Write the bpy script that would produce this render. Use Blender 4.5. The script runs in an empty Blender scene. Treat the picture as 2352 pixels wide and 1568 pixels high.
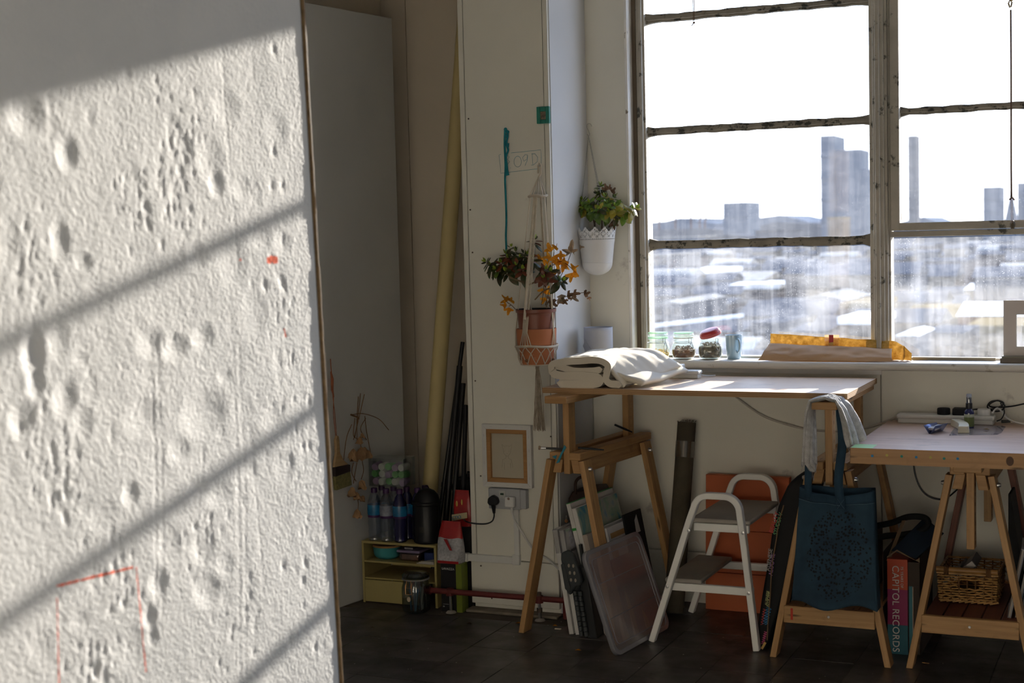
import bpy, math, random
import numpy as np
from mathutils import Vector as V, Matrix, noise
S = bpy.context.scene
COL = S.collection
R = math.radians

# ------------------------------------------------------------------ camera, sky, sun, exposure
cam_d = bpy.data.cameras.new('camera'); cam = bpy.data.objects.new('camera', cam_d); COL.objects.link(cam)
cam_d.sensor_width = 36.0; cam_d.lens = 3400.0/2352.0*36.0; cam_d.clip_start = .05; cam_d.clip_end = 6000
_y, _p, _r = R(24.05), R(3.96), R(-1.43)
F = V((-math.sin(_y)*math.cos(_p), math.cos(_y)*math.cos(_p), -math.sin(_p)))
_rt = V((math.cos(_y), math.sin(_y), 0)); _up = _rt.cross(F)
RT = math.cos(_r)*_rt + math.sin(_r)*_up; UP = -math.sin(_r)*_rt + math.cos(_r)*_up
_m = Matrix((RT, UP, -F)).transposed().to_4x4(); _m.translation = V((0, 0, 1.5)); cam.matrix_world = _m
cam_d.dof.use_dof = True; cam_d.dof.focus_distance = 5.6; cam_d.dof.aperture_fstop = 4.0
S.camera = cam

w = bpy.data.worlds.new('sky'); S.world = w; w.use_nodes = True
nt = w.node_tree; nt.nodes.clear()
wo = nt.nodes.new('ShaderNodeOutputWorld'); bg = nt.nodes.new('ShaderNodeBackground')
tc = nt.nodes.new('ShaderNodeTexCoord'); sx = nt.nodes.new('ShaderNodeSeparateXYZ'); rp = nt.nodes.new('ShaderNodeValToRGB')
nt.links.new(tc.outputs['Generated'], sx.inputs[0]); nt.links.new(sx.outputs['Z'], rp.inputs[0])
rp.color_ramp.elements[0].position = 0.0; rp.color_ramp.elements[0].color = (.90, .93, 1.0, 1)
rp.color_ramp.elements[1].position = .75; rp.color_ramp.elements[1].color = (.30, .46, .80, 1)
e = rp.color_ramp.elements.new(.18); e.color = (.62, .76, 1.0, 1)
nt.links.new(rp.outputs[0], bg.inputs[0]); bg.inputs[1].default_value = 3.6
nt.links.new(bg.outputs[0], wo.inputs[0])

sd = bpy.data.lights.new('sun', 'SUN'); sun = bpy.data.objects.new('sun', sd); COL.objects.link(sun)
sd.energy = 19.0; sd.angle = R(.6); sd.color = (1.0, .92, .80)
SAZ, SEL = R(7.4), R(14.6)
SDIR = V((math.sin(SAZ)*math.cos(SEL), math.cos(SAZ)*math.cos(SEL), math.sin(SEL)))
sun.rotation_euler = SDIR.to_track_quat('Z', 'Y').to_euler(); sun.location = (3, 12, 8)

S.view_settings.view_transform = 'Standard'; S.view_settings.look = 'None'
S.view_settings.gamma = 1.0; S.view_settings.use_curve_mapping = False
S.view_settings.exposure = 0.12

for i, (x0, x1) in enumerate([(-2.0, 0.0), (0.0, 1.9)]):          # sky portals over the window openings
    pd = bpy.data.lights.new('window_portal', 'AREA'); pd.shape = 'RECTANGLE'; pd.size = x1-x0; pd.size_y = 1.8
    pd.cycles.is_portal = True
    po = bpy.data.objects.new('window_portal', pd); COL.objects.link(po)
    po.location = ((x0+x1)/2, 5.95, 1.9); po.rotation_euler = (R(-90), 0, 0)

# ------------------------------------------------------------------ mesh collector
class MB:
    def __init__(s): s.v = []; s.f = []; s.uv = []; s.m = []; s.c = 0
    def add(s, vs, fs, uv=None):
        n = len(s.v); s.v += [V(p) for p in vs]
        for k, f in enumerate(fs):
            s.f.append([n+i for i in f]); s.uv.append(uv[k] if uv else None); s.m.append(s.c)
        return s
    def beam(s, p0, p1, w, h, up=(0, 0, 1), flat=(0, 0), w1=None, h1=None):
        p0, p1 = V(p0), V(p1); a = (p1-p0); L = a.length; a.normalize(); up = V(up)
        sd_ = a.cross(up)
        if sd_.length < 1e-4: sd_ = a.cross(V((0, 1, 0)))
        sd_.normalize(); u = sd_.cross(a).normalized(); w1 = w1 or w; h1 = h1 or h
        vs = []
        for k, (p, ww, hh) in enumerate(((p0, w, h), (p1, w1, h1))):
            for i, j in ((-1, -1), (1, -1), (1, 1), (-1, 1)):
                q = p + sd_*(i*ww/2) + u*(j*hh/2)
                if flat[k] and abs(a.z) > .05: q = q + a*((p.z-q.z)/a.z)
                vs.append(q)
        fs = [(0, 1, 2, 3), (7, 6, 5, 4), (0, 4, 5, 1), (1, 5, 6, 2), (2, 6, 7, 3), (3, 7, 4, 0)]
        o = random.random()*9
        uv = [[(o+w*i, o+h*j) for i, j in ((0, 0), (1, 0), (1, 1), (0, 1))]]*2
        for k in range(4):
            ww = w if k % 2 == 0 else h
            uv.append([(o, o+k*.3), (o+L, o+k*.3), (o+L, o+k*.3+ww), (o, o+k*.3+ww)])
        return s.add(vs, fs, uv)
    def box(s, a, b):
        a, b = V(a), V(b); lo = V([min(a[i], b[i]) for i in range(3)]); hi = V([max(a[i], b[i]) for i in range(3)])
        d = hi-lo; c = (lo+hi)/2; k = max(range(3), key=lambda i: d[i])
        e = V((0, 0, 0)); e[k] = d[k]/2
        if k == 2: return s.beam(c-e, c+e, d.x, d.y, up=(0, 1, 0))
        if k == 0: return s.beam(c-e, c+e, d.y, d.z)
        return s.beam(c-e, c+e, d.x, d.z)
    def tube(s, pts, r, n=8, closed=False, caps=True):
        pts = [V(p) for p in pts]; N = len(pts); rs = r if isinstance(r, (list, tuple)) else [r]*N
        t0 = (pts[1]-pts[0]).normalized(); ref = V((0, 0, 1)) if abs(t0.z) < .9 else V((1, 0, 0))
        nrm = (ref - t0*ref.dot(t0)).normalized(); vs = []; 
        for i, p in enumerate(pts):
            if closed: t = pts[(i+1) % N]-pts[i-1]
            else: t = pts[min(i+1, N-1)]-pts[max(i-1, 0)]
            if t.length < 1e-9: t = t0
            t.normalize(); nrm = nrm - t*nrm.dot(t)
            if nrm.length < 1e-6: nrm = t.orthogonal()
            nrm.normalize(); b = t.cross(nrm)
            vs += [p + (nrm*math.cos(2*math.pi*k/n) + b*math.sin(2*math.pi*k/n))*rs[i] for k in range(n)]
        fs = []; uv = []; L = 0
        for i in range(N if closed else N-1):
            j = (i+1) % N; dl = (pts[j]-pts[i]).length
            for k in range(n):
                q = (k+1) % n; fs.append((i*n+k, j*n+k, j*n+q, i*n+q)); c = 2*math.pi*rs[i]/n
                uv.append([(L, k*c), (L+dl, k*c), (L+dl, k*c+c), (L, k*c+c)])
            L += dl
        if caps and not closed:
            fs.append(tuple(range(n))); uv.append([(0, 0)]*n)
            fs.append(tuple(reversed(range((N-1)*n, N*n)))); uv.append([(0, 0)]*n)
        return s.add(vs, fs, uv)
    def lathe(s, prof, c=(0, 0, 0), n=24, M=None, arc=2*math.pi):
        c = V(c); vs = []; full = arc > 6.28; nn = n if full else n+1
        for r, z in prof:
            for k in range(nn):
                p = V((r*math.cos(arc*k/n), r*math.sin(arc*k/n), z)); vs.append(c + (M @ p if M else p))
        fs = []; uv = []
        for i in range(len(prof)-1):
            for k in range(n):
                q = (k+1) % nn; fs.append((i*nn+k, i*nn+q, (i+1)*nn+q, (i+1)*nn+k))
                a, b = k/n, (k+1)/n; uv.append([(a, prof[i][1]), (b, prof[i][1]), (b, prof[i+1][1]), (a, prof[i+1][1])])
        return s.add(vs, fs, uv)
    def grid(s, fn, nu, nv, closed=False):
        vs = [V(fn(i/(nu-1) if not closed else i/nu, j/(nv-1))) for i in range(nu) for j in range(nv)]; fs = []; uv = []
        for i in range(nu if closed else nu-1):
            k = (i+1) % nu
            for j in range(nv-1):
                fs.append((i*nv+j, k*nv+j, k*nv+j+1, i*nv+j+1))
                a, b, c_, d = i/(nu-1), (i+1)/(nu-1), j/(nv-1), (j+1)/(nv-1); uv.append([(a, c_), (b, c_), (b, d), (a, d)])
        return s.add(vs, fs, uv)
    def prism(s, poly, d):
        poly = [V(p) for p in poly]; d = V(d); n = len(poly)
        fs = [tuple(range(n)), tuple(reversed(range(n, 2*n)))] + [(i, i+n, (i+1) % n+n, (i+1) % n) for i in range(n)]
        a = (poly[1]-poly[0]).cross(poly[2]-poly[1])
        if a.dot(d) > 0: fs = [tuple(reversed(f)) for f in fs]
        return s.add(poly+[p+d for p in poly], fs)
    def ball(s, c, r, n=10, sq=(1, 1, 1)):
        m = max(4, n//2); prof = [(max(1e-4, math.sin(math.pi*i/m)), -math.cos(math.pi*i/m)) for i in range(m+1)]
        M = Matrix.Diagonal((r*sq[0], r*sq[1], r*sq[2]))
        return s.lathe(prof, c, n, M)
    def mesh(s, name, mats, off=V((0, 0, 0)), sharp=35):
        me = bpy.data.meshes.new(name); me.from_pydata([p-off for p in s.v], [], s.f)
        for m in (mats if isinstance(mats, (list, tuple)) else [mats]): me.materials.append(m)
        me.polygons.foreach_set('material_index', s.m)
        ul = me.uv_layers.new(name='UVMap'); k = 0; flat = []
        for f, q in zip(s.f, s.uv):
            if q is None:
                a = (s.v[f[1]]-s.v[f[0]]).cross(s.v[f[2]]-s.v[f[1]]); ax = max(range(3), key=lambda i: abs(a[i])) if a.length else 2
                ij = [(1, 2), (0, 2), (0, 1)][ax]; q = [(s.v[i][ij[0]], s.v[i][ij[1]]) for i in f]
            for t in q: flat += [t[0], t[1]]
        ul.data.foreach_set('uv', flat)
        if sharp:
            me.polygons.foreach_set('use_smooth', [True]*len(me.polygons)); me.set_sharp_from_angle(angle=R(sharp))
        me.validate(); me.update(); return me
    def build(s, name, mats, parent=None, bevel=0, sharp=35, solid=0, sub=0, base=None, **tags):
        off = V((0, 0, 0))
        if parent is not None: off = WL(parent)
        elif base is not None: off = V(base)
        elif s.v:
            lo = [min(p[i] for p in s.v) for i in range(3)]; hi = [max(p[i] for p in s.v) for i in range(3)]
            off = V(((lo[0]+hi[0])/2, (lo[1]+hi[1])/2, lo[2]))
        o = bpy.data.objects.new(name, s.mesh(name, mats, off, sharp)); COL.objects.link(o)
        if parent is not None: o.parent = parent
        else: o.location = off
        if solid:
            md = o.modifiers.new('solid', 'SOLIDIFY'); md.thickness = solid; md.offset = 0
        if sub:
            md = o.modifiers.new('sub', 'SUBSURF'); md.levels = sub; md.render_levels = sub
        if bevel:
            md = o.modifiers.new('bevel', 'BEVEL'); md.width = bevel; md.segments = 2; md.limit_method = 'ANGLE'; md.angle_limit = R(40)
        return tag(o, **tags)

def WL(o):
    p = V((0, 0, 0))
    while o is not None: p = p + o.location; o = o.parent
    return p
def tag(o, label=None, cat=None, group=None, kind=None):
    if label: o['label'] = label
    if cat: o['category'] = cat
    if group: o['group'] = group
    if kind: o['kind'] = kind
    return o
def thing(name, loc, label, cat, group=None):
    o = bpy.data.objects.new(name, None); o.empty_display_size = .05; COL.objects.link(o); o.location = loc
    return tag(o, label, cat, group)
def dup(o, loc, label=None, rz=None, parent=None):
    c = o.copy(); COL.objects.link(c); c.parent = parent
    if parent is None:
        c.location = loc
        if rz is not None: c.rotation_euler.z = rz
        if label: c['label'] = label
    for ch in list(o.children): dup(ch, None, parent=c)
    return c
def text(s, loc, xd, yd, size, m, parent, name='lettering', ext=.0004, align='LEFT', spacing=1.0):
    cu = bpy.data.curves.new(name, 'FONT'); cu.body = s; cu.size = size; cu.extrude = ext; cu.align_x = align; cu.space_character = spacing
    cu.materials.append(m); tmp = bpy.data.objects.new(name, cu); COL.objects.link(tmp); bpy.context.view_layer.update()
    me = bpy.data.meshes.new_from_object(tmp.evaluated_get(bpy.context.evaluated_depsgraph_get())); bpy.data.objects.remove(tmp); bpy.data.curves.remove(cu)
    if not me.materials: me.materials.append(m)
    o = bpy.data.objects.new(name, me); COL.objects.link(o); o['kind'] = 'stuff'
    xd = V(xd).normalized(); yd = V(yd).normalized(); zd = xd.cross(yd).normalized(); yd = zd.cross(xd)
    M = Matrix((xd, yd, zd)).transposed().to_4x4(); M.translation = V(loc) - WL(parent)
    o.parent = parent; o.matrix_basis = M; return o
def arc(p0, p1, sag, n=12, d=(0, 0, -1)):
    p0, p1, d = V(p0), V(p1), V(d)
    return [p0.lerp(p1, i/n) + d*(sag*4*(i/n)*(1-i/n)) for i in range(n+1)]
def spl(pts, n=6):
    P = [V(p) for p in pts]; P = [P[0]*2-P[1]] + P + [P[-1]*2-P[-2]]; out = []
    for i in range(1, len(P)-2):
        for k in range(n):
            t = k/n; a, b, c, d = P[i-1], P[i], P[i+1], P[i+2]
            out.append(.5*((2*b)+(c-a)*t+(2*a-5*b+4*c-d)*t*t+(-a+3*b-3*c+d)*t**3))
    return out+[P[-2]]

# ------------------------------------------------------------------ materials
def nodes(name):
    m = bpy.data.materials.new(name); m.use_nodes = True; t = m.node_tree; b = t.nodes['Principled BSDF']
    return m, t, b
def N(t, typ, **k):
    n = t.nodes.new(typ)
    for a, b in k.items():
        if a.startswith('i_'): n.inputs[a[2:].replace('_', ' ')].default_value = b
        else: setattr(n, a, b)
    return n
def c4(c): return (*c, 1)
def ramp(t, fac, stops):
    r = t.nodes.new('ShaderNodeValToRGB'); cr = r.color_ramp
    while len(cr.elements) < len(stops): cr.elements.new(.5)
    for el, (p, c) in zip(cr.elements, stops): el.position = p; el.color = c4(c) if len(c) == 3 else c
    t.links.new(fac, r.inputs[0]); return r
def coord(t, kind='Object', scale=(1, 1, 1)):
    tc = t.nodes.new('ShaderNodeTexCoord'); mp = t.nodes.new('ShaderNodeMapping'); mp.inputs['Scale'].default_value = scale
    t.links.new(tc.outputs[kind], mp.inputs[0]); return mp.outputs[0]
def noisen(t, co, scale, detail=4, rough=.5):
    n = N(t, 'ShaderNodeTexNoise', i_Scale=scale, i_Detail=detail, i_Roughness=rough); t.links.new(co, n.inputs['Vector']); return n.outputs['Fac']
def bump(t, b, h, strength, dist=.002):
    n = N(t, 'ShaderNodeBump', i_Strength=strength, i_Distance=dist); t.links.new(h, n.inputs['Height']); t.links.new(n.outputs[0], b.inputs['Normal']); return n
def mixc(t, f, a, b):
    m = t.nodes.new('ShaderNodeMix'); m.data_type = 'RGBA'
    t.links.new(f, m.inputs['Factor'])
    for s_, i in ((a, 'A'), (b, 'B')):
        sock = [x for x in m.inputs if x.name == i and x.type == 'RGBA'][0]
        if isinstance(s_, tuple): sock.default_value = c4(s_)
        else: t.links.new(s_, sock)
    return [x for x in m.outputs if x.type == 'RGBA'][0]
def mat(name, col, rough=.6, var=.12, vs=6, bmp=0, bs=60, metal=0, kind='Object', sc=(1, 1, 1), spec=.4, dirt=None, dth=.62, dsc=4, coat=0, sheen=0, alpha=None, emis=None):
    m, t, b = nodes(name); co = coord(t, kind, sc); f = noisen(t, co, vs, 5)
    lo = tuple(max(0, c*(1-var)) for c in col); hi = tuple(min(1, c*(1+var)) for c in col)
    out = ramp(t, f, [(.3, lo), (.7, hi)]).outputs[0]
    if dirt:
        f2 = noisen(t, co, dsc, 8, .65); r2 = ramp(t, f2, [(dth, (0, 0, 0)), (dth+.06, (1, 1, 1))]); out = mixc(t, r2.outputs[0], out, tuple(dirt))
    t.links.new(out, b.inputs['Base Color'])
    b.inputs['Roughness'].default_value = rough; b.inputs['Metallic'].default_value = metal; b.inputs['Specular IOR Level'].default_value = spec
    if coat: b.inputs['Coat Weight'].default_value = coat
    if sheen: b.inputs['Sheen Weight'].default_value = sheen
    if bmp: bump(t, b, noisen(t, co, bs, 4), bmp)
    return m
def wood(name, a, c, sc=(3, 60), rough=.55, stain=None, bmp=.15, knots=True):
    m, t, b = nodes(name); co = coord(t, 'UV', (sc[0], sc[1], 1)); f = noisen(t, co, 1.0, 6, .6)
    out = ramp(t, f, [(.30, a), (.5, tuple((a[i]+c[i])/2 for i in range(3))), (.72, c)]).outputs[0]
    if knots:
        v = N(t, 'ShaderNodeTexVoronoi', i_Scale=1.0); t.links.new(coord(t, 'UV', (4, 22, 1)), v.inputs['Vector'])
        r2 = ramp(t, v.outputs['Distance'], [(.05, (1, 1, 1)), (.13, (0, 0, 0))]); out = mixc(t, r2.outputs[0], out, tuple(x*.35 for x in a))
    g = ramp(t, noisen(t, coord(t, 'Object'), 7, 6, .7), [(.56, (0, 0, 0)), (.75, (.6, .6, .6))])
    out = mixc(t, g.outputs[0], out, tuple(x*.55 for x in (stain or a)))
    t.links.new(out, b.inputs['Base Color']); b.inputs['Roughness'].default_value = rough
    bump(t, b, f, bmp, .001); return m
def shadermix(name, fac, trans_col, other):   # clear plastic / dusty glass helper
    m = bpy.data.materials.new(name); m.use_nodes = True; t = m.node_tree; t.nodes.clear()
    return m, t
def clear(name, col=(.95, .97, .97), body=.12, bcol=(.9, .9, .9), gloss=.06, noise_amt=0, grough=.05, trl=.5):
    m, t = shadermix(name, 0, 0, 0); o = N(t, 'ShaderNodeOutputMaterial'); tr = N(t, 'ShaderNodeBsdfTransparent'); tr.inputs[0].default_value = c4(col)
    di = N(t, 'ShaderNodeBsdfDiffuse'); di.inputs[0].default_value = c4(bcol); tl = N(t, 'ShaderNodeBsdfTranslucent'); tl.inputs[0].default_value = c4(bcol)
    m1 = N(t, 'ShaderNodeMixShader'); m1.inputs[0].default_value = trl; t.links.new(di.outputs[0], m1.inputs[1]); t.links.new(tl.outputs[0], m1.inputs[2])
    m2 = N(t, 'ShaderNodeMixShader'); m2.inputs[0].default_value = body; t.links.new(tr.outputs[0], m2.inputs[1]); t.links.new(m1.outputs[0], m2.inputs[2])
    gl = N(t, 'ShaderNodeBsdfGlossy'); gl.inputs['Roughness'].default_value = grough
    lw = N(t, 'ShaderNodeLayerWeight'); lw.inputs[0].default_value = .3
    mt = N(t, 'ShaderNodeMath', operation='MULTIPLY_ADD'); t.links.new(lw.outputs['Facing'], mt.inputs[0]); mt.inputs[1].default_value = .35; mt.inputs[2].default_value = gloss
    m3 = N(t, 'ShaderNodeMixShader'); t.links.new(mt.outputs[0], m3.inputs[0]); t.links.new(m2.outputs[0], m3.inputs[1]); t.links.new(gl.outputs[0], m3.inputs[2])
    t.links.new(m3.outputs[0], o.inputs[0]); return m

WALL = mat('wall_paint', (.78, .76, .68), .75, .05, 2.2, .12, 35, dirt=(.50, .47, .42), dth=.66, dsc=3)
WALLC = mat('wall_paint_cream', (.68, .60, .49), .75, .05, 2, .12, 30, dirt=(.42, .34, .25), dth=.68, dsc=3)
CEIL = mat('ceiling_paint', (.84, .83, .80), .8)
FARW = mat('far_wall_paint', (.86, .83, .76), .8, .04)
def rescale(o, k=.987): o.location = V((0, 0, 1.5)) + (o.location-V((0, 0, 1.5)))*k; o.scale = (k, k, k)
GREYB = mat('grey_board', (.60, .60, .58), .6, .06, 2, .1, 30, dirt=(.30, .29, .27), dth=.72, dsc=6)
BLACK = mat('black_plastic', (.012, .012, .014), .35, .2, 20)
BLACKM = mat('black_matt', (.012, .012, .013), .8, .2, 20)
PINE = wood('pine', (.36, .19, .07), (.56, .33, .14))
PINED = wood('pine_dark', (.30, .14, .06), (.46, .24, .11))
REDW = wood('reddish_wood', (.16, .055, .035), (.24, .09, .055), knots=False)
PLY = wood('plywood_face', (.60, .43, .30), (.70, .53, .38), (2, 25), .5, knots=False, bmp=.05)
WHITEP = mat('white_paint', (.86, .85, .82), .5, .05, 6, .1, 60, dirt=(.45, .40, .33), dth=.70, dsc=14)
WPLAS = mat('white_plastic', (.72, .72, .70), .35, .04)
STEEL = mat('steel', (.55, .55, .56), .3, .1, 20, metal=1)
BRASS = mat('brass', (.75, .50, .18), .3, .1, 20, metal=1)
COTTON = mat('cotton_cord', (.62, .55, .44), .9, .1, 40, .6, 220)

C0 = V((0, 0, 1.5))
def at(x, y, X=None, Y=None, Z=None):      # a point measured on the photograph, set on a real plane of the room
    d = F*3400 + RT*(x-1176) - UP*(y-784)
    t = X/d.x if X is not None else Y/d.y if Y is not None else (Z-1.5)/d.z
    return C0 + d*t

# ================================================================== SETTING
# floor: dark base, vinyl tiles laid on it
TILE, t_, b_ = nodes('vinyl_tile'); co = coord(t_, 'Object')
geo = N(t_, 'ShaderNodeNewGeometry'); oi = N(t_, 'ShaderNodeObjectInfo')
n1 = noisen(t_, geo.outputs['Position'], 5, 8, .62)
c1 = ramp(t_, n1, [(.35, (.030, .027, .023)), (.55, (.058, .053, .047)), (.75, (.085, .077, .068))]).outputs[0]
n2 = ramp(t_, noisen(t_, geo.outputs['Position'], 26, 9, .7), [(.66, (0, 0, 0)), (.74, (1, 1, 1))]).outputs[0]
c1 = mixc(t_, n2, c1, (.13, .115, .095))
n3 = ramp(t_, noisen(t_, geo.outputs['Position'], 2.6, 7, .7), [(.60, (0, 0, 0)), (.66, (.85, .85, .85))]).outputs[0]
c1 = mixc(t_, n3, c1, (.016, .014, .012))
hs = N(t_, 'ShaderNodeHueSaturation'); mr = N(t_, 'ShaderNodeMapRange', i_To_Min=1.0, i_To_Max=1.5)
t_.links.new(oi.outputs['Random'], mr.inputs[0]); t_.links.new(mr.outputs[0], hs.inputs['Value']); t_.links.new(c1, hs.inputs['Color'])
t_.links.new(hs.outputs[0], b_.inputs['Base Color'])
rr = ramp(t_, noisen(t_, geo.outputs['Position'], 9, 6), [(.3, (.28,)*3), (.7, (.5,)*3)]); t_.links.new(rr.outputs[0], b_.inputs['Roughness'])
bump(t_, b_, n1, .35, .003)
FLOORM = mat('floor_base', (.03, .026, .022), .9, .2, 6, .3, 40)
fl = MB().box((-5.2, -2.7, -.25), (4.2, 6.1, -.005)).build('floor', FLOORM, base=(0, 0, 0), kind='structure')
fs_ = MB().box((-3.4, 5.225, -.005), (-2.136, 5.9, -.0015)).build('screed_strip', mat('screed', (.10, .085, .065), .9, .25, 9, .4, 50), fl)
tm = None; random.seed(5)
for i in range(-6, 12):
    for j in range(-10, 5):
        x0 = -2.133 + .2275*i; y0 = 4.855 + .2275*j
        if x0 < -3.5 or (y0 > 5.2 and x0 < -2.2) or y0 > 5.7 or (x0 > -.2 and y0 < 4.1): continue
        if tm is None:
            tm = MB().beam((0, .1138, -.0025), (.2276, .1138, -.0025), .2268, .005).mesh('tile', TILE)
        o = bpy.data.objects.new('tile', tm); COL.objects.link(o); o.parent = fl
        o.location = (x0+random.uniform(-.0006, .0006), y0+random.uniform(-.0006, .0006), random.uniform(-.0012, .0002))
        o.rotation_euler = (random.uniform(-.002, .002), random.uniform(-.002, .002), random.uniform(-.002, .002))
        o.scale = (.990, .992 if not (y0 > 5.05 and x0 < -2.2) else .62, 1)
MB().box((-5.2, -2.7, 3.0), (4.2, 6.1, 3.15)).build('ceiling', CEIL, kind='structure')
MB().box((-5.2, -1.0, 0), (3.4, -.8, 3)).build('wall_front', FARW, kind='structure')
MB().box((3.2, -1.0, 0), (3.4, 5.95, 3)).build('wall_right', mat('right_wall_paint', (.5, .5, .49), .8), kind='structure')
# left wall runs 9 degrees off the window axis
a9 = R(9); u9 = V((math.sin(a9), math.cos(a9), 0)); n9 = V((math.cos(a9), -math.sin(a9), 0))
c9 = V((-3.235, 5.9, 0)); MB().prism([c9, c9-u9*6.95, c9-u9*6.95-n9*.15, c9-n9*.15], (0, 0, 3)).build('wall_left', WALLC, kind='structure')

# window wall
GROOVE = mat('joint_shadow', (.03, .027, .024), .9)
wb = MB().box((-2.21, 5.76, 0), (3.3, 5.95, .965)).box((-2.21, 5.75, .965), (-2.02, 5.95, 3)).box((-2.02, 5.75, 2.79), (3.3, 5.95, 3)).box((1.93, 5.75, .965), (3.3, 5.95, 2.79)).build('wall_back', WALL, kind='structure')
bx = MB().box((-2.2, 5.748, .215), (-1.019, 5.762, .945)).build('panel', WALL, wb, bevel=.0015)
MB().box((-1.013, 5.738, .215), (.9, 5.762, .962)).build('panel', WALL, wb, bevel=.0015)
MB().box((.905, 5.738, .215), (3.19, 5.762, .962)).build('panel', WALL, wb, bevel=.0015)
MB().box((-2.2, 5.74, 0), (3.19, 5.762, .208)).build('panel', WALL, wb, bevel=.0015, label='low skirting panel')
MB().box((-2.0, 5.752, .949), (-1.019, 5.762, .964)).build('panel', mat('brown_gap', (.2, .17, .13), .8), wb)
MB().box((-3.5, 5.9, 0), (-2.575, 6.05, 3)).build('wall_back_alcove', WALLC, kind='structure')
aw = bpy.data.objects['wall_back_alcove']
MB().box((-3.21, 5.89, 0), (-3.108, 5.902, 3)).build('panel', WALLC, aw, bevel=.001)
MB().box((-3.103, 5.886, 0), (-2.6, 5.902, 3)).build('panel', WALLC, aw, bevel=.001)
sc_ = MB()
for x, z in ((-3.095, 1.36), (-3.075, 1.36), (-3.09, .74), (-3.06, .42), (-3.05, .92), (-3.0, 2.2)): sc_.lathe([(0.0001, .0), (.005, 0), (.005, .001)], (x, 5.887, z), 8, Matrix.Rotation(R(90), 3, 'X'))
sc_.build('screw_heads', mat('rust_screw', (.25, .17, .09), .6), aw, kind='stuff')

pl = MB().box((-2.585, 5.362, 0), (-2.209, 5.95, 3)).build('pilaster', WALL, kind='structure')
MB().box((-2.565, 5.35, .214), (-2.2285, 5.364, 3)).build('panel', WALL, pl, bevel=.0012, label='tall face board')
MB().box((-2.588, 5.347, .214), (-2.5675, 5.364, 3)).build('panel', WALL, pl, bevel=.0012, label='narrow left corner board')
MB().box((-2.226, 5.35, .214), (-2.2065, 5.364, 3)).build('panel', WALL, pl, bevel=.0012, label='narrow right corner board')
MB().box((-2.59, 5.340, .03), (-2.2065, 5.364, .2115)).build('panel', WALL, pl, bevel=.003, label='low board with scuffed foot')
MB().box((-2.60, 5.30, 0), (-2.2, 5.364, .012)).build('plinth', mat('mortar', (.22, .19, .15), .95, .2, 20, .8, 60), pl, bevel=.004)
MB().box((-2.2095, 5.364, 0), (-2.203, 5.745, 3)).build('panel', mat('wall_paint_cool_light', (.66, .66, .66), .7, .03, 2, .08, 30), pl, label='smooth side board')  # cooler grey than the face boards: window light painted into this side
sh = MB()
random.seed(2)
for x, z in ((-2.555, 1.62), (-2.553, .935), (-2.552, 1.98), (-2.55, 1.45), (-2.24, 1.3), (-2.23, .72), (-2.545, .185), (-2.32, .165), (-2.50, .055), (-2.54, .55), (-2.47, .74), (-2.25, .6)):
    sh.lathe([(0.0001, 0), (.0035, 0), (.0035, .0012)], (x, 5.3495 if z > .22 else 5.339, z), 7, Matrix.Rotation(R(90), 3, 'X'))
sh.build('nail_marks', mat('nail_rust', (.10, .075, .05), .7), pl, kind='stuff')

# window sill
MB().box((-2.02, 5.662, .968), (3.19, 5.87, .998)).build('window_sill', mat('sill_paint', (.66, .63, .57), .5, .08, 6, .3, 50, dirt=(.36, .31, .24), dth=.60, dsc=9), bevel=.012, kind='structure')
MB().box((-2.02, 5.74, .945), (3.19, 5.79, .97)).build('trim_1', WHITEP, kind='structure')

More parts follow.
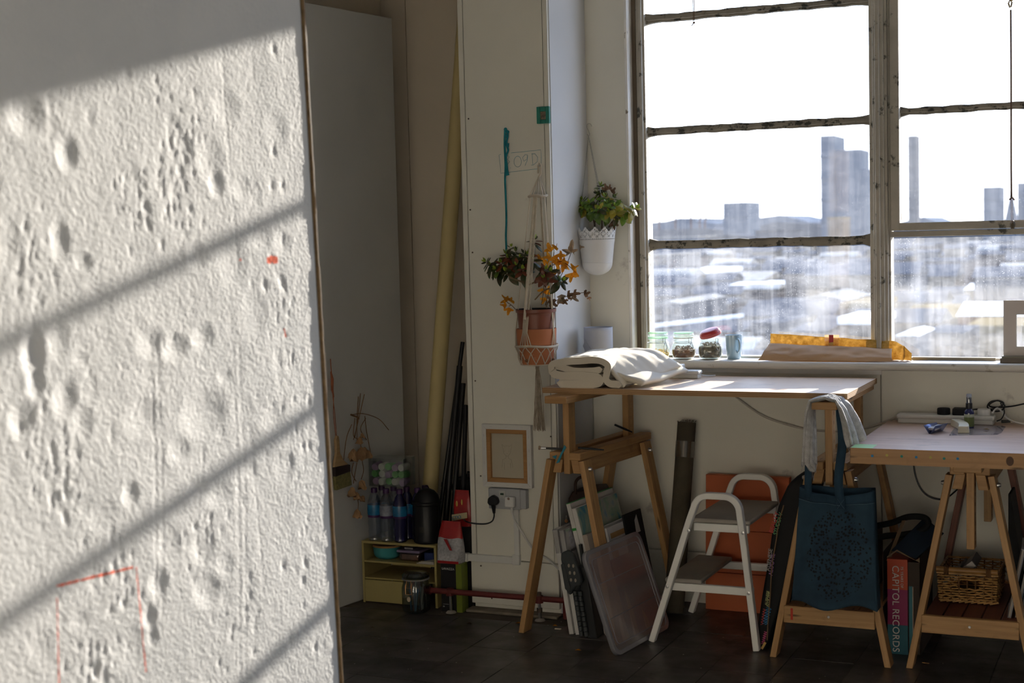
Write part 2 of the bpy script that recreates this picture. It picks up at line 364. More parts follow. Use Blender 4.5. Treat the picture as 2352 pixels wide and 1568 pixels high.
# window joinery
FR = mat('flaking_frame_paint', (.44, .41, .35), .65, .15, 9, .9, 70, dirt=(.09, .09, .075), dth=.58, dsc=16)
FRD = mat('grimy_bar_paint', (.27, .245, .20), .7, .25, 14, .9, 70, dirt=(.05, .05, .042), dth=.54, dsc=22)
FRL = mat('jamb_paint', (.86, .84, .80), .55, .1, 9, .5, 70, dirt=(.22, .18, .13), dth=.62, dsc=12)
def glassmat(name, amt, lo, hi):
    m = bpy.data.materials.new(name); m.use_nodes = True; t = m.node_tree; t.nodes.clear()
    geo = N(t, 'ShaderNodeNewGeometry'); P = geo.outputs['Position']
    def nz(sc, s, d=6, r=.6):
        mp = t.nodes.new('ShaderNodeMapping'); mp.inputs['Scale'].default_value = sc; t.links.new(P, mp.inputs[0]); return noisen(t, mp.outputs[0], s, d, r)
    streak = ramp(t, nz((18, 1, 1.2), 1.5, 6, .6), [(.40, (0,)*3), (.75, (1,)*3)]).outputs[0]
    smear = ramp(t, nz((1.4, 1, 3.0), 3.2, 8, .7), [(.42, (0,)*3), (.70, (1,)*3)]).outputs[0]
    v = N(t, 'ShaderNodeTexVoronoi', i_Scale=95.0); t.links.new(P, v.inputs['Vector'])
    spk = ramp(t, v.outputs['Distance'], [(.09, (1,)*3), (.17, (0,)*3)]).outputs[0]
    sp2 = ramp(t, nz((1, 1, 1), 7, 5, .6), [(.48, (0,)*3), (.62, (1,)*3)]).outputs[0]
    mm = N(t, 'ShaderNodeMath', operation='MULTIPLY'); t.links.new(spk, mm.inputs[0]); t.links.new(sp2, mm.inputs[1])
    a = N(t, 'ShaderNodeMath', operation='MULTIPLY'); t.links.new(streak, a.inputs[0]); a.inputs[1].default_value = .38
    b = N(t, 'ShaderNodeMath', operation='MULTIPLY_ADD'); t.links.new(smear, b.inputs[0]); b.inputs[1].default_value = .42; t.links.new(a.outputs[0], b.inputs[2])
    c = N(t, 'ShaderNodeMath', operation='MULTIPLY_ADD'); t.links.new(mm.outputs[0], c.inputs[0]); c.inputs[1].default_value = 1.6; t.links.new(b.outputs[0], c.inputs[2])
    d = N(t, 'ShaderNodeMapRange', i_To_Min=lo, i_To_Max=hi); d.clamp = False; t.links.new(c.outputs[0], d.inputs[0])
    tr = N(t, 'ShaderNodeBsdfTransparent'); tl = N(t, 'ShaderNodeBsdfTranslucent'); tl.inputs[0].default_value = (.80, .84, .92, 1)
    mx = N(t, 'ShaderNodeMixShader'); t.links.new(d.outputs[0], mx.inputs[0]); t.links.new(tr.outputs[0], mx.inputs[1]); t.links.new(tl.outputs[0], mx.inputs[2])
    gl = N(t, 'ShaderNodeBsdfGlossy'); gl.inputs['Roughness'].default_value = .03
    m3 = N(t, 'ShaderNodeMixShader'); m3.inputs[0].default_value = .035; t.links.new(mx.outputs[0], m3.inputs[1]); t.links.new(gl.outputs[0], m3.inputs[2])
    o = N(t, 'ShaderNodeOutputMaterial'); t.links.new(m3.outputs[0], o.inputs[0]); return m
G_HI = glassmat('glass_clean', 0, .002, .012); G_MID = glassmat('glass_dusty', 0, .014, .055); G_LO = glassmat('glass_grimy', 0, .010, .115)
YG = 5.838; T1, T2, T3, HEAD, BOT = 2.380, 1.924, 1.461, 2.79, 1.0
def pane(x0, x1, z0, z1, m, par): MB().box((x0-.004, YG-.002, z0-.004), (x1+.004, YG+.002, z1+.004)).build('pane', m, par)
def wavy_bar(mb, x0, x1, z, h, y0, y1, seed):     # a steel glazing bar with lumpy putty edges
    n = 26; rnd = random.Random(seed); zz = [(rnd.uniform(-1, 1)*.0022, rnd.uniform(-1, 1)*.0022) for _ in range(n+1)]
    for s0, s1, ya, yb in ((.5, .5, y0+.012, y1), (.22, .22, y0, y0+.014)):
        vs = []; fs = []
        for i in range(n+1):
            x = x0+(x1-x0)*i/n; k = 1.0 + .5*max(0, 1-min(i, n-i)/1.0)*(1 if s0 > .3 else 0)
            zt = z + h*s0*k + zz[i][0]; zb = z - h*s1*k + zz[i][1]
            vs += [(x, ya, zb), (x, yb, zb), (x, yb, zt), (x, ya, zt)]
        for i in range(n):
            for k in range(4): q = (k+1) % 4; fs.append((i*4+k, i*4+q, i*4+4+q, i*4+4+k))
        fs += [(3, 2, 1, 0), (n*4, n*4+1, n*4+2, n*4+3)]
        mb.add(vs, fs)
def fixed_window(name, x0, x1, casement=False):
    w_ = bpy.data.objects.new(name, None); COL.objects.link(w_); w_.location = (x0, YG, BOT); tag(w_, kind='structure')
    f = MB().box((x0-.036, 5.80, BOT-.01), (x0, 5.87, HEAD)).box((x0-.020, 5.785, BOT-.01), (x0-.008, 5.81, HEAD)).build('frame_post', FR, w_, bevel=.002)
    f = MB().box((x1, 5.80, BOT-.01), (x1+.020, 5.87, HEAD)).build('frame_post', FR, w_, bevel=.002)
    MB().box((x0-.03, 5.81, HEAD-.02), (x1+.03, 5.87, HEAD+.005)).build('frame_head', FR, w_, bevel=.002)
    MB().box((x0-.03, 5.815, BOT-.03), (x1+.03, 5.87, BOT+.006)).build('frame_foot', FR, w_, bevel=.002)
    if not casement:
        zs = [BOT, T3, T2, T1, HEAD-.02]
        for k, z in enumerate(zs[1:-1]):
            b = MB(); wavy_bar(b, x0-.004, x1+.004, z, .030 if k else .034, 5.812, 5.85, k+int(x0*10)); b.build('glazing_bar', FRD, w_)
        for k in range(4): pane(x0, x1, zs[k]+.01, zs[k+1]-.01, (G_LO, G_MID, G_HI, G_HI)[k], w_)
    else:
        pane(x0, x1, BOT, 1.474, G_LO, w_)
        MB().box((x0-.005, 5.80, 1.470), (x1+.005, 5.86, 1.492)).build('glazing_bar', FR, w_, bevel=.002)
        cs = MB().box((x0+.002, 5.787, 1.494), (x0+.036, 5.845, 2.418)).build('casement_stile', FR, w_, bevel=.003)
        MB().box((x1-.036, 5.787, 1.494), (x1-.002, 5.845, 2.418)).build('casement_stile', FR, w_, bevel=.003)
        MB().box((x0+.03, 5.788, 1.494), (x1-.03, 5.845, 1.524)).build('casement_rail', FR, w_, bevel=.003)
        MB().box((x0+.03, 5.788, 2.384), (x1-.03, 5.845, 2.418)).build('casement_rail', FR, w_, bevel=.003)
        b = MB(); wavy_bar(b, x0+.034, x1-.034, 1.948, .026, 5.812, 5.85, 9); b.build('glazing_bar', FRD, w_)
        pane(x0+.036, x1-.036, 1.528, 1.935, G_MID, w_); pane(x0+.036, x1-.036, 1.962, 2.38, G_HI, w_); pane(x0, x1, 2.425, HEAD, G_HI, w_)
        MB().box((x0-.005, 5.80, 2.418), (x1+.005, 5.86, 2.436)).build('glazing_bar', FR, w_, bevel=.002)
    return w_
w1 = fixed_window('window_1', -1.966, -1.063)
w2 = fixed_window('window_2', -.985, -.085, True)
w3 = fixed_window('window_3', -.005, .895); w4 = fixed_window('window_4', .975, 1.875, True)
for x in (-1.024, -.045, .935, 1.90):     # main mullions, moulded
    o = MB().box((x-.022, 5.775, BOT-.005), (x+.020, 5.88, HEAD+.01)).box((x-.012, 5.762, BOT-.005), (x+.006, 5.78, HEAD+.01)).build('window_mullion', FR, bevel=.004, kind='structure')
# left jamb lining: bright lined reveal, dark slot, inner bead
jm = MB().box((-2.030, 5.742, .99), (-2.0195, 5.80, HEAD+.02)).build('window_jamb', FRL, bevel=.002, kind='structure')
MB().box((-2.0195, 5.80, .99), (-2.003, 5.87, HEAD+.02)).build('jamb_slot', mat('slot_brown', (.14, .11, .08), .8), jm)
MB().box((-2.03, 5.736, .99), (-2.018, 5.748, HEAD+.02)).build('jamb_edge', FRL, jm, bevel=.003)


# ================================================================== CITY outside
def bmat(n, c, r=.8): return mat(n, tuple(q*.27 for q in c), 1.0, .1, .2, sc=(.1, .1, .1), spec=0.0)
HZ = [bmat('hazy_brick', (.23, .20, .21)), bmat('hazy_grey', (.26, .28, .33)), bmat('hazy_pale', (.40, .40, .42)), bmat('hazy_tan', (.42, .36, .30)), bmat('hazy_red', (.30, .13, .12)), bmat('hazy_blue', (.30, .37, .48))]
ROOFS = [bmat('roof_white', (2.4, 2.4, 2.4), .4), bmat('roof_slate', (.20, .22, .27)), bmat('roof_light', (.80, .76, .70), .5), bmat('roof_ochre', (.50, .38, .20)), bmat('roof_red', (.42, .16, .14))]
WIN = bmat('far_window', (.08, .09, .12), .2)
GZ = -14.0
FOOT = []
gr = MB().prism([(-1600, 14, GZ), (900, 14, GZ), (2600, 4200, GZ), (-4200, 4200, GZ)], (0, 0, -.5)).build('ground_outside', bmat('city_ground', (.12, .12, .13)), kind='structure')
def building(px0, px1, pytop, Y, depth, wm, rm, kind, label, wins=(0, 0), name='building', rot=0, rise=None, group='buildings beyond the window'):
    a = at(px0, pytop, Y=Y); b = at(px1, pytop, Y=Y); x0, x1, zt = a.x, b.x, (a.z+b.z)/2
    FOOT.append((x0-1, x1+1, Y-2, Y+depth+2)); W = x1-x0; rise = rise if rise is not None else (min(W*.12, 1.6) if kind != 'flat' else 0); ze = zt-rise
    root = thing(name, ((x0+x1)/2, Y+depth/2, GZ), label, 'building', group)
    MB().box((x0, Y, GZ), (x1, Y+depth, ze)).build('wall', HZ[wm], root)
    rf = MB(); o = W*.02
    if kind == 'flat': rf.box((x0-o, Y-o, ze-.3), (x1+o, Y+depth+o, ze+W*.015+.15))
    elif kind == 'gable': rf.prism([(x0-o, Y-o, ze), (x1+o, Y-o, ze), ((x0+x1)/2, Y-o, zt)], (0, depth+2*o, 0))
    elif kind == 'shed': rf.prism([(x0-o, Y-o, ze), (x0-o, Y+depth, ze), (x0-o, Y+depth, zt)], (W+2*o, 0, 0))
    elif kind == 'ridge': rf.prism([(x0-o, Y-o, ze), (x0-o, Y+depth+o, ze), (x0-o, Y+depth/2, zt)], (W+2*o, 0, 0))
    rf.build('roof', ROOFS[rm], root)
    nx, nz = wins
    for i in range(nx):
        for k in range(nz):
            cx = x0+W*(i+.5)/nx; hh = min(ze-GZ, W*.9); cz = ze-hh*(k+.6)/nz*.9
            MB().box((cx-W/nx*.25, Y-.12, cz-hh/nz*.25), (cx+W/nx*.25, Y+.05, cz+hh/nz*.25)).build('window', WIN, root)
    return root
def tower(px0, px1, pytop, Y, depth, wm, label, steps=(), name='tower_block'):
    a = at(px0, pytop, Y=Y); b = at(px1, pytop, Y=Y); W = b.x-a.x; FOOT.append((a.x-2, at(2010, 400, Y=Y).x if steps else b.x+2, Y-2, Y+depth+2))
    root = thing(name, ((a.x+b.x)/2, Y+depth/2, GZ), label, 'building', 'tower blocks on the skyline')
    MB().box((a.x, Y, GZ), (b.x, Y+depth, a.z)).build('wall', HZ[wm], root)
    for q0, q1, qt in steps:
        c, d = at(q0, qt, Y=Y), at(q1, qt, Y=Y); MB().box((c.x, Y+.5, GZ), (d.x, Y+depth*.9, c.z)).build('wing', HZ[wm], root)
    n = max(3, int((a.z-GZ)/9)); fm = MB()
    for k in range(1, n): fm.box((a.x-.15, Y-.25, a.z-9*k), (b.x+.15, Y, a.z-9*k+1.2))
    fm.build('floor_bands', HZ[min(5, wm+0)], root, kind='stuff')
    return root
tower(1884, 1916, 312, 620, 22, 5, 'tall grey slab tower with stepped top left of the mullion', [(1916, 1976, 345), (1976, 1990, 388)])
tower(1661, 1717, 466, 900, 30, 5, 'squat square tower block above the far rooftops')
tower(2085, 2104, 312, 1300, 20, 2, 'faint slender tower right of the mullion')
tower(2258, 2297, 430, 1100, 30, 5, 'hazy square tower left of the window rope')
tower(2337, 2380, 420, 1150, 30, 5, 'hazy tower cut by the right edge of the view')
sp = thing('spire', at(2322, 520, Y=1000), 'dark pointed spire between two hazy towers', 'building')
q0, q1, q2 = at(2305, 520, Y=1000), at(2338, 520, Y=1000), at(2321, 440, Y=1000)
MB().prism([q0, q1, q2], (0, 12, 0)).build('roof', HZ[5], sp)
MB().box((q0.x, 1000, GZ), (q1.x, 1012, q0.z)).build('wall', HZ[5], sp)
# skyline hills and long blocks
for k, (pts, Y, m) in enumerate([([(1400, 515), (1500, 511), (1530, 508), (1560, 501), (1598, 501), (1600, 508), (1650, 514), (1720, 503), (1790, 494), (1820, 500), (1850, 508), (1885, 516), (2010, 520), (2060, 512), (2120, 498), (2150, 510), (2200, 515), (2400, 512)], 2200, 5), ([(1300, 530), (1500, 527), (1620, 524), (1700, 530), (1780, 510), (1890, 514), (1990, 528), (2100, 530), (2250, 520), (2500, 525)], 1500, 1)]):
    P = [at(x, y, Y=Y) for x, y in pts]; poly = [V((P[0].x-400, Y, GZ))]+P+[V((P[-1].x+900, Y, P[-1].z)), V((P[-1].x+900, Y, GZ))]
    MB().prism(poly, (0, 200, 0)).build('hill_%d' % (k+1), HZ[m], kind='structure')
ms = [((1514, 512), (1516, 474)), ((1551, 506), (1559, 462)), ((1587, 500), (1592, 469)), ((1607, 508), (1620, 463)), ((1619, 510), (1631, 466))]
for (a, b), w_ in zip(ms, ('leftmost of the five thin masts on the skyline', 'thin mast rising second from left on the skyline', 'middle one of the five thin skyline masts', 'thin mast leaning, fourth from left on the skyline', 'rightmost of the five thin skyline masts')):
    p, q = at(*a, Y=1900), at(*b, Y=1900); MB().tube([V((p.x, p.y, GZ)), p, q], [1.1, 1.1, .5], 6).build('mast', HZ[4], label=w_, cat='mast', group='thin masts on the skyline')
blds = [  # px0, px1, top, Y, depth, wall, roof, kind, windows, label
 (1505, 1600, 545, 800, 40, 5, 2, 'flat', (0, 0), 'long pale block low on the skyline at the left'),
 (1620, 1720, 538, 760, 40, 1, 1, 'gable', (0, 0), 'grey gabled roof below the squat tower'),
 (1735, 1800, 530, 700, 40, 1, 1, 'flat', (0, 0), 'dark flat block right of the squat tower'),
 (1900, 1935, 500, 520, 14, 3, 3, 'flat', (0, 0), 'thin tan chimney block before the tall tower'),
 (1500, 1535, 585, 380, 30, 2, 2, 'flat', (2, 3), 'narrow pale house at the left pane edge'),
 (1540, 1625, 620, 330, 30, 1, 0, 'shed', (0, 0), 'low shed with a thin white roof at left'),
 (1590, 1745, 628, 300, 30, 1, 2, 'ridge', (0, 0), 'long light roofed warehouse in the middle distance'),
 (1640, 1715, 655, 260, 18, 1, 0, 'shed', (5, 2), 'terrace with a bright white roof, left of pair'),
 (1712, 1776, 652, 258, 18, 0, 0, 'shed', (4, 2), 'terrace with a bright white roof, right of pair'),
 (1755, 1850, 625, 336, 30, 3, 0, 'ridge', (0, 0), 'white ridged roof behind the twin terraces'),
 (1860, 1925, 615, 280, 30, 2, 2, 'flat', (3, 3), 'pale flat block below the tall tower'),
 (1930, 2005, 620, 318, 30, 1, 0, 'shed', (0, 0), 'white strip roof beside the mullion'),
 (1502, 1565, 690, 170, 20, 1, 2, 'gable', (3, 2), 'house with wide pale gable at lower left'),
 (1560, 1660, 690, 200, 18, 0, 1, 'ridge', (6, 2), 'dark terrace with slate roof above the jars'),
 (1665, 1740, 705, 185, 18, 0, 1, 'gable', (4, 2), 'slate gabled house above the blue mug'),
 (1745, 1815, 690, 206, 18, 1, 1, 'ridge', (4, 2), 'grey ridged house left of the tan gable'),
 (1820, 1945, 675, 190, 18, 3, 2, 'gable', (3, 2), 'tan house with broad light gable'),
 (1930, 2005, 700, 160, 15, 3, 3, 'flat', (3, 2), 'tan cube house next to the mullion'),
 (1560, 1700, 745, 140, 12, 0, 1, 'ridge', (9, 2), 'long brick terrace just above the jars'),
 (1725, 1800, 745, 130, 12, 1, 1, 'flat', (4, 1), 'grey flat roofed block above the mug'),
 (1815, 1900, 750, 120, 12, 1, 1, 'ridge', (4, 1), 'slate roofed row above the brown envelope'),
 (1925, 2010, 735, 105, 8, 3, 0, 'flat', (0, 0), 'white topped tan hut above the envelope'),
 (2055, 2110, 640, 300, 20, 1, 2, 'shed', (0, 0), 'pale shed roof right of the mullion'),
 (2110, 2215, 600, 360, 30, 0, 1, 'flat', (6, 2), 'broad dark block in the right window'),
 (2215, 2300, 655, 240, 18, 3, 0, 'ridge', (0, 0), 'white ridged roof in the right window'),
 (2300, 2420, 628, 260, 18, 1, 0, 'shed', (0, 0), 'bright strip roof at the right edge'),
 (2200, 2420, 700, 160, 14, 4, 0, 'ridge', (0, 0), 'long red building with a white roof'),
 (2060, 2200, 712, 170, 14, 0, 3, 'shed', (5, 2), 'brick row with an ochre roof edge'),
 (2220, 2420, 755, 110, 10, 3, 3, 'flat', (6, 1), 'ochre flat building behind the picture mount'),
 (2056, 2110, 765, 80, 6, 2, 0, 'gable', (0, 0), 'small white gabled hut by the mullion foot'),
 (2120, 2215, 770, 100, 8, 1, 1, 'flat', (4, 1), 'low grey block in the right window'),
]
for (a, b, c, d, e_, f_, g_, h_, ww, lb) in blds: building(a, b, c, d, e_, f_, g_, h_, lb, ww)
random.seed(11)     # the mass of roofs between them, too blurred to tell apart
fm = MB()
for i in range(900):
    Y = 90*math.exp(random.random()*2.6); X = random.uniform(-.50, .02)*Y; h = random.uniform(4, 9); s_ = random.uniform(5, 14)
    if any(X < f[1] and X+s_ > f[0] and Y < f[3] and Y+s_ > f[2] for f in FOOT) or Y > 1000: continue
    FOOT.append((X, X+s_, Y, Y+s_))
    fm.c = random.randrange(4); fm.box((X, Y, GZ), (X+s_, Y+s_, GZ+h)); fm.c = random.choice((4, 4, 4, 4, 4, 4, 4, 4, 5)); zt = GZ+h
    fm.prism([(X-.3, Y-.3, zt), (X-.3, Y+s_+.3, zt), (X-.3, Y+s_/2, zt+s_*.15)], (s_+.6, 0, 0))
fm.build('roofscape', HZ[:4]+[ROOFS[1], ROOFS[2], ROOFS[0]], kind='stuff', label='blurred mass of distant houses and roofs below the skyline', cat='buildings')
bp = thing('white_beam', at(1505, 748, Y=60), 'long slanting white beam outside above the jars', 'beam')
MB().beam(at(1500, 748, Y=60), at(1706, 724, Y=66), .12, .16).build('beam', ROOFS[0], bp)
MB().beam(at(1500, 752, Y=60), V((at(1500, 748, Y=60).x, 60, GZ)), .2, .2).build('post', HZ[1], bp)
MB().beam(at(1700, 728, Y=66), V((at(1700, 724, Y=66).x, 66, GZ)), .2, .2).build('post', HZ[1], bp)

# ================================================================== POLYSTYRENE SLAB (near left)
PS, t_, b_ = nodes('polystyrene'); geo = N(t_, 'ShaderNodeNewGeometry'); P_ = geo.outputs['Position']
v1 = N(t_, 'ShaderNodeTexVoronoi', i_Scale=150.0); v1.feature = 'SMOOTH_F1'; t_.links.new(P_, v1.inputs['Vector'])
nn = noisen(t_, P_, 120, 3, .6)
ad = N(t_, 'ShaderNodeMath', operation='ADD'); t_.links.new(v1.outputs['Distance'], ad.inputs[0]); t_.links.new(nn, ad.inputs[1])
inv = N(t_, 'ShaderNodeMath', operation='MULTIPLY'); t_.links.new(ad.outputs[0], inv.inputs[0]); inv.inputs[1].default_value = -1
bump(t_, b_, inv.outputs[0], .42, .0018)
# red crayon lines (flat print on the slab): three strokes and a small patch, in world Y/Z
se = N(t_, 'ShaderNodeSeparateXYZ'); t_.links.new(P_, se.inputs[0])
crn = noisen(t_, P_, 90, 3, .6)
def strip_mask(y0, z0, y1, z1, wd):
    L = math.hypot(y1-y0, z1-z0); ux, uz = (y1-y0)/L, (z1-z0)/L
    def M_(op, a, b, c=None):
        n = N(t_, 'ShaderNodeMath', operation=op)
        for i, q in enumerate((a, b) if c is None else (a, b, c)):
            if isinstance(q, (int, float)): n.inputs[i].default_value = q
            else: t_.links.new(q, n.inputs[i])
        return n.outputs[0]
    dy = M_('SUBTRACT', se.outputs['Y'], y0); dz = M_('SUBTRACT', se.outputs['Z'], z0)
    al = M_('ADD', M_('MULTIPLY', dy, ux), M_('MULTIPLY', dz, uz)); ac = M_('ABSOLUTE', M_('SUBTRACT', M_('MULTIPLY', dy, uz), M_('MULTIPLY', dz, ux)), 0)
    ac = M_('ADD', ac, M_('MULTIPLY', M_('SUBTRACT', crn, .5), wd*3.2))
    inside = M_('MULTIPLY', M_('GREATER_THAN', al, 0.0), M_('LESS_THAN', al, L))
    return M_('MULTIPLY', inside, M_('LESS_THAN', ac, wd)), M_
ms_ = []
for s_ in ((2.003, .915, 2.201, .906, .0022), (2.003, .895, 1.998, .74, .0014), (2.21, .905, 2.225, .70, .0016), (2.66, 1.468, 2.70, 1.468, .008), (2.565, 1.471, 2.572, 1.471, .0022), (2.715, 1.32, 2.722, 1.30, .003)):
    mk, M_ = strip_mask(*s_); ms_.append(mk)
acc = ms_[0]
for q in ms_[1:]: acc = M_('MAXIMUM', acc, q)
base = mixc(t_, ramp(t_, noisen(t_, P_, 3, 6, .6), [(.3, (0,)*3), (.7, (1,)*3)]).outputs[0], (.73, .735, .74), (.81, .81, .81))
r3 = ramp(t_, noisen(t_, P_, 11, 6, .75), [(.72, (0,)*3), (.78, (.6,)*3)]).outputs[0]
base = mixc(t_, r3, base, (.55, .50, .42))
t_.links.new(mixc(t_, acc, base, (.80, .14, .07)), b_.inputs['Base Color']); b_.inputs['Roughness'].default_value = .85; b_.inputs['Specular IOR Level'].default_value = .15

A2 = R(2.2); us = V((math.sin(A2), math.cos(A2), 0)); ns = V((math.cos(A2), -math.sin(A2), 0)); P0 = V((-1.745, 2.83, 1.28))
DENTS = [(1.998, 1.731, 0.053, 0.043, 0.003), (2.1, 1.67, 0.031, 0.037, 0.0024), (2.068, 1.518, 0.03, 0.04, 0.0021), (2.128, 1.477, 0.026, 0.02, 0.0018), (2.463, 1.89, 0.01, 0.008, 0.0018), (2.143, 1.838, 0.009, 0.01, 0.003), (2.602, 1.782, 0.052, 0.041, 0.0015), (2.536, 1.672, 0.05, 0.051, 0.0015), (2.552, 1.624, 0.03, 0.031, 0.0021), (2.646, 1.617, 0.04, 0.031, 0.0015), (2.472, 1.479, 0.036, 0.03, 0.0015), (2.702, 1.52, 0.046, 0.037, 0.0012), (2.424, 1.702, 0.055, 0.059, 0.0006), (2.283, 1.626, 0.043, 0.028, 0.0009), (2.472, 1.812, 0.048, 0.03, 0.0005), (1.984, 1.327, 0.032, 0.052, 0.0036), (1.989, 1.272, 0.026, 0.026, 0.0024), (1.949, 1.213, 0.035, 0.034, 0.0021), (2.059, 1.238, 0.034, 0.04, 0.0021), (2.102, 1.192, 0.035, 0.036, 0.0015), (2.31, 1.32, 0.044, 0.033, 0.0018), (2.385, 1.306, 0.046, 0.03, 0.0021), (2.479, 1.321, 0.04, 0.03, 0.0018), (2.274, 1.182, 0.057, 0.043, 0.0018), (2.466, 1.168, 0.081, 0.051, 0.0024), (2.379, 1.105, 0.039, 0.029, 0.0015), (2.225, 1.044, 0.028, 0.026, 0.0021), (2.506, 0.997, 0.05, 0.028, 0.0015), (2.432, 1.023, 0.04, 0.025, 0.0012), (2.329, 0.933, 0.045, 0.039, 0.0015), (2.44, 0.902, 0.044, 0.04, 0.0015), (2.292, 0.859, 0.033, 0.031, 0.0021), (2.448, 0.811, 0.048, 0.038, 0.0021), (2.259, 0.803, 0.025, 0.024, 0.0018), (2.069, 0.841, 0.031, 0.022, 0.0012), (2.199, 0.76, 0.062, 0.045, 0.0015), (2.543, 1.236, 0.025, 0.016, 0.0012), (2.266, 0.759, 0.022, 0.024, 0.0015), (2.512, 0.851, 0.033, 0.03, 0.0012), (2.594, 1.467, 0.052, 0.062, 0.0009), (2.665, 1.354, 0.054, 0.064, 0.0009), (2.786, 1.747, 0.048, 0.049, 0.0012), (2.788, 1.501, 0.039, 0.033, 0.0012), (1.939, 1.513, 0.034, 0.05, 0.0012), (2.054, 1.708, 0.037, 0.026, 0.0006), (2.052, 1.343, 0.031, 0.039, 0.0012), (1.965, 0.821, 0.035, 0.034, 0.0009), (2.143, 1.017, 0.046, 0.032, 0.0009), (2.715, 1.134, 0.047, 0.038, 0.0009), (2.618, 1.099, 0.044, 0.032, 0.0006)]
GROOVES = [[(2.60, 1.30), (2.595, 1.0), (2.56, .62), (2.55, .45)], [(2.58, 1.30), (2.572, 1.0), (2.54, .62), (2.53, .45)], [(2.33, 1.33), (2.325, 1.1), (2.30, .80)], [(2.31, 1.33), (2.305, 1.1), (2.28, .80)],
           [(2.60, 2.0), (2.60, 1.75), (2.615, 1.45)], [(2.625, 1.12), (2.635, .95), (2.64, .78)], [(2.0, 1.22), (1.98, 1.08), (1.99, .97)]]
ys = np.arange(1.78, 2.93, .0045); zs = np.arange(.36, 2.12, .0045); YY, ZZ = np.meshgrid(ys, zs, indexing='ij')
D = np.zeros_like(YY)
for (cy, cz, ry, rz, d) in DENTS:
    q = ((YY-cy)/ry)**2 + ((ZZ-cz)/rz)**2; D -= d*np.clip(1-q, 0, 1)**1.5; D += d*.10*np.exp(-((np.sqrt(q)-1.15)/.22)**2)
for gl_ in GROOVES:
    for (a, b), (c, d) in zip(gl_, gl_[1:]):
        tt = np.clip(((YY-a)*(c-a)+(ZZ-b)*(d-b))/((c-a)**2+(d-b)**2), 0, 1); dist = np.hypot(YY-a-tt*(c-a), ZZ-b-tt*(d-b)); D -= .00045*np.exp(-(dist/.004)**2)
rs = np.random.RandomState(4)
def vnoise(cell, amp):
    gy = int(1.3/cell)+3; gz = int(2.0/cell)+3; g = rs.rand(gy, gz)-.5; fy = (YY-1.7)/cell; fz = (ZZ-.3)/cell
    i = np.floor(fy).astype(int); j = np.floor(fz).astype(int); a = fy-i; b = fz-j; a = a*a*(3-2*a); b = b*b*(3-2*b); i = np.clip(i, 0, gy-2); j = np.clip(j, 0, gz-2)
    return amp*(g[i, j]*(1-a)*(1-b)+g[i+1, j]*a*(1-b)+g[i, j+1]*(1-a)*b+g[i+1, j+1]*a*b)
D += vnoise(.16, .0012) + vnoise(.06, .0005) + vnoise(.025, .00022) + vnoise(.011, .00022)
for k in range(90):        # shallow upright knocks
    cy, cz = rs.uniform(1.85, 2.86), rs.uniform(.45, 2.0); ry, rz = rs.uniform(.008, .03), rs.uniform(.012, .04); q_ = ((YY-cy)/ry)**2+((ZZ-cz)/rz)**2; D -= rs.uniform(.0002, .0009)*np.clip(1-q_, 0, 1)
for (cy, cz, sy, sz, nn_, dd_) in ((2.45, 1.70, .05, .05, 40, .0012), (2.42, 1.60, .03, .06, 30, .0012), (2.30, 1.58, .035, .035, 25, .0014), (2.10, .76, .04, .03, 26, .0013), (2.05, 1.08, .04, .05, 26, .0013), (1.99, 1.17, .03, .05, 18, .0014), (2.76, 1.30, .03, .10, 34, .0009), (2.44, .95, .05, .05, 22, .0012), (2.80, 1.05, .02, .25, 30, .0010), (2.55, .70, .06, .06, 16, .0012), (2.18, .88, .04, .05, 20, .0012), (2.0, 1.45, .04, .08, 24, .0013)):
    for k in range(nn_):      # scuffed patches of small bites
        a_, b__ = rs.normal(cy, sy), rs.normal(cz, sz); D -= dd_*np.exp(-((YY-a_)**2/rs.uniform(.003, .006)**2+(ZZ-b__)**2/rs.uniform(.004, .011)**2))
for k in range(14):        # small pits
    cy, cz = rs.uniform(1.85, 2.88), rs.uniform(.5, 2.0); r_ = rs.uniform(.004, .008); D -= .0009*np.exp(-((YY-cy)**2+(ZZ-cz)**2)/r_**2)
for k in range(14):        # ragged pits along the far edge
    cy, cz = rs.uniform(2.70, 2.86), rs.uniform(.5, 2.0); D -= .0016*np.exp(-((YY-cy)**2/.008**2+(ZZ-cz)**2/.012**2))
def lean(z): return (z-1.2)*-.012       # the far edge leans a little out of plumb
edge = 2.862 + (1.2-ZZ)*.042
ny, nz = YY.shape; vs = np.zeros((ny, nz, 3)); Yc = YY + 0
tY = (YY-1.78)/(ys[-1]-1.78); Yc = 1.78 + tY*(edge-1.78)
n_e = np.clip((tY-.985)/.015, 0, 1); D = D*(1-n_e) - .006*n_e**2 + rs.rand(*D.shape)*.0004
for k in range(3): vs[..., k] = P0[k] + us[k]*(Yc-P0.y)/us.y + ns[k]*D
vs[..., 2] = ZZ
idx = np.arange(ny*nz).reshape(ny, nz); q = np.stack([idx[:-1, :-1], idx[1:, :-1], idx[1:, 1:], idx[:-1, 1:]], -1).reshape(-1, 4)
slab_root = thing('polystyrene_slab', (-1.80, 1.6, 0), 'big dented white polystyrene slab in striped sunlight at the left', 'slab')
me = bpy.data.meshes.new('foam_face'); vv = (vs.reshape(-1, 3) - np.array([-1.80, 1.6, 0]))
me.vertices.add(len(vv)); me.vertices.foreach_set('co', vv.ravel()); me.loops.add(q.size); me.loops.foreach_set('vertex_index', q.ravel())
me.polygons.add(len(q)); me.polygons.foreach_set('loop_start', np.arange(0, q.size, 4)); me.update(calc_edges=True); me.polygons.foreach_set('use_smooth', [True]*len(q)); me.materials.append(PS)
o = bpy.data.objects.new('foam_face', me); COL.objects.link(o); o.parent = slab_root
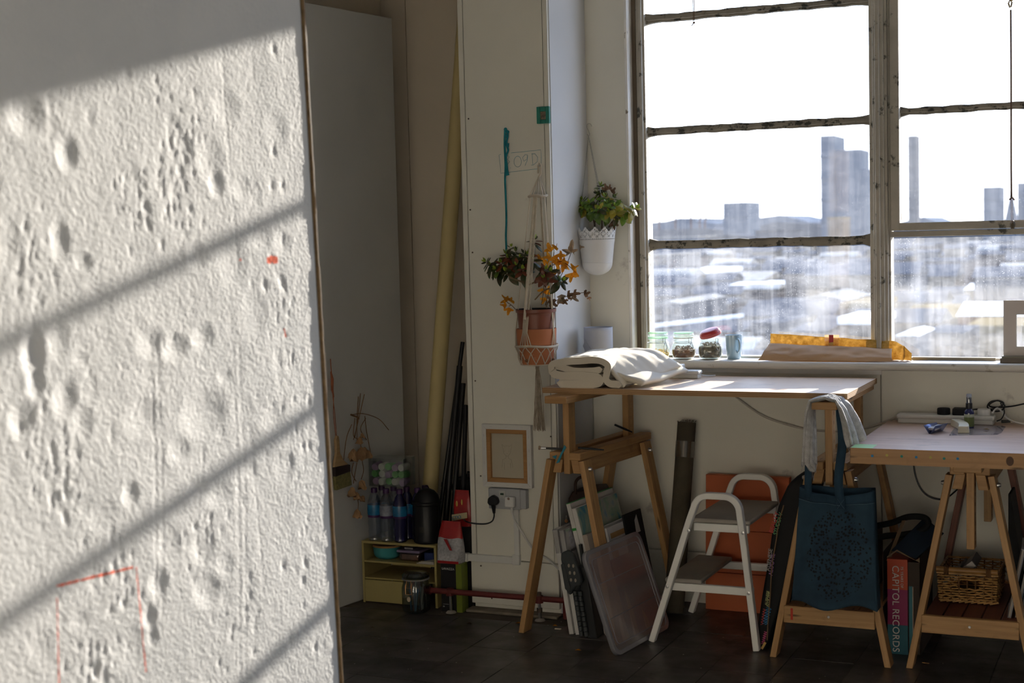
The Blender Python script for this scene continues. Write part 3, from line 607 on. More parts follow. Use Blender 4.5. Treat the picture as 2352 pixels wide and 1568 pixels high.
def sl(y, z, d): return P0 + us*((y-P0.y)/us.y) + ns*d + V((0, 0, z-P0.z))
bk = MB()      # rest of the slab around the finely dented face
e_lo, e_hi = 2.862+.042*(1.2-0), 2.862+.042*(1.2-2.35)
bk.add([sl(1.66, 0, -.007), sl(e_lo, 0, -.007), sl(e_hi, 2.35, -.007), sl(1.66, 2.35, -.007), sl(1.66, 0, -.10), sl(e_lo, 0, -.10), sl(e_hi, 2.35, -.10), sl(1.66, 2.35, -.10)],
       [(0, 1, 2, 3), (7, 6, 5, 4), (0, 4, 5, 1), (1, 5, 6, 2), (2, 6, 7, 3), (3, 7, 4, 0)]).build('foam_body', PS, slab_root)
eb = MB(); n = 60; rnd = random.Random(3)
ex = []
for i in range(n+1):
    z = 2.35*i/n; ye = 2.862+.042*(1.2-z); ex.append((z, ye))
for i in range(n):
    (z0, y0), (z1, y1) = ex[i], ex[i+1]; pr = .0035 + rnd.uniform(-.0008, .0008)
    eb.add([sl(y0+.001, z0, -.11), sl(y0+.0035, z0, -.11), sl(y0+.0035, z0, pr), sl(y0+.001, z0, pr), sl(y1+.001, z1, -.11), sl(y1+.0035, z1, -.11), sl(y1+.0035, z1, pr), sl(y1+.001, z1, pr)],
           [(3, 2, 1, 0), (4, 5, 6, 7), (0, 1, 5, 4), (1, 2, 6, 5), (2, 3, 7, 6), (3, 0, 4, 7)])
eb.build('edge_board', wood('hardboard', (.16, .10, .05), (.30, .20, .10), knots=False), slab_root, label='thin brown hardboard edge')
MB().add([sl(1.66, 0, -.101), sl(e_lo, 0, -.101), sl(e_hi, 2.35, -.101), sl(1.66, 2.35, -.101), sl(1.66, 0, -.11), sl(e_lo, 0, -.11), sl(e_hi, 2.35, -.11), sl(1.66, 2.35, -.11)],
       [(0, 1, 2, 3), (7, 6, 5, 4), (0, 4, 5, 1), (1, 5, 6, 2), (2, 6, 7, 3), (3, 7, 4, 0)]).build('backing_board', GREYB, slab_root)

# grey board partition in front of the left wall
q = V((-3.124, 5.224, 0)); pb = [q+u9*.447, q-u9*1.6, q-u9*1.6-n9*.02, q+u9*.447-n9*.02]
o = MB().prism(pb, (0, 0, 2.455)).build('partition_board', GREYB, bevel=.002, label='tall grey painted board standing before the left wall', cat='board')

# ================================================================== TABLES AND TRESTLES
HOLE = mat('bored_hole', (.05, .03, .015), .9)
def rail(mb, path, wx, y0, y1):         # flat bar bent along a path in the X-Z plane
    n = len(path); L = []; 
    for i, (x, z) in enumerate(path):
        a = path[max(i-1, 0)]; b = path[min(i+1, n-1)]; tx, tz = b[0]-a[0], b[1]-a[1]; l = math.hypot(tx, tz); nx, nz = -tz/l, tx/l
        L.append(((x-nx*wx/2, z-nz*wx/2), (x+nx*wx/2, z+nz*wx/2)))
    vs = []; fs = []; uv = []; d = 0
    for (a, b) in L: vs += [(a[0], y0, a[1]), (b[0], y0, b[1]), (b[0], y1, b[1]), (a[0], y1, a[1])]
    for i in range(n-1):
        dl = math.dist(path[i], path[i+1])
        for k in range(4): q = (k+1) % 4; fs.append((i*4+k, i*4+q, i*4+4+q, i*4+4+k)); uv.append([(d, k*.05), (d, k*.05+.03), (d+dl, k*.05+.03), (d+dl, k*.05)])
        d += dl
    fs += [(3, 2, 1, 0), (n*4-4, n*4-3, n*4-2, n*4-1)]; uv += [[(0, 0)]*4]*2
    return mb.add(vs, fs, uv)
def trestle(loc, rz, top, label, shelf=False, split=.20, m=PINE, mfar=PINE):
    r = thing('trestle', loc, label, 'trestle', 'wooden trestles under the two tables'); r.rotation_euler.z = 0
    O = V(loc)
    def bld(mb, name, mm, **k):
        o = mb.build(name, mm, r, **k); return o
    def W(x, y, z): return O+V((x, y, z))
    bld(MB().beam(W(0, -.35, top-.014), W(0, .34, top-.014), .092, .027), 'top_bar', m, bevel=.003)
    for y in (-.245, .265):
        lo = top-.30
        pm = MB().beam(W(0, y, lo), W(0, y, top-.027), .026, .052, up=(0, 1, 0)); p = bld(pm, 'post', m, bevel=.002)
        hm = MB()
        for k in range(8):
            z = top-.05-k*.033
            for s_ in (-1, 1): hm.lathe([(.0001, 0), (.0062, 0), (.0062, .0006)], W(s_*.0128, y, z), 10, Matrix.Rotation(R(90*s_), 3, 'Y'))
        o = hm.build('peg_holes', HOLE, p, kind='stuff')
    for s_ in (-1, 1):
        bld(MB().beam(W(s_*.041, -.285, .688), W(s_*.041, .345, .688), .048, .028), 'head_rail', m, bevel=.003)
        hp = [W(s_*.016, -.27, .674), W(s_*.048, -.27, .674), W(s_*.060, -.27, .622), W(s_*.026, -.27, .622)]
        bld(MB().prism(hp, (0, .60, 0)), 'head_cheek', m, bevel=.002)
    for y in (-.255, .275):
        for s_ in (-1, 1):
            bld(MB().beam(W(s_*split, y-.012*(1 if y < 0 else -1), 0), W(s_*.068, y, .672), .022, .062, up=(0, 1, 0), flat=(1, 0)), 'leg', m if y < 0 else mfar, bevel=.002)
            bo = MB().lathe([(.0001, .012), (.006, .012), (.009, .004), (.009, 0)], W(s_*.085, y, .64), 10, Matrix.Rotation(R(90*s_), 3, 'Y')); bld(bo, 'wing_bolt', STEEL)
    if shelf:
        for y in (-.292, .30):
            o = bld(MB().box(W(-.158, y-.01, .130), W(.158, y+.01, .19)), 'shelf_plank', m, bevel=.002)
            MB().lathe([(.0001, .002), (.004, .002), (.005, 0)], W(0, y-.0105, .162), 10, Matrix.Rotation(R(90), 3, 'X')).build('screw', STEEL, o)
        for k in range(5):
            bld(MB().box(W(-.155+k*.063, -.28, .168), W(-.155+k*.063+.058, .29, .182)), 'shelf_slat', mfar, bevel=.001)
    r.rotation_euler.z = rz
    return r
tr1 = trestle((-2.03, 5.355, 0), R(-6), .919, 'raised wooden trestle at the left end of the plywood table, canvases beneath', m=PINE)
tr2 = trestle((-1.082, 5.368, 0), 0, .919, 'raised wooden trestle draped with a towel and denim bag', True, m=PINE)
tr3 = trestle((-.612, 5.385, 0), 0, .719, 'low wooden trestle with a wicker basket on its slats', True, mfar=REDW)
# dabs of paint on trestle 2
MB().box((-1.215, 5.0645, .142), (-1.207, 5.0655, .183)).build('paint_dab', mat('red_paint', (.55, .04, .02), .5), tr2, label='red paint dab on the front plank')

def plyedge(name):
    m, t, b = nodes(name); geo = N(t, 'ShaderNodeNewGeometry'); wv = N(t, 'ShaderNodeTexWave', i_Scale=52.0, i_Distortion=1.2, i_Detail=3.0, wave_type='BANDS', bands_direction='Z'); t.links.new(geo.outputs['Position'], wv.inputs['Vector'])
    o = ramp(t, wv.outputs['Fac'], [(.3, (.26, .14, .06)), (.6, (.50, .31, .15))]).outputs[0]; t.links.new(o, b.inputs['Base Color']); b.inputs['Roughness'].default_value = .7; return m
PE = plyedge('ply_edge')
def top_board(x0, x1, y0, y1, z0, z1, mtop, medge, name, label, bevel=.0015):
    mb = MB(); vs = [(x0, y0, z0), (x1, y0, z0), (x1, y1, z0), (x0, y1, z0), (x0, y0, z1), (x1, y0, z1), (x1, y1, z1), (x0, y1, z1)]
    mb.c = 0; mb.add(vs, [(4, 5, 6, 7), (3, 2, 1, 0)], [[(x0, y0), (x1, y0), (x1, y1), (x0, y1)], [(x0, y1), (x1, y1), (x1, y0), (x0, y0)]]); mb.c = 1
    mb.add(vs, [(0, 1, 5, 4), (1, 2, 6, 5), (2, 3, 7, 6), (3, 0, 4, 7)], [[(x0, 0), (x1, 0), (x1, .05), (x0, .05)], [(y0, 0), (y1, 0), (y1, .05), (y0, .05)]]*2)
    return mb.build(name, [mtop, medge], bevel=bevel, label=label, cat='table top')
lt = top_board(-2.157, -1.017, 5.10, 5.665, .920, .940, PLY, PE, 'table_top', 'thin plywood table top under the window, striped by sunlight')
PINKT = wood('worn_pine_top', (.50, .33, .24), (.64, .47, .37), (1.2, 22), .42, bmp=.05)
rtp = top_board(-.981, .62, 4.955, 5.737, .7215, .774, PINKT, wood('pine_edge', (.36, .19, .08), (.50, .29, .13), (2, 90)), 'table_top', 'thick pine table top with coloured dots along its front edge', .003)
dc = [(.02, .20, .42), (.50, .42, .10), (.02, .24, .20)]
DM = [mat('dot_blue', dc[0]), mat('dot_yellow', dc[1]), mat('dot_green', dc[2])]
for x, z, k in [(-.907, .752, 0), (-.859, .756, 1), (-.811, .754, 2), (-.764, .753, 0), (-.718, .754, 1), (-.675, .752, 2), (-.632, .753, 0)]:
    MB().lathe([(.0001, .0006), (.0042, .0006), (.0045, 0)], (x, 4.955, z-.003), 16, Matrix.Rotation(R(90), 3, 'X')).build('dot_sticker', DM[k], rtp)
MB().lathe([(.0001, .0004), (.012, .0004), (.012, 0)], (-.47, 4.955, .748), 14, Matrix.Rotation(R(90), 3, 'X') @ Matrix.Diagonal((1, 1.3, 1))).build('knot', mat('knot', (.10, .05, .03)), rtp)
MB().box((-.978, 4.958, .774), (-.907, 5.046, .7746)).build('tape_strip', mat('green_tape', (.42, .72, .34), .5), base=(-.94, 5, .774), label='pale green tape strip on the near corner of the pine table', cat='tape')
lg = MB().box((.45, 5.0, 0), (.5, 5.05, .7215)).box((.45, 5.65, 0), (.5, 5.7, .7215)).box((.45, 5.05, .65), (.5, 5.65, .7215)).build('end_frame', PINE, rtp)

# ================================================================== STEP LADDER
sl_ = thing('step_ladder', (-1.57, 5.35, 0), 'white painted two-step wooden ladder with hooped handles beside the orange board', 'step ladder')
def hoop(dx):
    xl, xr = -1.582+dx, -1.412+dx; zt = .555; rr_ = .055; P = [(-1.752+dx, 0)]
    tl = (xl+.004, zt-rr_); tr_ = (xr+.0, zt-rr_)
    P += [(-1.752+dx+(tl[0]-.022-(-1.752+dx))*k/4, (zt-rr_-.04)*k/4) for k in (1, 2, 3, 4)]
    for k in range(0, 8): a = R(160-k*10); P.append((xl+rr_+rr_*math.cos(a)*1.0, zt-rr_+rr_*math.sin(a)))
    for k in range(0, 9): a = R(90-k*10.5); P.append((xr-rr_+rr_*math.cos(a)*1.0, zt-rr_+rr_*math.sin(a)))
    P += [(xr+.002+(-1.358+dx-xr)*k/4, (zt-rr_)*(1-k/4)) for k in (1, 2, 3, 4)]
    return P
fr = rail(MB(), hoop(0), .023, 5.12, 5.152).build('side_frame', WHITEP, sl_, bevel=.003)
ff = rail(MB(), hoop(.012), .023, 5.575, 5.607).build('side_frame', WHITEP, sl_, bevel=.003)
STEPM = mat('worn_step', (.36, .33, .29), .6, .15, 5, .2, 60, dirt=(.20, .17, .14), dsc=6)
MB().beam((-1.603, 5.363, .458), (-1.378, 5.363, .458), .424, .017).build('step', STEPM, sl_, bevel=.006, label='upper grey worn step')
MB().beam((-1.705, 5.363, .229), (-1.565, 5.363, .229), .424, .017).build('step', STEPM, sl_, bevel=.006, label='lower grey worn step')
for y in (5.152, 5.553):
    MB().box((-1.590, y, .420), (-1.385, y+.02, .449)).build('step_rail', WHITEP, sl_, bevel=.002)
    MB().box((-1.690, y, .192), (-1.372, y+.02, .2205)).build('step_rail', WHITEP, sl_, bevel=.002)
for x, z in ((-1.600, .425), (-1.398, .428), (-1.686, .212), (-1.380, .210)):
    MB().lathe([(.0001, .0015), (.003, .0015), (.006, .001), (.0065, 0)], (x, 5.12, z), 14, Matrix.Rotation(R(90), 3, 'X')).build('screw', STEEL, sl_)

# ================================================================== FOLDED CLOTH, TOWEL, BAGS
CANV = mat('canvas_cloth', (.66, .60, .50), .92, .05, 5, .12, 420, sheen=.1)
cl = thing('folded_cloth', (-1.93, 5.33, .9325), 'folded cream canvas cloth piled on the left of the plywood table', 'cloth')
def slab_path(mb, path, th, y0, y1, skew=0.0, ny=14, wob=.004, seed=1, sk_fn=None):
    P = spl([(a, 0, b) for a, b in path], 6); n = len(P); top = []; bot = []
    for i, p in enumerate(P):
        t = (P[min(i+1, n-1)]-P[max(i-1, 0)]).normalized(); nn = V((-t.z, 0, t.x)); top.append(p+nn*th/2); bot.append(p-nn*th/2)
    ring = top+[P[-1]+(P[-1]-P[-2]).normalized()*th*.4]+bot[::-1]+[P[0]-(P[1]-P[0]).normalized()*th*.4]; m_ = len(ring)
    def fn(i, j):
        k = int(round(i*m_)) % m_; p = ring[k]; v = j
        e = 1-.5*(max(0, (.05-v)/.05)**2+max(0, (v-.95)/.05)**2)*.4
        c = V((sum(q.x for q in ring)/m_, 0, .99)); q = p
        dx = skew*v + noise.noise(V((p.x*9, v*3, p.z*9+seed)))*wob; dz = noise.noise(V((p.x*14, v*4+5, p.z*9+seed)))*wob*.6
        if sk_fn: dx += sk_fn(p, v)
        return (q.x+dx, y0+(y1-y0)*v + noise.noise(V((p.x*7, p.z*12, seed*3)))*wob, q.z+dz)
    vs = [V(fn(k/m_, j/(ny-1))) for k in range(m_) for j in range(ny)]; fs = []
    for k in range(m_):
        q = (k+1) % m_
        for j in range(ny-1): fs.append((k*ny+j, q*ny+j, q*ny+j+1, k*ny+j+1))
    fs.append(tuple(k*ny for k in reversed(range(m_)))); fs.append(tuple(k*ny+ny-1 for k in range(m_)))
    mb.add(vs, fs); return mb
b = MB()
slab_path(b, [(-1.985, .946), (-2.05, .944), (-2.120, .948)], .028, 5.185, 5.50, .0, seed=2)
slab_path(b, [(-2.115, .9475), (-2.04, .947), (-1.975, .950), (-1.957, .962), (-1.972, .976), (-2.03, .978), (-2.12, .980), (-2.146, .992), (-2.148, 1.004)], .031, 5.18, 5.50, .0, seed=3)
slab_path(b, [(-2.150, 1.0), (-2.140, 1.014), (-2.06, .998), (-1.99, .998), (-1.955, 1.004)], .024, 5.185, 5.5, .0, seed=4)
b.build('fold', CANV, cl, sharp=80, label='doubled lower folds')
b = MB()
def drop(p, v): return 0
slab_path(b, [(-2.152, 1.004), (-2.148, 1.022), (-2.10, 1.030), (-2.02, 1.037), (-1.955, 1.038), (-1.925, 1.020), (-1.930, .992), (-1.935, .966), (-1.918, .950), (-1.880, .946)], .026, 5.175, 5.50, .0, ny=18, wob=.008, seed=7)
b.build('fold', CANV, cl, sharp=80, label='top fold rolling over to the right')
def drape(u, v):     # wide top sheet running down to the right, creased
    y = 5.18+.34*v; xr = -1.862+.118*v; xl = -2.10; x = xl+(xr-xl)*u
    top = 1.050-.006*abs(u-.35)*3 + .004*v; z = top
    if u > .55: q = (u-.55)/.45; z = top-(.100-.045*v)*q**(1.5+.8*v)
    z += .0055*math.sin((u*14+v*5.0))*max(0, u-.42)*1.6 + .004*noise.noise(V((u*11, v*3, 1))) + .006*noise.noise(V((u*2.5, v*9, 4)))*(.2+u)
    e_ = max(0, (.08-v)/.08); z -= .004*e_*e_
    return (x, y+.010*math.sin(u*3.0), z)
b = MB().grid(drape, 60, 30); b.build('top_sheet', CANV, cl, solid=.010, sharp=80)
def under(u, v):
    y = 5.20+.36*v; x = -1.96+(.165+.062*v)*u; z = .945+.055*(1-u)**.7+.020*v + .004*math.sin(u*7+v*9)
    return (x, y, z)
MB().grid(under, 20, 14).build('under_layer', CANV, cl, solid=.016, sharp=80)

TOWM, t_, b_ = nodes('terry_towel'); co_ = coord(t_, 'Object'); nz1 = noisen(t_, co_, 420, 2); nz2 = noisen(t_, co_, 60, 4)
t_.links.new(ramp(t_, nz2, [(.3, (.50, .49, .48)), (.7, (.70, .69, .68))]).outputs[0], b_.inputs['Base Color']); b_.inputs['Roughness'].default_value = .95; bump(t_, b_, nz1, .9, .004)
tw = thing('towel', (-1.08, 5.06, .93), 'ragged grey terry towel hanging over the trestle end at the table corner', 'towel')
def towel(u, v):     # u along the drop, v along Y
    P = [(-1.150, .70), (-1.142, .80), (-1.136, .885), (-1.122, .922), (-1.07, .935), (-1.035, .925), (-1.018, .895), (-1.002, .84), (-.985, .765)]
    s_ = u*(len(P)-1); i = min(int(s_), len(P)-2); f = s_-i; x = P[i][0]*(1-f)+P[i+1][0]*f; z = P[i][1]*(1-f)+P[i+1][1]*f
    y = 4.985+.105*v; L = max(0, (u-.6)/.4); Ls = max(0, (.35-u)/.35)
    x += (.014*math.sin(v*15+1)+.030*v-.012)*L*1.2 + (.046*v*(1-.3*math.sin(v*9)))*Ls*1.3
    z += .055*L*(v-.6)*(v-.2)*2 + .02*Ls*math.sin(v*9) + .0035*math.sin(v*26)*(1 if .3 < u < .65 else .2)
    y += .02*L*math.sin(u*9)-.075*v*Ls*1.6+.012*math.sin(v*14)*Ls
    return (x, y, z+.002*noise.noise(V((u*30, v*20, 0))))
MB().grid(towel, 60, 34).build('cloth', TOWM, tw, solid=.008, sharp=80)
th_ = MB(); random.seed(8)
for i in range(26):
    k = random.random(); s_ = random.choice((0, 1)); p = V(towel(0.0 if s_ == 0 else 1.0, k)); d = V((random.uniform(-.01, .01), random.uniform(-.01, .006), -random.uniform(.012, .045)))
    th_.tube(spl([p, p+d*.5+V((random.uniform(-.004, .004), 0, 0)), p+d], 3), .0006, 4)
th_.build('loose_threads', TOWM, tw, kind='stuff')

DEN, t_, b_ = nodes('denim'); co_ = coord(t_, 'Object'); uvn = coord(t_, 'UV')
f1 = noisen(t_, co_, 6, 6, .6); wv = N(t_, 'ShaderNodeTexWave', i_Scale=260.0, i_Distortion=.6, bands_direction='DIAGONAL'); t_.links.new(co_, wv.inputs['Vector'])
dc_ = ramp(t_, f1, [(.3, (.012, .028, .052)), (.55, (.020, .052, .085)), (.8, (.034, .078, .115))]).outputs[0]
vo = N(t_, 'ShaderNodeTexVoronoi', i_Scale=1.0, i_Randomness=.8); mp = t_.nodes.new('ShaderNodeMapping'); mp.inputs['Scale'].default_value = (26, 38, 1); t_.links.new(uvn, mp.inputs[0]); t_.links.new(mp.outputs[0], vo.inputs['Vector'])
blot = ramp(t_, vo.outputs['Distance'], [(.36, (1,)*3), (.46, (0,)*3)]).outputs[0]
gn = N(t_, 'ShaderNodeTexGradient', gradient_type='SPHERICAL'); mp2 = t_.nodes.new('ShaderNodeMapping'); mp2.inputs['Location'].default_value = (-.55*2.4, -.45*2.5, 0); mp2.inputs['Scale'].default_value = (2.4, 2.5, 1)
t_.links.new(uvn, mp2.inputs[0]); t_.links.new(mp2.outputs[0], gn.inputs[0]); ms2 = ramp(t_, gn.outputs['Fac'], [(.02, (0,)*3), (.06, (1,)*3)]).outputs[0]
ml = N(t_, 'ShaderNodeMath', operation='MULTIPLY'); t_.links.new(blot, ml.inputs[0]); t_.links.new(ms2, ml.inputs[1])
DENP = DEN
t_.links.new(mixc(t_, ml.outputs[0], dc_, (.006, .008, .012)), b_.inputs['Base Color']); b_.inputs['Roughness'].default_value = .9; bump(t_, b_, wv.outputs['Fac'], .2, .0006)
DEN2 = mat('denim_plain', (.018, .046, .078), .9, .3, 7, .3, 200); STI = mat('stitching', (.10, .16, .22), .8, .2)
tb = thing('tote_bag', (-1.05, 5.0, .2), 'dark blue denim tote bag with black blotchy print hanging from the trestle', 'bag')
def bagf(u, v):      # front panel; v 0 bottom .. 1 top
    xl = -1.190+.030*v; xr = -.900-.006*v; x = xl+(xr-xl)*u; z = .222+.405*v + (.012*math.sin(u*9+1)*(1-v)**2) - .022*max(0, v-.8)/.2*math.sin(u*math.pi)*1.0
    y = 4.985 - .020*math.sin(u*math.pi)*(1-.4*v) + .008*math.sin(u*17+v*2)*(.4+.6*v) + .006*noise.noise(V((u*6, v*7, 2)))
    return (x, y, z)
def bagb(u, v):
    p = bagf(u, v); return (p[0]-.008*v, 5.035+.012*math.sin(u*8), p[2]+.02*max(0, v-.8)/.2*math.sin(u*math.pi))
MB().grid(bagf, 44, 60).build('front_panel', DENP, tb, solid=.002, sharp=80)
MB().grid(bagb, 24, 24).build('back_panel', DEN2, tb, solid=.002, sharp=80)
for u in (0.0, 1.0): MB().grid(lambda a, c: V(bagf(u, c)).lerp(V(bagb(u, c)), a)+V(((.014 if u == 0 else -.012)*math.sin(a*math.pi)*(.3+c), 0, 0)), 5, 24).build('gusset', DEN2, tb, solid=.002, sharp=80)
MB().grid(lambda a, c: V(bagf(a, 0)).lerp(V(bagb(a, 0)), c), 24, 3).build('bottom', DEN2, tb, solid=.002, sharp=80)
hm = MB().grid(lambda a, c: V(bagf(a, .90+.10*c))+V((0, -.003, 0)), 30, 5); hm.build('hem_band', DEN2, tb, solid=.002, sharp=80)
MB().tube([V(bagf(k/30, .9))+V((0, -.0045, 0)) for k in range(31)], .0008, 4).build('hem_stitch', STI, tb)
def strap(pts, w_, n=5):
    P = spl(pts, n); mb = MB(); vs = []; fs = []
    for i, p in enumerate(P): vs += [p-V((w_/2, 0, 0)), p+V((w_/2, 0, 0))]
    for i in range(len(P)-1): fs.append((2*i, 2*i+1, 2*i+3, 2*i+2))
    return mb.add(vs, fs, [[(0, 0)]*4]*len(fs))
bl = V(bagf(.14, .93)); br = V(bagf(.50, .93))
strap([bl+V((0, -.005, 0)), bl+V((0, -.003, .08)), V((-1.134, 5.035, .78)), V((-1.133, 5.055, .87)), V((-1.131, 5.06, .91)), V((-1.10, 5.06, .9215))], .024).build('strap', DEN2, tb, solid=.003, label='left denim strap')
strap([br+V((.02, -.005, -.02)), br+V((.012, -.003, .08)), V((-1.018, 5.015, .78)), V((-1.028, 5.04, .87)), V((-1.032, 5.05, .90)), V((-1.050, 5.06, .9215))], .030).build('strap', DEN2, tb, solid=.003, label='right denim strap')
for s_ in (-1, 1): MB().beam(br+V((.02-.012*s_, -.0085, -.02)), br+V((.02+.012*s_, -.0085, .014)), .0008, .0008).build('cross_stitch', STI, tb)

# long black printed bag leaning behind trestle 2
bb = thing('padded_bag', (-1.25, 5.2, 0), 'long black padded bag with neon lettering leaning between ladder and trestle', 'bag')
BAGM = mat('black_nylon', (.006, .006, .007), .7, .2, 20)
def pbag(i, j):      # closed section i, height j
    z = .003+.66*j; xl = np.interp(z, [0, .08, .2, .31, .42, .52, .60, .64, .67], [-1.345, -1.350, -1.332, -1.312, -1.296, -1.272, -1.235, -1.20, -1.165]); xr = np.interp(z, [0, .15, .4, .67], [-1.315, -1.26, -1.17, -1.125])
    a = 2*math.pi*i; cx = (xl+xr)/2; rx = (xr-xl)/2; sq = 1 if j < .93 else max(.05, 1-((j-.93)/.07)**2)
    return ((cx+rx*math.copysign(abs(math.cos(a))**.35, math.cos(a))*sq)*1.010, 5.26+.105*math.copysign(abs(math.sin(a))**.35, math.sin(a))*sq, z)
b = MB().grid(pbag, 28, 40, closed=True); b.build('body', BAGM, bb, sharp=60)
NE = {k: mat('neon_'+k, c, .6, .25, 30) for k, c in dict(red=(.75, .10, .10), green=(.20, .60, .25), violet=(.42, .20, .50), lime=(.50, .52, .22), blue=(.08, .35, .70), pink=(.80, .15, .35), grey=(.42, .42, .40)).items()}
def edge_txt(s_, z0, z1, size, m_, dx):
    def ex_(z): return np.interp(z, [0, .08, .2, .31, .42, .52, .60], [-1.345, -1.350, -1.332, -1.312, -1.296, -1.272, -1.235])
    p = V((ex_(z0)+dx, 5.120+.02, z0)); q = V((ex_(z1)+dx, 5.120+.02, z1)); L = (q-p).length; d = (q-p).normalized()
    o = text(s_, p, d, V((0, 0, 1)).cross(V((0, 1, 0)))*1, size, m_, bb, spacing=1.0); return o
YB = 5.153
def btxt(s_, p0, p1, size, m_):
    p, q = at(*p0, Y=YB), at(*p1, Y=YB); d = (q-p).normalized(); text(s_, p, d, V((-d.z, 0, d.x)), size, m_, bb, ext=.0015)
btxt('BEAUTY', (1775, 1225), (1793, 1165), .022, NE['red']); btxt('STUDDI V', (1784, 1229), (1800, 1170), .019, NE['green'])
btxt('ALIENESE', (1768, 1312), (1776, 1248), .020, NE['grey']); btxt('ALUOVIE', (1774, 1322), (1783, 1250), .020, NE['violet'])
btxt('ALIENESE', (1762, 1390), (1768, 1345), .013, NE['lime']); btxt('ALUOVIE', (1766, 1394), (1771, 1350), .014, NE['lime'])
for (x_, y_, x2_, y2_, cc_, am) in ((1755, 1432, 1764, 1394, 'blue', 4), (1760, 1434, 1769, 1396, 'blue', 3), (1750, 1434, 1756, 1398, 'red', 3), (1752, 1478, 1759, 1450, 'pink', 4)):
    MB().tube(spl([at(x_+(x2_-x_)*k/12+am*(1 if k % 2 else -1), y_+(y2_-y_)*k/12, Y=YB) for k in range(13)], 3), .0012, 4).build('script_print', NE[cc_], bb)
zz = at(1752, 1484, Y=5.125)
MB().beam(zz+V((-.004, 0, -.010)), zz+V((.010, 0, .016)), .009, .003, up=(0, 1, 0)).build('zip_pull', BRASS, bb, bevel=.001, label='brass zip pull')
zl = [at(x, y, Y=5.128) for x, y in ((1762, 1470), (1764, 1430), (1769, 1370), (1773, 1300), (1783, 1240), (1789, 1200), (1800, 1160))]
MB().tube(spl(zl, 5), .0022, 6).build('zip', mat('zip_brown', (.20, .12, .06), .5), bb)

# ================================================================== ON THE SILL
GLASSJ = clear('jar_glass', (.90, .96, .93), .07, (.8, .9, .85), .07)
GREENR = clear('green_glass_rim', (.62, .86, .66), .35, (.55, .80, .58), .06)
def wire(mb, pts, r=.0009): mb.tube(pts, r, 5)
def clip_jar(loc, label, filling, fillcol, fz, lid_open=False, S_=1.0):
    r = thing('clip_jar', loc, label, 'jar', 'glass clip jars on the window sill'); L = V(loc)
    pr = [(.0001, .002), (.034, .002), (.045, .008), (.0485, .022), (.0485, .045), (.044, .060), (.039, .068), (.038, .078), (.041, .080), (.041, .083), (.0375, .083)]
    MB().lathe([(a*S_, b*S_) for a, b in pr], L, 32).build('glass_body', GLASSJ, r)
    c = MB(); rnd = random.Random(int(loc[0]*1000)); 
    c.lathe([(.0001, .005), (.040*S_, .007), (.0455*S_, .02), (.046*S_, fz-.004), (.02, fz), (.0001, fz)], L, 24)
    for k in range(150):
        a = rnd.random()*6.28; q = rnd.random()**.5*.043; z = rnd.uniform(.010, fz+.008*(1-q/.043)+.004) if q > .034 else rnd.uniform(fz-.008, fz+.010)
        p = L+V((q*math.cos(a), q*math.sin(a), z)); d = V((rnd.uniform(-1, 1), rnd.uniform(-1, 1), rnd.uniform(-1, 1))).normalized()*.0065; e_ = d.orthogonal().normalized()*.0035
        c.add([p-d, p+e_, p+d, p-e_*.8+V((0, 0, .002))], [(0, 1, 2, 3)])
    c.build(filling, fillcol, r, kind='stuff')
    wm = MB(); ring = [L+V((.0425*math.cos(t), .0425*math.sin(t), .066)) for t in [k*math.pi/12 for k in range(24)]]; wm.tube(ring, .0012, 5, closed=True)
    a = L+V((.030, -.030, 0)); wire(wm, [a+V((0, 0, .068)), a+V((.002, -.002, .085)), a+V((.014, -.010, .086)), a+V((.016, -.012, .070)), a+V((.006, -.006, .050)), a+V((.014, -.012, .038)), a+V((.022, -.014, .046)), a+V((.018, -.012, .060)), a+V((.006, -.004, .066))])
    wire(wm, [a+V((.016, -.012, .070)), a+V((.024, -.012, .052)), a+V((.018, -.010, .034)), a+V((.008, -.008, .034))]); wm.build('wire_clip', STEEL, r)
    lp = [(.0001, .0), (.036, .0), (.040, .003), (.0425, .008), (.042, .013), (.036, .020), (.030, .022), (.0001, .023)]
    if not lid_open:
        MB().lathe([(a, b) for a, b in lp], L+V((0, 0, .087)), 32).build('lid', GLASSJ, r)
        MB().lathe([(.0385, .084), (.0415, .084), (.0415, .088), (.0385, .088), (.0385, .084)], L, 32).build('rubber_seal', GREENR if 'pale' in label else mat('seal', (.72, .76, .62), .6), r)
        MB().tube([L+V((.039*math.cos(t), .039*math.sin(t), .106)) for t in [k*math.pi/14 for k in range(28)]], .0018, 6, closed=True).build('lid_rim', GREENR, r)
    else:
        M = Matrix.Rotation(R(-13), 3, 'Y') @ Matrix.Rotation(R(14), 3, 'X'); o = L+V((.002, .0, .098))
        MB().lathe(lp, o, 32, M).build('lid', mat('red_lid', (.42, .03, .03), .3, spec=.6), r, label='red lid, tipped open')
        MB().lathe([(.0430, -.004), (.0445, .001), (.0445, .006), (.0415, .008), (.040, -.004), (.043, -.004)], o, 32, M).build('rubber_seal', mat('red_seal', (.50, .10, .10), .5), r)
        MB().lathe([(.0001, -.003), (.034, -.003), (.034, -.001), (.0001, -.001)], o, 24, M).build('lid_inside', mat('lid_cream', (.75, .70, .60), .6), r)
    return r
SZ = .998
clip_jar((-1.912, 5.745, SZ), 'left glass clip jar with pale green rim and golden dried flakes', 'flakes', mat('golden_flakes', (.75, .52, .16), .8, .35, 60), .026)
clip_jar((-1.805, 5.752, SZ), 'middle glass clip jar half full of brown dried pieces', 'flakes', mat('brown_flakes', (.20, .075, .035), .8, .4, 60), .042)
clip_jar((-1.695, 5.757, SZ), 'glass clip jar with tipped red lid over dark dried leaves', 'dried_leaves', mat('dark_leaves', (.12, .085, .05), .8, .7, 90), .055, True)
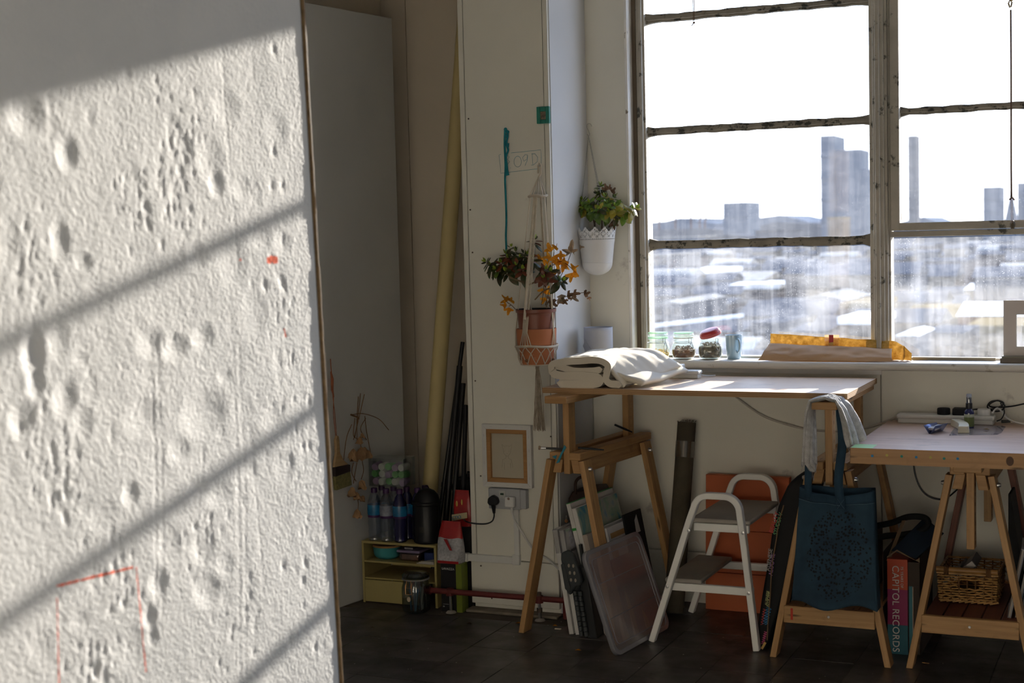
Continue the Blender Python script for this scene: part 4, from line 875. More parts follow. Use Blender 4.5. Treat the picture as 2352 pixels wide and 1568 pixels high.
MUGM = mat('mug_blue', (.30, .46, .60), .18, .05, spec=.7, coat=.5)
mg = thing('mug', (-1.600, 5.765, SZ), 'pale blue mug painted with yellow flower sprigs', 'mug'); L = V((-1.600, 5.765, SZ))
MB().lathe([(.0001, .003), (.024, .0), (.027, .003), (.0315, .050), (.0335, .097), (.0318, .097), (.029, .05), (.025, .008), (.0001, .007)], L, 32).build('cup', MUGM, mg, sharp=50)
MB().tube(spl([L+V((.020, -.026, .082)), L+V((.031, -.040, .080)), L+V((.036, -.045, .062)), L+V((.034, -.042, .040)), L+V((.026, -.035, .030)), L+V((.020, -.026, .034))], 5), .0042, 10).build('handle', MUGM, mg)
PRT = mat('sprig_yellow', (.62, .62, .22), .5); pm_ = MB()
for k in range(13):
    z = .010+k*.0066; a = R(222+8*math.sin(k*1.1)); rr_ = .0252+.0075*z/.097+.0003
    p = L+V((rr_*math.cos(a), rr_*math.sin(a), z)); n_ = V((math.cos(a), math.sin(a), 0)); s_ = V((0, 0, 1)).cross(n_)
    for g in (-1, 1): pm_.add([p, p+s_*g*.004+V((0, 0, .002)), p+s_*g*.0075+V((0, 0, .0055)), p+s_*g*.002+V((0, 0, .005))], [(0, 1, 2, 3)])
pm_.build('flower_sprig', PRT, mg, kind='stuff')
# brown paper envelope with translucent flap
KRAFT = mat('kraft_paper', (.50, .33, .20), .8, .1, 5, .25, 30)
m_, t_ = shadermix('glowing_kraft', 0, 0, 0); KRT = m_; o_ = N(t_, 'ShaderNodeOutputMaterial'); dd = N(t_, 'ShaderNodeBsdfDiffuse'); tl = N(t_, 'ShaderNodeBsdfTranslucent'); mx = N(t_, 'ShaderNodeMixShader'); mx.inputs[0].default_value = .34
kc = ramp(t_, noisen(t_, coord(t_, 'Object'), 45, 6, .7), [(.35, (.52, .33, .09)), (.65, (.80, .60, .24))]).outputs[0]; t_.links.new(kc, tl.inputs[0]); t_.links.new(kc, dd.inputs[0])
t_.links.new(dd.outputs[0], mx.inputs[1]); t_.links.new(tl.outputs[0], mx.inputs[2]); t_.links.new(mx.outputs[0], o_.inputs[0])
en = thing('paper_bag', (-1.2, 5.74, SZ), 'crumpled brown paper bag with glowing amber flap on the window sill', 'paper bag')
def env(u, v):
    xl = -1.482+.032*v**.5; xr = -.962-.012*v; x = xl+(xr-xl)*u; h = .062-.018*u
    y = 5.680+.070*v**1.2 - .010*math.sin(v*math.pi)*(.6+.4*math.sin(u*7)); z = SZ+.003+h*v**.8
    z += .004*noise.noise(V((u*6, v*3, 0)))*min(1, v*3)+.003*math.sin(u*11+v*6)*v*(1-v)*2; y += .006*noise.noise(V((u*9, v*5, 3)))
    return (x, y, max(z, SZ+.0015))
MB().grid(env, 60, 14).build('front_sheet', KRAFT, en, solid=.0008, sharp=30)
MB().grid(lambda u, v: (-1.45+.50*u, 5.715+.075*v, SZ+.0015+.001*math.sin(u*9)), 20, 4).build('bottom_sheet', KRAFT, en, solid=.0006, sharp=60)
def flap(u, v):
    x = -1.452+.520*u+.006*math.sin(v*3)*(1 if u > .5 else 0); h = .100-.030*u; 
    if u > .93: h -= .020*(u-.93)/.07
    return (x, 5.752+.022*v+.004*math.sin(u*8), SZ+.002+h*v+.0025*noise.noise(V((u*10, v*2, 7))))
MB().grid(flap, 50, 8).build('flap', KRT, en, solid=.0006, sharp=40)
MB().grid(lambda u, v: (-.935+.035*u, 5.765-.03*u+.01*v, SZ+.003+(.055-.01*u)*v*(1-.4*u)), 6, 5).build('folded_corner', KRT, en, solid=.0006, sharp=40)
MB().box((-1.236, 5.7685, SZ+.045), (-1.180, 5.7695, SZ+.098)).build('clear_tag', clear('clear_tag', (.85, .75, .6), .25, (.8, .6, .4)), en)
MB().box((-1.219, 5.7665, SZ+.048), (-1.202, 5.768, SZ+.098)).build('red_tab', mat('red_tab', (.45, .03, .04), .5), en, label='small red tab')
# putty stick on the sill and picture mount at the right
MB().beam((-.905, 5.80, SZ+.006), (-.60, 5.80, SZ+.006), .014, .012).build('wood_strip', wood('old_strip', (.20, .16, .10), (.34, .28, .18), knots=False), label='thin worn wooden strip lying along the sill against the glass', cat='wood strip', bevel=.001)
MB().grid(lambda u, v: (-.965+.07*u, 5.70+.05*v, SZ+.0012+.0015*math.sin(u*20)*v), 16, 6).build('netting', mat('tan_net', (.62, .48, .38), .9), base=(-.93, 5.72, SZ), label='scrap of pinkish net by the paper bag end', cat='net', solid=.0006)
pmm = thing('picture_mount', (-.45, 5.74, SZ), 'white card picture mount with square window on a dark wood block', 'picture mount')
MX0, MX1, MZ0, MZ1 = -.566, -.330, 1.022, 1.228
cm = mat('mount_card', (.66, .60, .57), .7, .02); y0, y1 = 5.735, 5.7385
b = MB()
for (a, c, d, e_) in ((MX0, -.522, MZ0, MZ1), (-.375, MX1, MZ0, MZ1), (-.522, -.375, MZ0, 1.055), (-.522, -.375, 1.178, MZ1)): b.box((a, y0, d), (c, y1, e_))
b.build('card', cm, pmm)
b = MB()
for (a, c, d, e_) in ((-.522, -.519, 1.055, 1.178), (-.378, -.375, 1.055, 1.178), (-.522, -.375, 1.055, 1.058), (-.522, -.375, 1.175, 1.178)): b.box((a, y0-.0004, d), (c, y1, e_))
b.build('cut_edge', mat('cut_white', (.85, .85, .84), .5), pmm)
MB().box((-.575, 5.70, SZ), (-.30, 5.775, SZ+.018)).build('base_block', mat('dark_block', (.16, .13, .10), .6), pmm, bevel=.001)
MB().box((-.569, 5.705, SZ+.018), (-.30, 5.77, MZ0+.001)).build('card_slot', mat('slot_green', (.22, .20, .15), .6), pmm)

# window cords
CORD = mat('sash_cord', (.14, .08, .05), .9, .2, 60)
wc = thing('window_cord', (-.54, 5.765, 1.5), 'brown knotted cord hanging over the right casement', 'cord')
MB().tube(spl([(-.541, 5.762, 2.29), (-.540, 5.761, 2.0), (-.5405, 5.762, 1.8), (-.540, 5.764, 1.605)], 5), .0032, 8).build('cord', CORD, wc)
MB().tube([(-.541, 5.762, 1.612), (-.536, 5.758, 1.604), (-.545, 5.76, 1.600), (-.537, 5.765, 1.607), (-.530, 5.762, 1.597)], .0035, 6).build('knot', CORD, wc)
MB().tube([(-.5415, 5.764, 1.60), (-.541, 5.768, 1.51)], .0011, 5).tube([(-.537, 5.764, 1.60), (-.535, 5.768, 1.51)], .0011, 5).build('thin_cord', mat('pale_cord', (.55, .42, .38), .8), wc)
MB().ball((-.537, 5.775, 1.506), .012, 10, (.8, .8, 1.5)).build('cleat', mat('cleat', (.10, .08, .05), .6), wc)
MB().tube([(-.545, 5.775, 2.30), (-.550, 5.77, 2.315), (-.545, 5.765, 2.325), (-.537, 5.765, 2.318), (-.541, 5.765, 2.300)], .003, 6).tube([(-.541, 5.785, 2.325), (-.541, 5.77, 2.36)], .005, 6).build('hook', mat('old_brass', (.30, .22, .10), .5, metal=.6), wc)
wc2 = thing('window_cord', (-1.75, 5.79, 2.33), 'short looped cord end dangling over the upper left pane', 'cord')
MB().tube([(-1.757, 5.795, 2.79), (-1.755, 5.795, 2.352)], .0014, 6).tube([(-1.748, 5.795, 2.79), (-1.751, 5.795, 2.352)], .0014, 6).build('cord', CORD, wc2)
MB().ball((-1.753, 5.795, 2.346), .005, 8).tube([(-1.753, 5.795, 2.346), (-1.762, 5.793, 2.334)], .0018, 5).build('knot', CORD, wc2)

# ================================================================== LEFT TABLE TOP: tube, power strip
TUBEM = mat('grey_card_tube', (.42, .44, .50), .8, .06, 6, .1, 60)
ct = thing('card_tube', (-2.137, 5.655, .9325), 'blue-grey cardboard tube standing in the corner behind the cloth', 'card tube'); b = MB()
def tubef(i, j):
    a = 2*math.pi*i; jag = .012*noise.noise(V((j*9, 0, 3))) if math.cos(a) < -.75 else 0
    return (-2.137+(.057+jag)*math.cos(a), 5.655+.057*math.sin(a), .9325+.200*j)
b.grid(tubef, 36, 14, closed=True); b.build('tube', TUBEM, ct, solid=.004, sharp=60)
sp_ = V((-2.137, 5.655, .9325)); MB().tube([sp_+V((.0595*math.cos(a), .0595*math.sin(a), .155-.13*k/16)) for k, a in [(k, R(225+110*k/16)) for k in range(17)]], .0006, 4).build('spiral_seam', mat('seam', (.25, .27, .32), .9), ct)
def power_strip(loc, x0, x1, w_, h_, name, label, ang=0):
    r = thing(name, loc, label, 'power strip'); L = V(loc)
    MB().beam(L+V((x0, 0, h_*.28)), L+V((x1, 0, h_*.28)), w_*.86, h_*.56).build('lower_shell', WPLAS, r, bevel=.004)
    o = MB().beam(L+V((x0-.004, 0, h_*.75)), L+V((x1+.004, 0, h_*.75)), w_, h_*.5).build('upper_shell', WPLAS, r, bevel=.006)
    return r
ps1 = power_strip((-1.80, 5.62, .9325), -.075, .10, .06, .032, 'power_strip', 'white power strip half hidden behind the folded cloth')
MB().beam((-1.800, 5.585, .978), (-1.755, 5.585, .978), .045, .026).build('plug', WPLAS, bevel=.004, base=(-1.778, 5.585, .965), label='small white plug in the strip on the plywood table', cat='plug')
MB().tube(arc((-1.755, 5.59, .975), (-1.66, 5.70, .937), .012), .0028, 6).build('plug_cable', WPLAS, base=(-1.7, 5.65, .937), label='short white cable from plug on plywood table', cat='cable')

for o_ in list(COL.objects):
    if o_.parent is None and o_.name.split('.')[0] in ('folded_cloth', 'card_tube', 'power_strip', 'plug', 'plug_cable'): rescale(o_)
# ================================================================== RIGHT TABLE ITEMS
TZ = .774
ps2 = power_strip((-.765, 5.665, TZ), -.172, .172, .062, .034, 'power_strip', 'long white power strip on the pine table against the wall')
def plugd(x, m_, rad, label, h=.024, box=False):
    p = V((x, 5.662, TZ+.034)); b = MB()
    if box: b.beam(p+V((-rad, 0, h/2)), p+V((rad, 0, h/2)), .05, h)
    else: b.lathe([(.0001, 0), (rad*.98, 0), (rad, h*.3), (rad, h*.8), (rad*.92, h), (.0001, h)], p, 24)
    return b.build('plug', m_, bevel=.003 if box else .0015, base=p, label=label, cat='plug', group='plugs in the power strip')
plugd(-.772, BLACKM, .024, 'round black plug at the left of the power strip'); plugd(-.714, BLACKM, .024, 'square black plug in the middle of the power strip', .025, True); plugd(-.628, WPLAS, .024, 'round white plug at the right of the power strip')
cb = thing('black_cable', (-.60, 5.70, TZ), 'black cable looped in a coil behind the power strip', 'cable'); b = MB()
b.tube(spl([(-.69, 5.67, .822), (-.66, 5.70, .825), (-.60, 5.715, .826), (-.565, 5.72, .845), (-.58, 5.722, .856), (-.61, 5.722, .852), (-.622, 5.72, .832), (-.60, 5.715, .818), (-.572, 5.712, .822), (-.560, 5.71, .84), (-.585, 5.712, .858), (-.615, 5.715, .842), (-.60, 5.72, .832), (-.54, 5.724, .836), (-.48, 5.726, .85), (-.40, 5.726, .87)], 6), .0028, 7); b.build('cable', BLACK, cb)
MB().tube(spl([(-.575, 5.71, .85), (-.560, 5.70, .82), (-.568, 5.68, .795), (-.585, 5.685, .785)], 5), .0022, 6).build('lower_loop', BLACK, cb)
wcb = MB().tube(spl([(-.600, 5.665, .815), (-.585, 5.69, .832), (-.565, 5.70, .815), (-.545, 5.68, .795), (-.50, 5.655, .782), (-.44, 5.65, .780), (-.36, 5.66, .778)], 6), .0034, 7).build('white_cable', WPLAS, base=(-.5, 5.66, TZ), label='white cable curving off to the right of the power strip', cat='cable')
ub = thing('usb_plug', (-.535, 5.685, TZ), 'small black USB plug with metal tip beside the cables', 'usb plug')
MB().beam((-.570, 5.69, .783), (-.538, 5.695, .785), .014, .010).build('grip', BLACK, ub, bevel=.001); MB().beam((-.538, 5.695, .785), (-.526, 5.697, .786), .012, .005).build('tip', BRASS, ub)
bt = thing('spray_bottle', (-.668, 5.555, TZ), 'small dark blue spray bottle with olive label and clear cap', 'bottle'); L = V((-.668, 5.555, TZ)); kz = 1.16
MB().lathe([(.0001, 0), (.0165, 0), (.0175, .003), (.0175, .055), (.0165, .062), (.011, .068), (.010, .072), (.0001, .072)], L, 28).build('body', mat('blue_glass', (.015, .02, .10), .12, spec=.7), bt)
MB().lathe([(.0178, .006), (.0178, .042)], L, 28).build('label_band', mat('olive_label', (.16, .19, .07), .6), bt); MB().lathe([(.0179, .040), (.0179, .051)], L, 28).build('pale_band', mat('pale_label', (.45, .48, .38), .6), bt)
MB().lathe([(.0105, .070), (.0118, .071), (.0118, .090), (.0085, .094), (.0085, .112), (.0001, .112)], L, 24).build('pump', BLACK, bt)
MB().lathe([(.0098, .092), (.0098, .120), (.0085, .124), (.0001, .125)], L, 24).build('cap', clear('clear_cap', (.8, .85, .95), .25, (.7, .75, .85), .12), bt)
ew = thing('foam_wedge', (-.69, 5.42, TZ), 'cream rubber wedge lying on clear film on the pine table', 'wedge'); b = MB()
P_w = [at(2190, 978, Z=.79), at(2208, 976, Z=.79), at(2236, 990, Z=.79), at(2234, 992, Z=.774), at(2213, 994, Z=.774)]
wa, wb_ = V((-.722, 5.60, 0)), V((-.668, 5.395, 0)); dn = (wb_-wa).normalized(); sn = V((-dn.y, dn.x, 0)); N_ = 8; vs = []
for k in range(N_+1):
    f = k/N_; c_ = wa.lerp(wb_, f)+sn*(.012*math.sin(f*math.pi)); hgt = .026; wd = .017+.003*f
    vs += [c_-sn*wd+V((0, 0, TZ+.001)), c_+sn*wd+V((0, 0, TZ+.001)), c_+sn*wd*.9+V((0, 0, TZ+hgt)), c_-sn*wd*.9+V((0, 0, TZ+hgt))]
fs = [(0, 1, 2, 3), (N_*4+3, N_*4+2, N_*4+1, N_*4)]
for k in range(N_):
    for j in range(4): q = (j+1) % 4; fs.append((k*4+j, k*4+4+j, k*4+4+q, k*4+q))
b.add(vs, fs).build('block', mat('cream_rubber', (.70, .66, .52), .55, .05, 6, .1, 60), ew, bevel=.002)
mc = thing('metal_clip', (-.76, 5.40, TZ), 'bent blue and silver metal corner clip in front of wedge', 'clip'); bluem = mat('blue_metal', (.12, .15, .28), .3, metal=.6); p0 = V((-.765, 5.395, TZ))
da = V((.30, .95, 0)).normalized(); sb = V((-da.y, da.x, 0))
vs = lambda s0, s1, z0, z1: [p0+da*-.045+sb*s0+V((0, 0, z0)), p0+da*.055+sb*s0+V((0, 0, z0)), p0+da*.055+sb*s1+V((0, 0, z1)), p0+da*-.045+sb*s1+V((0, 0, z1))]
MB().add(vs(.002, .022, .001, .030), [(0, 1, 2, 3)]).add(vs(-.002, -.022, .001, .030), [(0, 1, 2, 3)]).build('channel', bluem, mc, solid=.0015, sharp=10)
MB().beam(p0+da*-.03+V((0, 0, .016)), p0+da*.005+V((0, 0, .018)), .030, .010).build('cheek', STEEL, mc, bevel=.002); MB().beam(p0+da*.02+V((0, 0, .019)), p0+da*.05+V((0, 0, .022)), .030, .006).build('jaw', STEEL, mc, bevel=.002)
fp = [at(x, y, Z=TZ+.0008) for x, y in ((2180, 1000), (2290, 998), (2300, 994), (2310, 980), (2300, 977), (2200, 976), (2190, 985))]
MB().prism(fp, (0, 0, .0004)).build('clear_film', clear('film', (.93, .93, .95), .14, (.8, .8, .85), .10), base=fp[0], label='clear plastic film sheet lying under the rubber wedge', cat='film')
lf = at(2266, 987, Z=TZ+.002); MB().add([lf+V((-.012, 0, .002)), lf+V((0, -.006, .004)), lf+V((.011, 0, .001)), lf+V((0, .008, .005))], [(0, 1, 2, 3)]).build('dry_leaf', mat('dead_leaf', (.22, .16, .06), .8), base=lf, label='tiny dried leaf on the clear film', cat='leaf', solid=.0006)

# cables on the window wall
WCAB = mat('grey_cable', (.50, .47, .42), .5)
MB().tube(spl([(-1.665, 5.733, .91), (-1.62, 5.735, .875), (-1.52, 5.737, .80), (-1.44, 5.737, .76), (-1.31, 5.737, .728), (-1.20, 5.737, .722), (-1.09, 5.73, .735), (-1.0, 5.71, .765), (-.945, 5.68, .792)], 6), .0042, 8).build('wall_cable', WCAB, base=(-1.3, 5.735, .72), label='grey cable sagging along the wall under the plywood table', cat='cable')
MB().tube(spl([(-.893, 5.72, .72), (-.892, 5.725, .60), (-.875, 5.725, .53), (-.845, 5.725, .49), (-.80, 5.725, .475), (-.765, 5.72, .487), (-.72, 5.70, .53)], 6), .003, 7).build('hanging_cable', BLACK, base=(-.8, 5.72, .475), label='thin black cable looping below the pine table', cat='cable')

# ================================================================== LEANING AGAINST THE WINDOW WALL
rl = thing('roll', (-1.84, 5.66, 0), 'dark olive fabric roll leaning on the wall, bound with clear tape', 'roll')
ROLM = mat('olive_roll', (.085, .072, .050), .95, .2, 10, .5, 150); pb_, pt_ = V((-1.805, 5.56, 0)), V((-1.781, 5.70, .745)); d_ = pt_-pb_
MB().tube([pb_+d_*k/8 for k in range(9)], [.040, .040, .039, .038, .038, .037, .037, .037, .037], 20).build('fabric', ROLM, rl)
MB().tube([pb_+d_*.815, pb_+d_*.90], .0385, 20).build('tape_band', clear('clear_tape', (.7, .66, .6), .35, (.35, .31, .25), .16, grough=.12), rl)
fz = MB(); random.seed(3)
for k in range(60):
    a = random.random()*6.28; p = pt_+V((math.cos(a)*.036, math.sin(a)*.036, 0)); fz.tube([p, p+V((random.uniform(-.003, .003), random.uniform(-.003, .003), random.uniform(.002, .009)))], .0006, 3)
fz.build('frayed_edge', ROLM, rl, kind='stuff')
OR = mat('orange_card', (.48, .105, .030), .55, .06, 4, .05, 30)
ob = thing('orange_folder', (-1.53, 5.69, 0), 'flat orange card box standing against the wall behind the ladder', 'box')
for (za, zb) in ((0, .150), (.152, .320), (.322, .540)): MB().prism([(-1.700, 5.650+.06*za, za), (-1.362, 5.650+.06*za, za), (-1.362, 5.650+.06*zb, zb), (-1.700, 5.650+.06*zb, zb)], (0, .035, 0)).build('panel', OR, ob, bevel=.0015)

# ================================================================== STACK UNDER TRESTLE 1
def lean_board(name, x0, y0, dx, ln, ht, th, m_, label, cat, lean, yaw=4, parent=None, front=None, grp='canvases leaning in the stack under the left trestle', z0=0.0, **k):
    # board standing on its long edge, running away in Y, top leaning by `lean` degrees to the left
    uy = V((math.sin(R(yaw)), math.cos(R(yaw)), 0)); nx_ = V((math.cos(R(yaw)), -math.sin(R(yaw)), 0)); up_ = (V((0, 0, 1))*math.cos(R(lean))-nx_*math.sin(R(lean))); tn = up_.cross(uy)*-1
    if tn.dot(nx_) < 0: tn = -tn
    o = V((x0, y0, z0)); P = [o, o+uy*ln, o+uy*ln+up_*ht, o+up_*ht]; r = thing(name, o, label, cat, grp)
    MB().prism(P, tn*th).build('panel', m_, r, bevel=.0015); return r, o, uy, up_, tn
CW = mat('canvas_edge_white', (.66, .65, .63), .8, .03, 6, .1, 120)
SHR = clear('shrink_wrap', (.95, .95, .97), .18, (.8, .8, .84), .18, grough=.08)
for k, (xx, lb) in enumerate(((-2.078, 'thin white wrapped canvas, leftmost of the standing pair'), (-2.052, 'thin white wrapped canvas beside the grey case'))):
    r, o, uy, up_, tn = lean_board('canvas', xx, 5.12, 0, .30, .400, .019, CW, lb, 'canvas', 8.5, 2)
    MB().prism([o+up_*.402-tn*.0005, o+uy*.30+up_*.402-tn*.0005, o+uy*.30+up_*.31-tn*.0005, o+up_*.31-tn*.0005][::-1], tn*.0215).build('wrap', SHR, r)
    if k == 1:
        q = o+tn*.0213+up_*.32+uy*.035; MB().prism([q, q+uy*.10, q+uy*.10+up_*.07, q+up_*.07], tn*.0006).build('paper_label', mat('label_lilac', (.50, .50, .56), .7, .25, 90), r)
# blue-green painting
PNT, t_, b_ = nodes('blue_green_painting'); co_ = coord(t_, 'Object'); wv = N(t_, 'ShaderNodeTexNoise', i_Scale=4.0, i_Distortion=2.5, i_Detail=3.0); t_.links.new(co_, wv.inputs[0])
t_.links.new(ramp(t_, wv.outputs['Fac'], [(.32, (.03, .16, .30)), (.42, (.08, .30, .42)), (.5, (.30, .45, .36)), (.6, (.45, .50, .45)), (.7, (.22, .38, .50))]).outputs[0], b_.inputs['Base Color']); b_.inputs['Roughness'].default_value = .5
r, o, uy, up_, tn = lean_board('canvas', -1.985, 5.175, 0, .38, .50, .018, CW, 'tall canvas with green taped edge at the back of the stack', 'canvas', 14, 5)
MB().prism([o+up_*.500, o+uy*.38+up_*.500, o+uy*.38+up_*.502, o+up_*.502], tn*.018).build('green_tape', mat('green_edge', (.05, .32, .07), .5), r)
MB().prism([o+up_*.395-uy*.0006, o+up_*.405-uy*.0006, o+up_*.405+tn*.018-uy*.0006, o+up_*.395+tn*.018-uy*.0006], -uy*.0006).build('green_tape', mat('green_edge2', (.05, .32, .07), .5), r)
r, o, uy, up_, tn = lean_board('canvas', -1.962, 5.165, 0, .37, .485, .017, CW, 'canvas painted in soft blue and green swirls', 'canvas', 14, 5)
MB().prism([o+tn*.0172+up_*.02+uy*.004, o+tn*.0172+up_*.02+uy*.365, o+tn*.0172+up_*.483+uy*.365, o+tn*.0172+up_*.483+uy*.004], tn*.0008).build('painted_face', PNT, r, label='blue and green swirled paint')
lean_board('canvas', -1.945, 5.15, 0, .33, .385, .020, mat('wrapped_beige', (.45, .39, .33), .5, .06), 'shrink-wrapped beige canvas in front of the painted one', 'canvas', 13, 5)
lean_board('canvas', -1.912, 5.19, 0, .26, .40, .016, CW, 'rolled-edge cream canvas behind the translucent lid', 'canvas', 13, 5)
r, o, uy, up_, tn = lean_board('canvas', -1.885, 5.22, 0, .22, .40, .010, mat('board_white', (.60, .60, .60), .6), 'white board with brown tape strip behind the lid', 'board', 12, 5)
MB().prism([o+tn*.0102+up_*.355+uy*.02, o+tn*.0102+up_*.355+uy*.215, o+tn*.0102+up_*.375+uy*.215, o+tn*.0102+up_*.375+uy*.02], tn*.0006).build('brown_tape', mat('brown_tape', (.38, .24, .10), .4), r)
r, o, uy, up_, tn = lean_board('folder', -1.868, 5.36, 0, .16, .425, .008, BLACKM, 'black plastic folder poking out behind the lid', 'folder', 11, 6, grp=None)
q = o+tn*.0085+up_*.34+uy*.08; MB().prism([q, q+uy*.04, q+uy*.03+up_*.07, q+up_*.05+uy*.005], tn*.0006).build('white_print', mat('white_scrawl', (.45, .45, .47), .5), r)
lean_board('board', -1.845, 5.12, 0, .26, .30, .012, mat('reddish_board', (.20, .10, .09), .6), 'reddish brown board seen through the plastic lid', 'board', 14, 8, grp='offcuts behind the lid')
for k, (yy, hh, aa, lb) in enumerate(((5.09, .26, 15, 'short wooden batten behind the lid, nearest the case'), (5.17, .33, 16, 'wooden batten leaning in the middle behind the lid'), (5.27, .29, 18, 'wooden batten leaning at the far end behind the lid'))):
    p = V((-1.838+.012*k, yy, .0)); q = p+V((-math.sin(R(aa))*hh, .03, math.cos(R(aa))*hh)); MB().beam(p+V((0, 0, .006)), q, .012, .034, up=(0, 1, 0), flat=(1, 0)).build('batten', PINE, label=lb, cat='batten', group='battens behind the lid')
# plastic lid
lid = thing('storage_lid', (-1.78, 5.11, 0), 'translucent plastic storage box lid leaning on the stack', 'lid')
LM = clear('cloudy_plastic', (.86, .82, .83), .28, (.74, .70, .73), .10, grough=.25); LM2 = clear('cloudy_rim', (.72, .72, .76), .5, (.70, .71, .76), .14, grough=.2)
A_, B_ = at(1413, 1509, Z=.002), at(1536, 1440, Z=.002); ue = (B_-A_).normalized(); nh = V((ue.y, -ue.x, 0)); ul = (V((0, 0, 1))*math.cos(R(21))-nh*math.sin(R(19))).normalized(); LW, LH = (B_-A_).length, .385; tn = ue.cross(ul)
if tn.dot(nh) < 0: tn = -tn
def rrect(w0, w1, h0, h1, rad, n=5):
    o = []
    for cx, cy, a0 in ((w1-rad, h0+rad, -90), (w1-rad, h1-rad, 0), (w0+rad, h1-rad, 90), (w0+rad, h0+rad, 180)):
        for k in range(n+1): a = R(a0+90*k/n); o.append((cx+rad*math.cos(a), cy+rad*math.sin(a)))
    return o
def LP(s, t, d=0): return A_+ue*s+ul*t+tn*d
MB().prism([LP(s, t, .004) for s, t in rrect(.012, LW-.012, .012, LH-.012, .03)], tn*.0016).build('sheet', LM, lid)
ro = rrect(0, LW, 0, LH, .036); ri = rrect(.014, LW-.014, .014, LH-.014, .028); n_ = len(ro); vs = [LP(*p, -.008) for p in ro]+[LP(*p, .008) for p in ro]+[LP(*p, .008) for p in ri]+[LP(*p, .004) for p in ri]; fs = []
for lvl in range(3):
    for k in range(n_): q = (k+1) % n_; fs.append((lvl*n_+k, lvl*n_+q, (lvl+1)*n_+q, (lvl+1)*n_+k))
MB().add(vs, fs).build('rim', LM2, lid, solid=.0016)
b = MB(); ri2 = rrect(.035, LW-.035, .035, LH-.035, .02); b.tube([LP(*p, .0065) for p in ri2], .0014, 5, closed=True)
for t in (.13, .26): b.tube([LP(.035, t, .0065), LP(LW-.035, t, .0065)], .0011, 5)
b.build('ridges', LM2, lid)
# grey folding case with hinge knuckles
gc = thing('folding_case', (-1.99, 5.2, 0), 'dark grey plastic folding case with hinged ribbed spine', 'case'); GC = mat('charcoal_plastic', (.045, .052, .055), .4, .1); lz = R(9)
def GP(x, y, z): return V((-2.005+x-math.tan(lz)*z*.9, 5.06+y, z))
MB().prism([GP(.014, .03, 0), GP(.052, .03, 0), GP(.052, .03, .27), GP(.014, .03, .27)], (0, .085, 0)).build('body', mat('black_case', (.02, .022, .024), .45), gc, bevel=.004)
for col_ in (0, 1):
    for k in range(9): b = MB().tube([GP(-.004+col_*.020, .018, .012+k*.019), GP(-.004+col_*.020, .018, .012+k*.019+.0165)], .0088, 12).build('hinge_knuckle', GC, gc)
hp = [GP(-.030, .0, .175), GP(-.018, .0, .165), GP(-.004, .0, .185), GP(.012, .0, .20), GP(.030, .0, .205), GP(.040, .0, .225), GP(.020, .0, .325), GP(-.002, .0, .335), GP(-.028, .0, .325), GP(-.034, .0, .30)]
gh = MB().prism(hp, (0, .022, 0)).build('handle_plate', GC, gc, bevel=.006)
MB().prism([GP(-.022, -.003, .29), GP(-.010, -.003, .20), GP(-.016, -.003, .17), GP(-.034, -.003, .19), GP(-.036, -.003, .28)], (0, .01, 0)).build('clasp', GC, gc, bevel=.003)
b = MB()
for i in range(2):
    for k in range(3): b.lathe([(.0001, .0008), (.0042, .0008), (.0046, 0)], GP(-.004+i*.018+k*-.000, -.0005, .225+k*.027), 12, Matrix.Rotation(R(90), 3, 'X') @ Matrix.Diagonal((1, 1.6, 1)))
b.build('pale_holes', mat('pale_hole', (.34, .30, .24), .8), gh)
MB().prism([GP(.012, .09, .10), GP(.018, .09, .10), GP(.018, .09, .34), GP(.010, .09, .34)], (0, .02, 0)).build('rear_latch', GC, gc)
# brown leather bag behind, black tag
lb = thing('leather_bag', (-2.06, 5.50, 0), 'dark brown leather bag with straps behind the painted canvas', 'bag'); LE = mat('brown_leather', (.055, .028, .018), .5, .25, 8, .3, 40)
b = MB(); b.prism([(-2.195, 5.44, .0), (-2.075, 5.44, 0), (-2.075, 5.44, .47), (-2.09, 5.44, .50), (-2.18, 5.44, .49), (-2.198, 5.44, .46)], (0, .16, 0)); b.build('body', LE, lb, bevel=.006)
MB().tube(spl([(-2.165, 5.435, .48), (-2.16, 5.43, .53), (-2.135, 5.43, .55), (-2.11, 5.43, .53), (-2.10, 5.435, .49)], 6), .006, 8).build('handle', LE, lb); MB().beam((-2.13, 5.436, .49), (-2.125, 5.436, .30), .014, .004, up=(0, 1, 0)).build('strap', LE, lb)
bk_ = thing('black_box', (-2.15, 5.43, 0), 'black box with a small orange ring behind the left leg', 'box')
MB().box((-2.178, 5.385, 0), (-2.125, 5.43, .44)).build('body', BLACKM, bk_, bevel=.003)
q = at(1301, 1196, Y=5.384); MB().tube([q+V((.0045*math.cos(t), -.002, .0045*math.sin(t))) for t in [k*math.pi/6 for k in range(12)]], .0013, 6, closed=True).build('ring', mat('orange_ring', (.75, .25, .04), .4), bk_); MB().beam(q+V((0, -.002, .006)), q+V((.001, -.002, .022)), .003, .002).build('tag', mat('tag_white', (.5, .5, .48), .5), bk_)

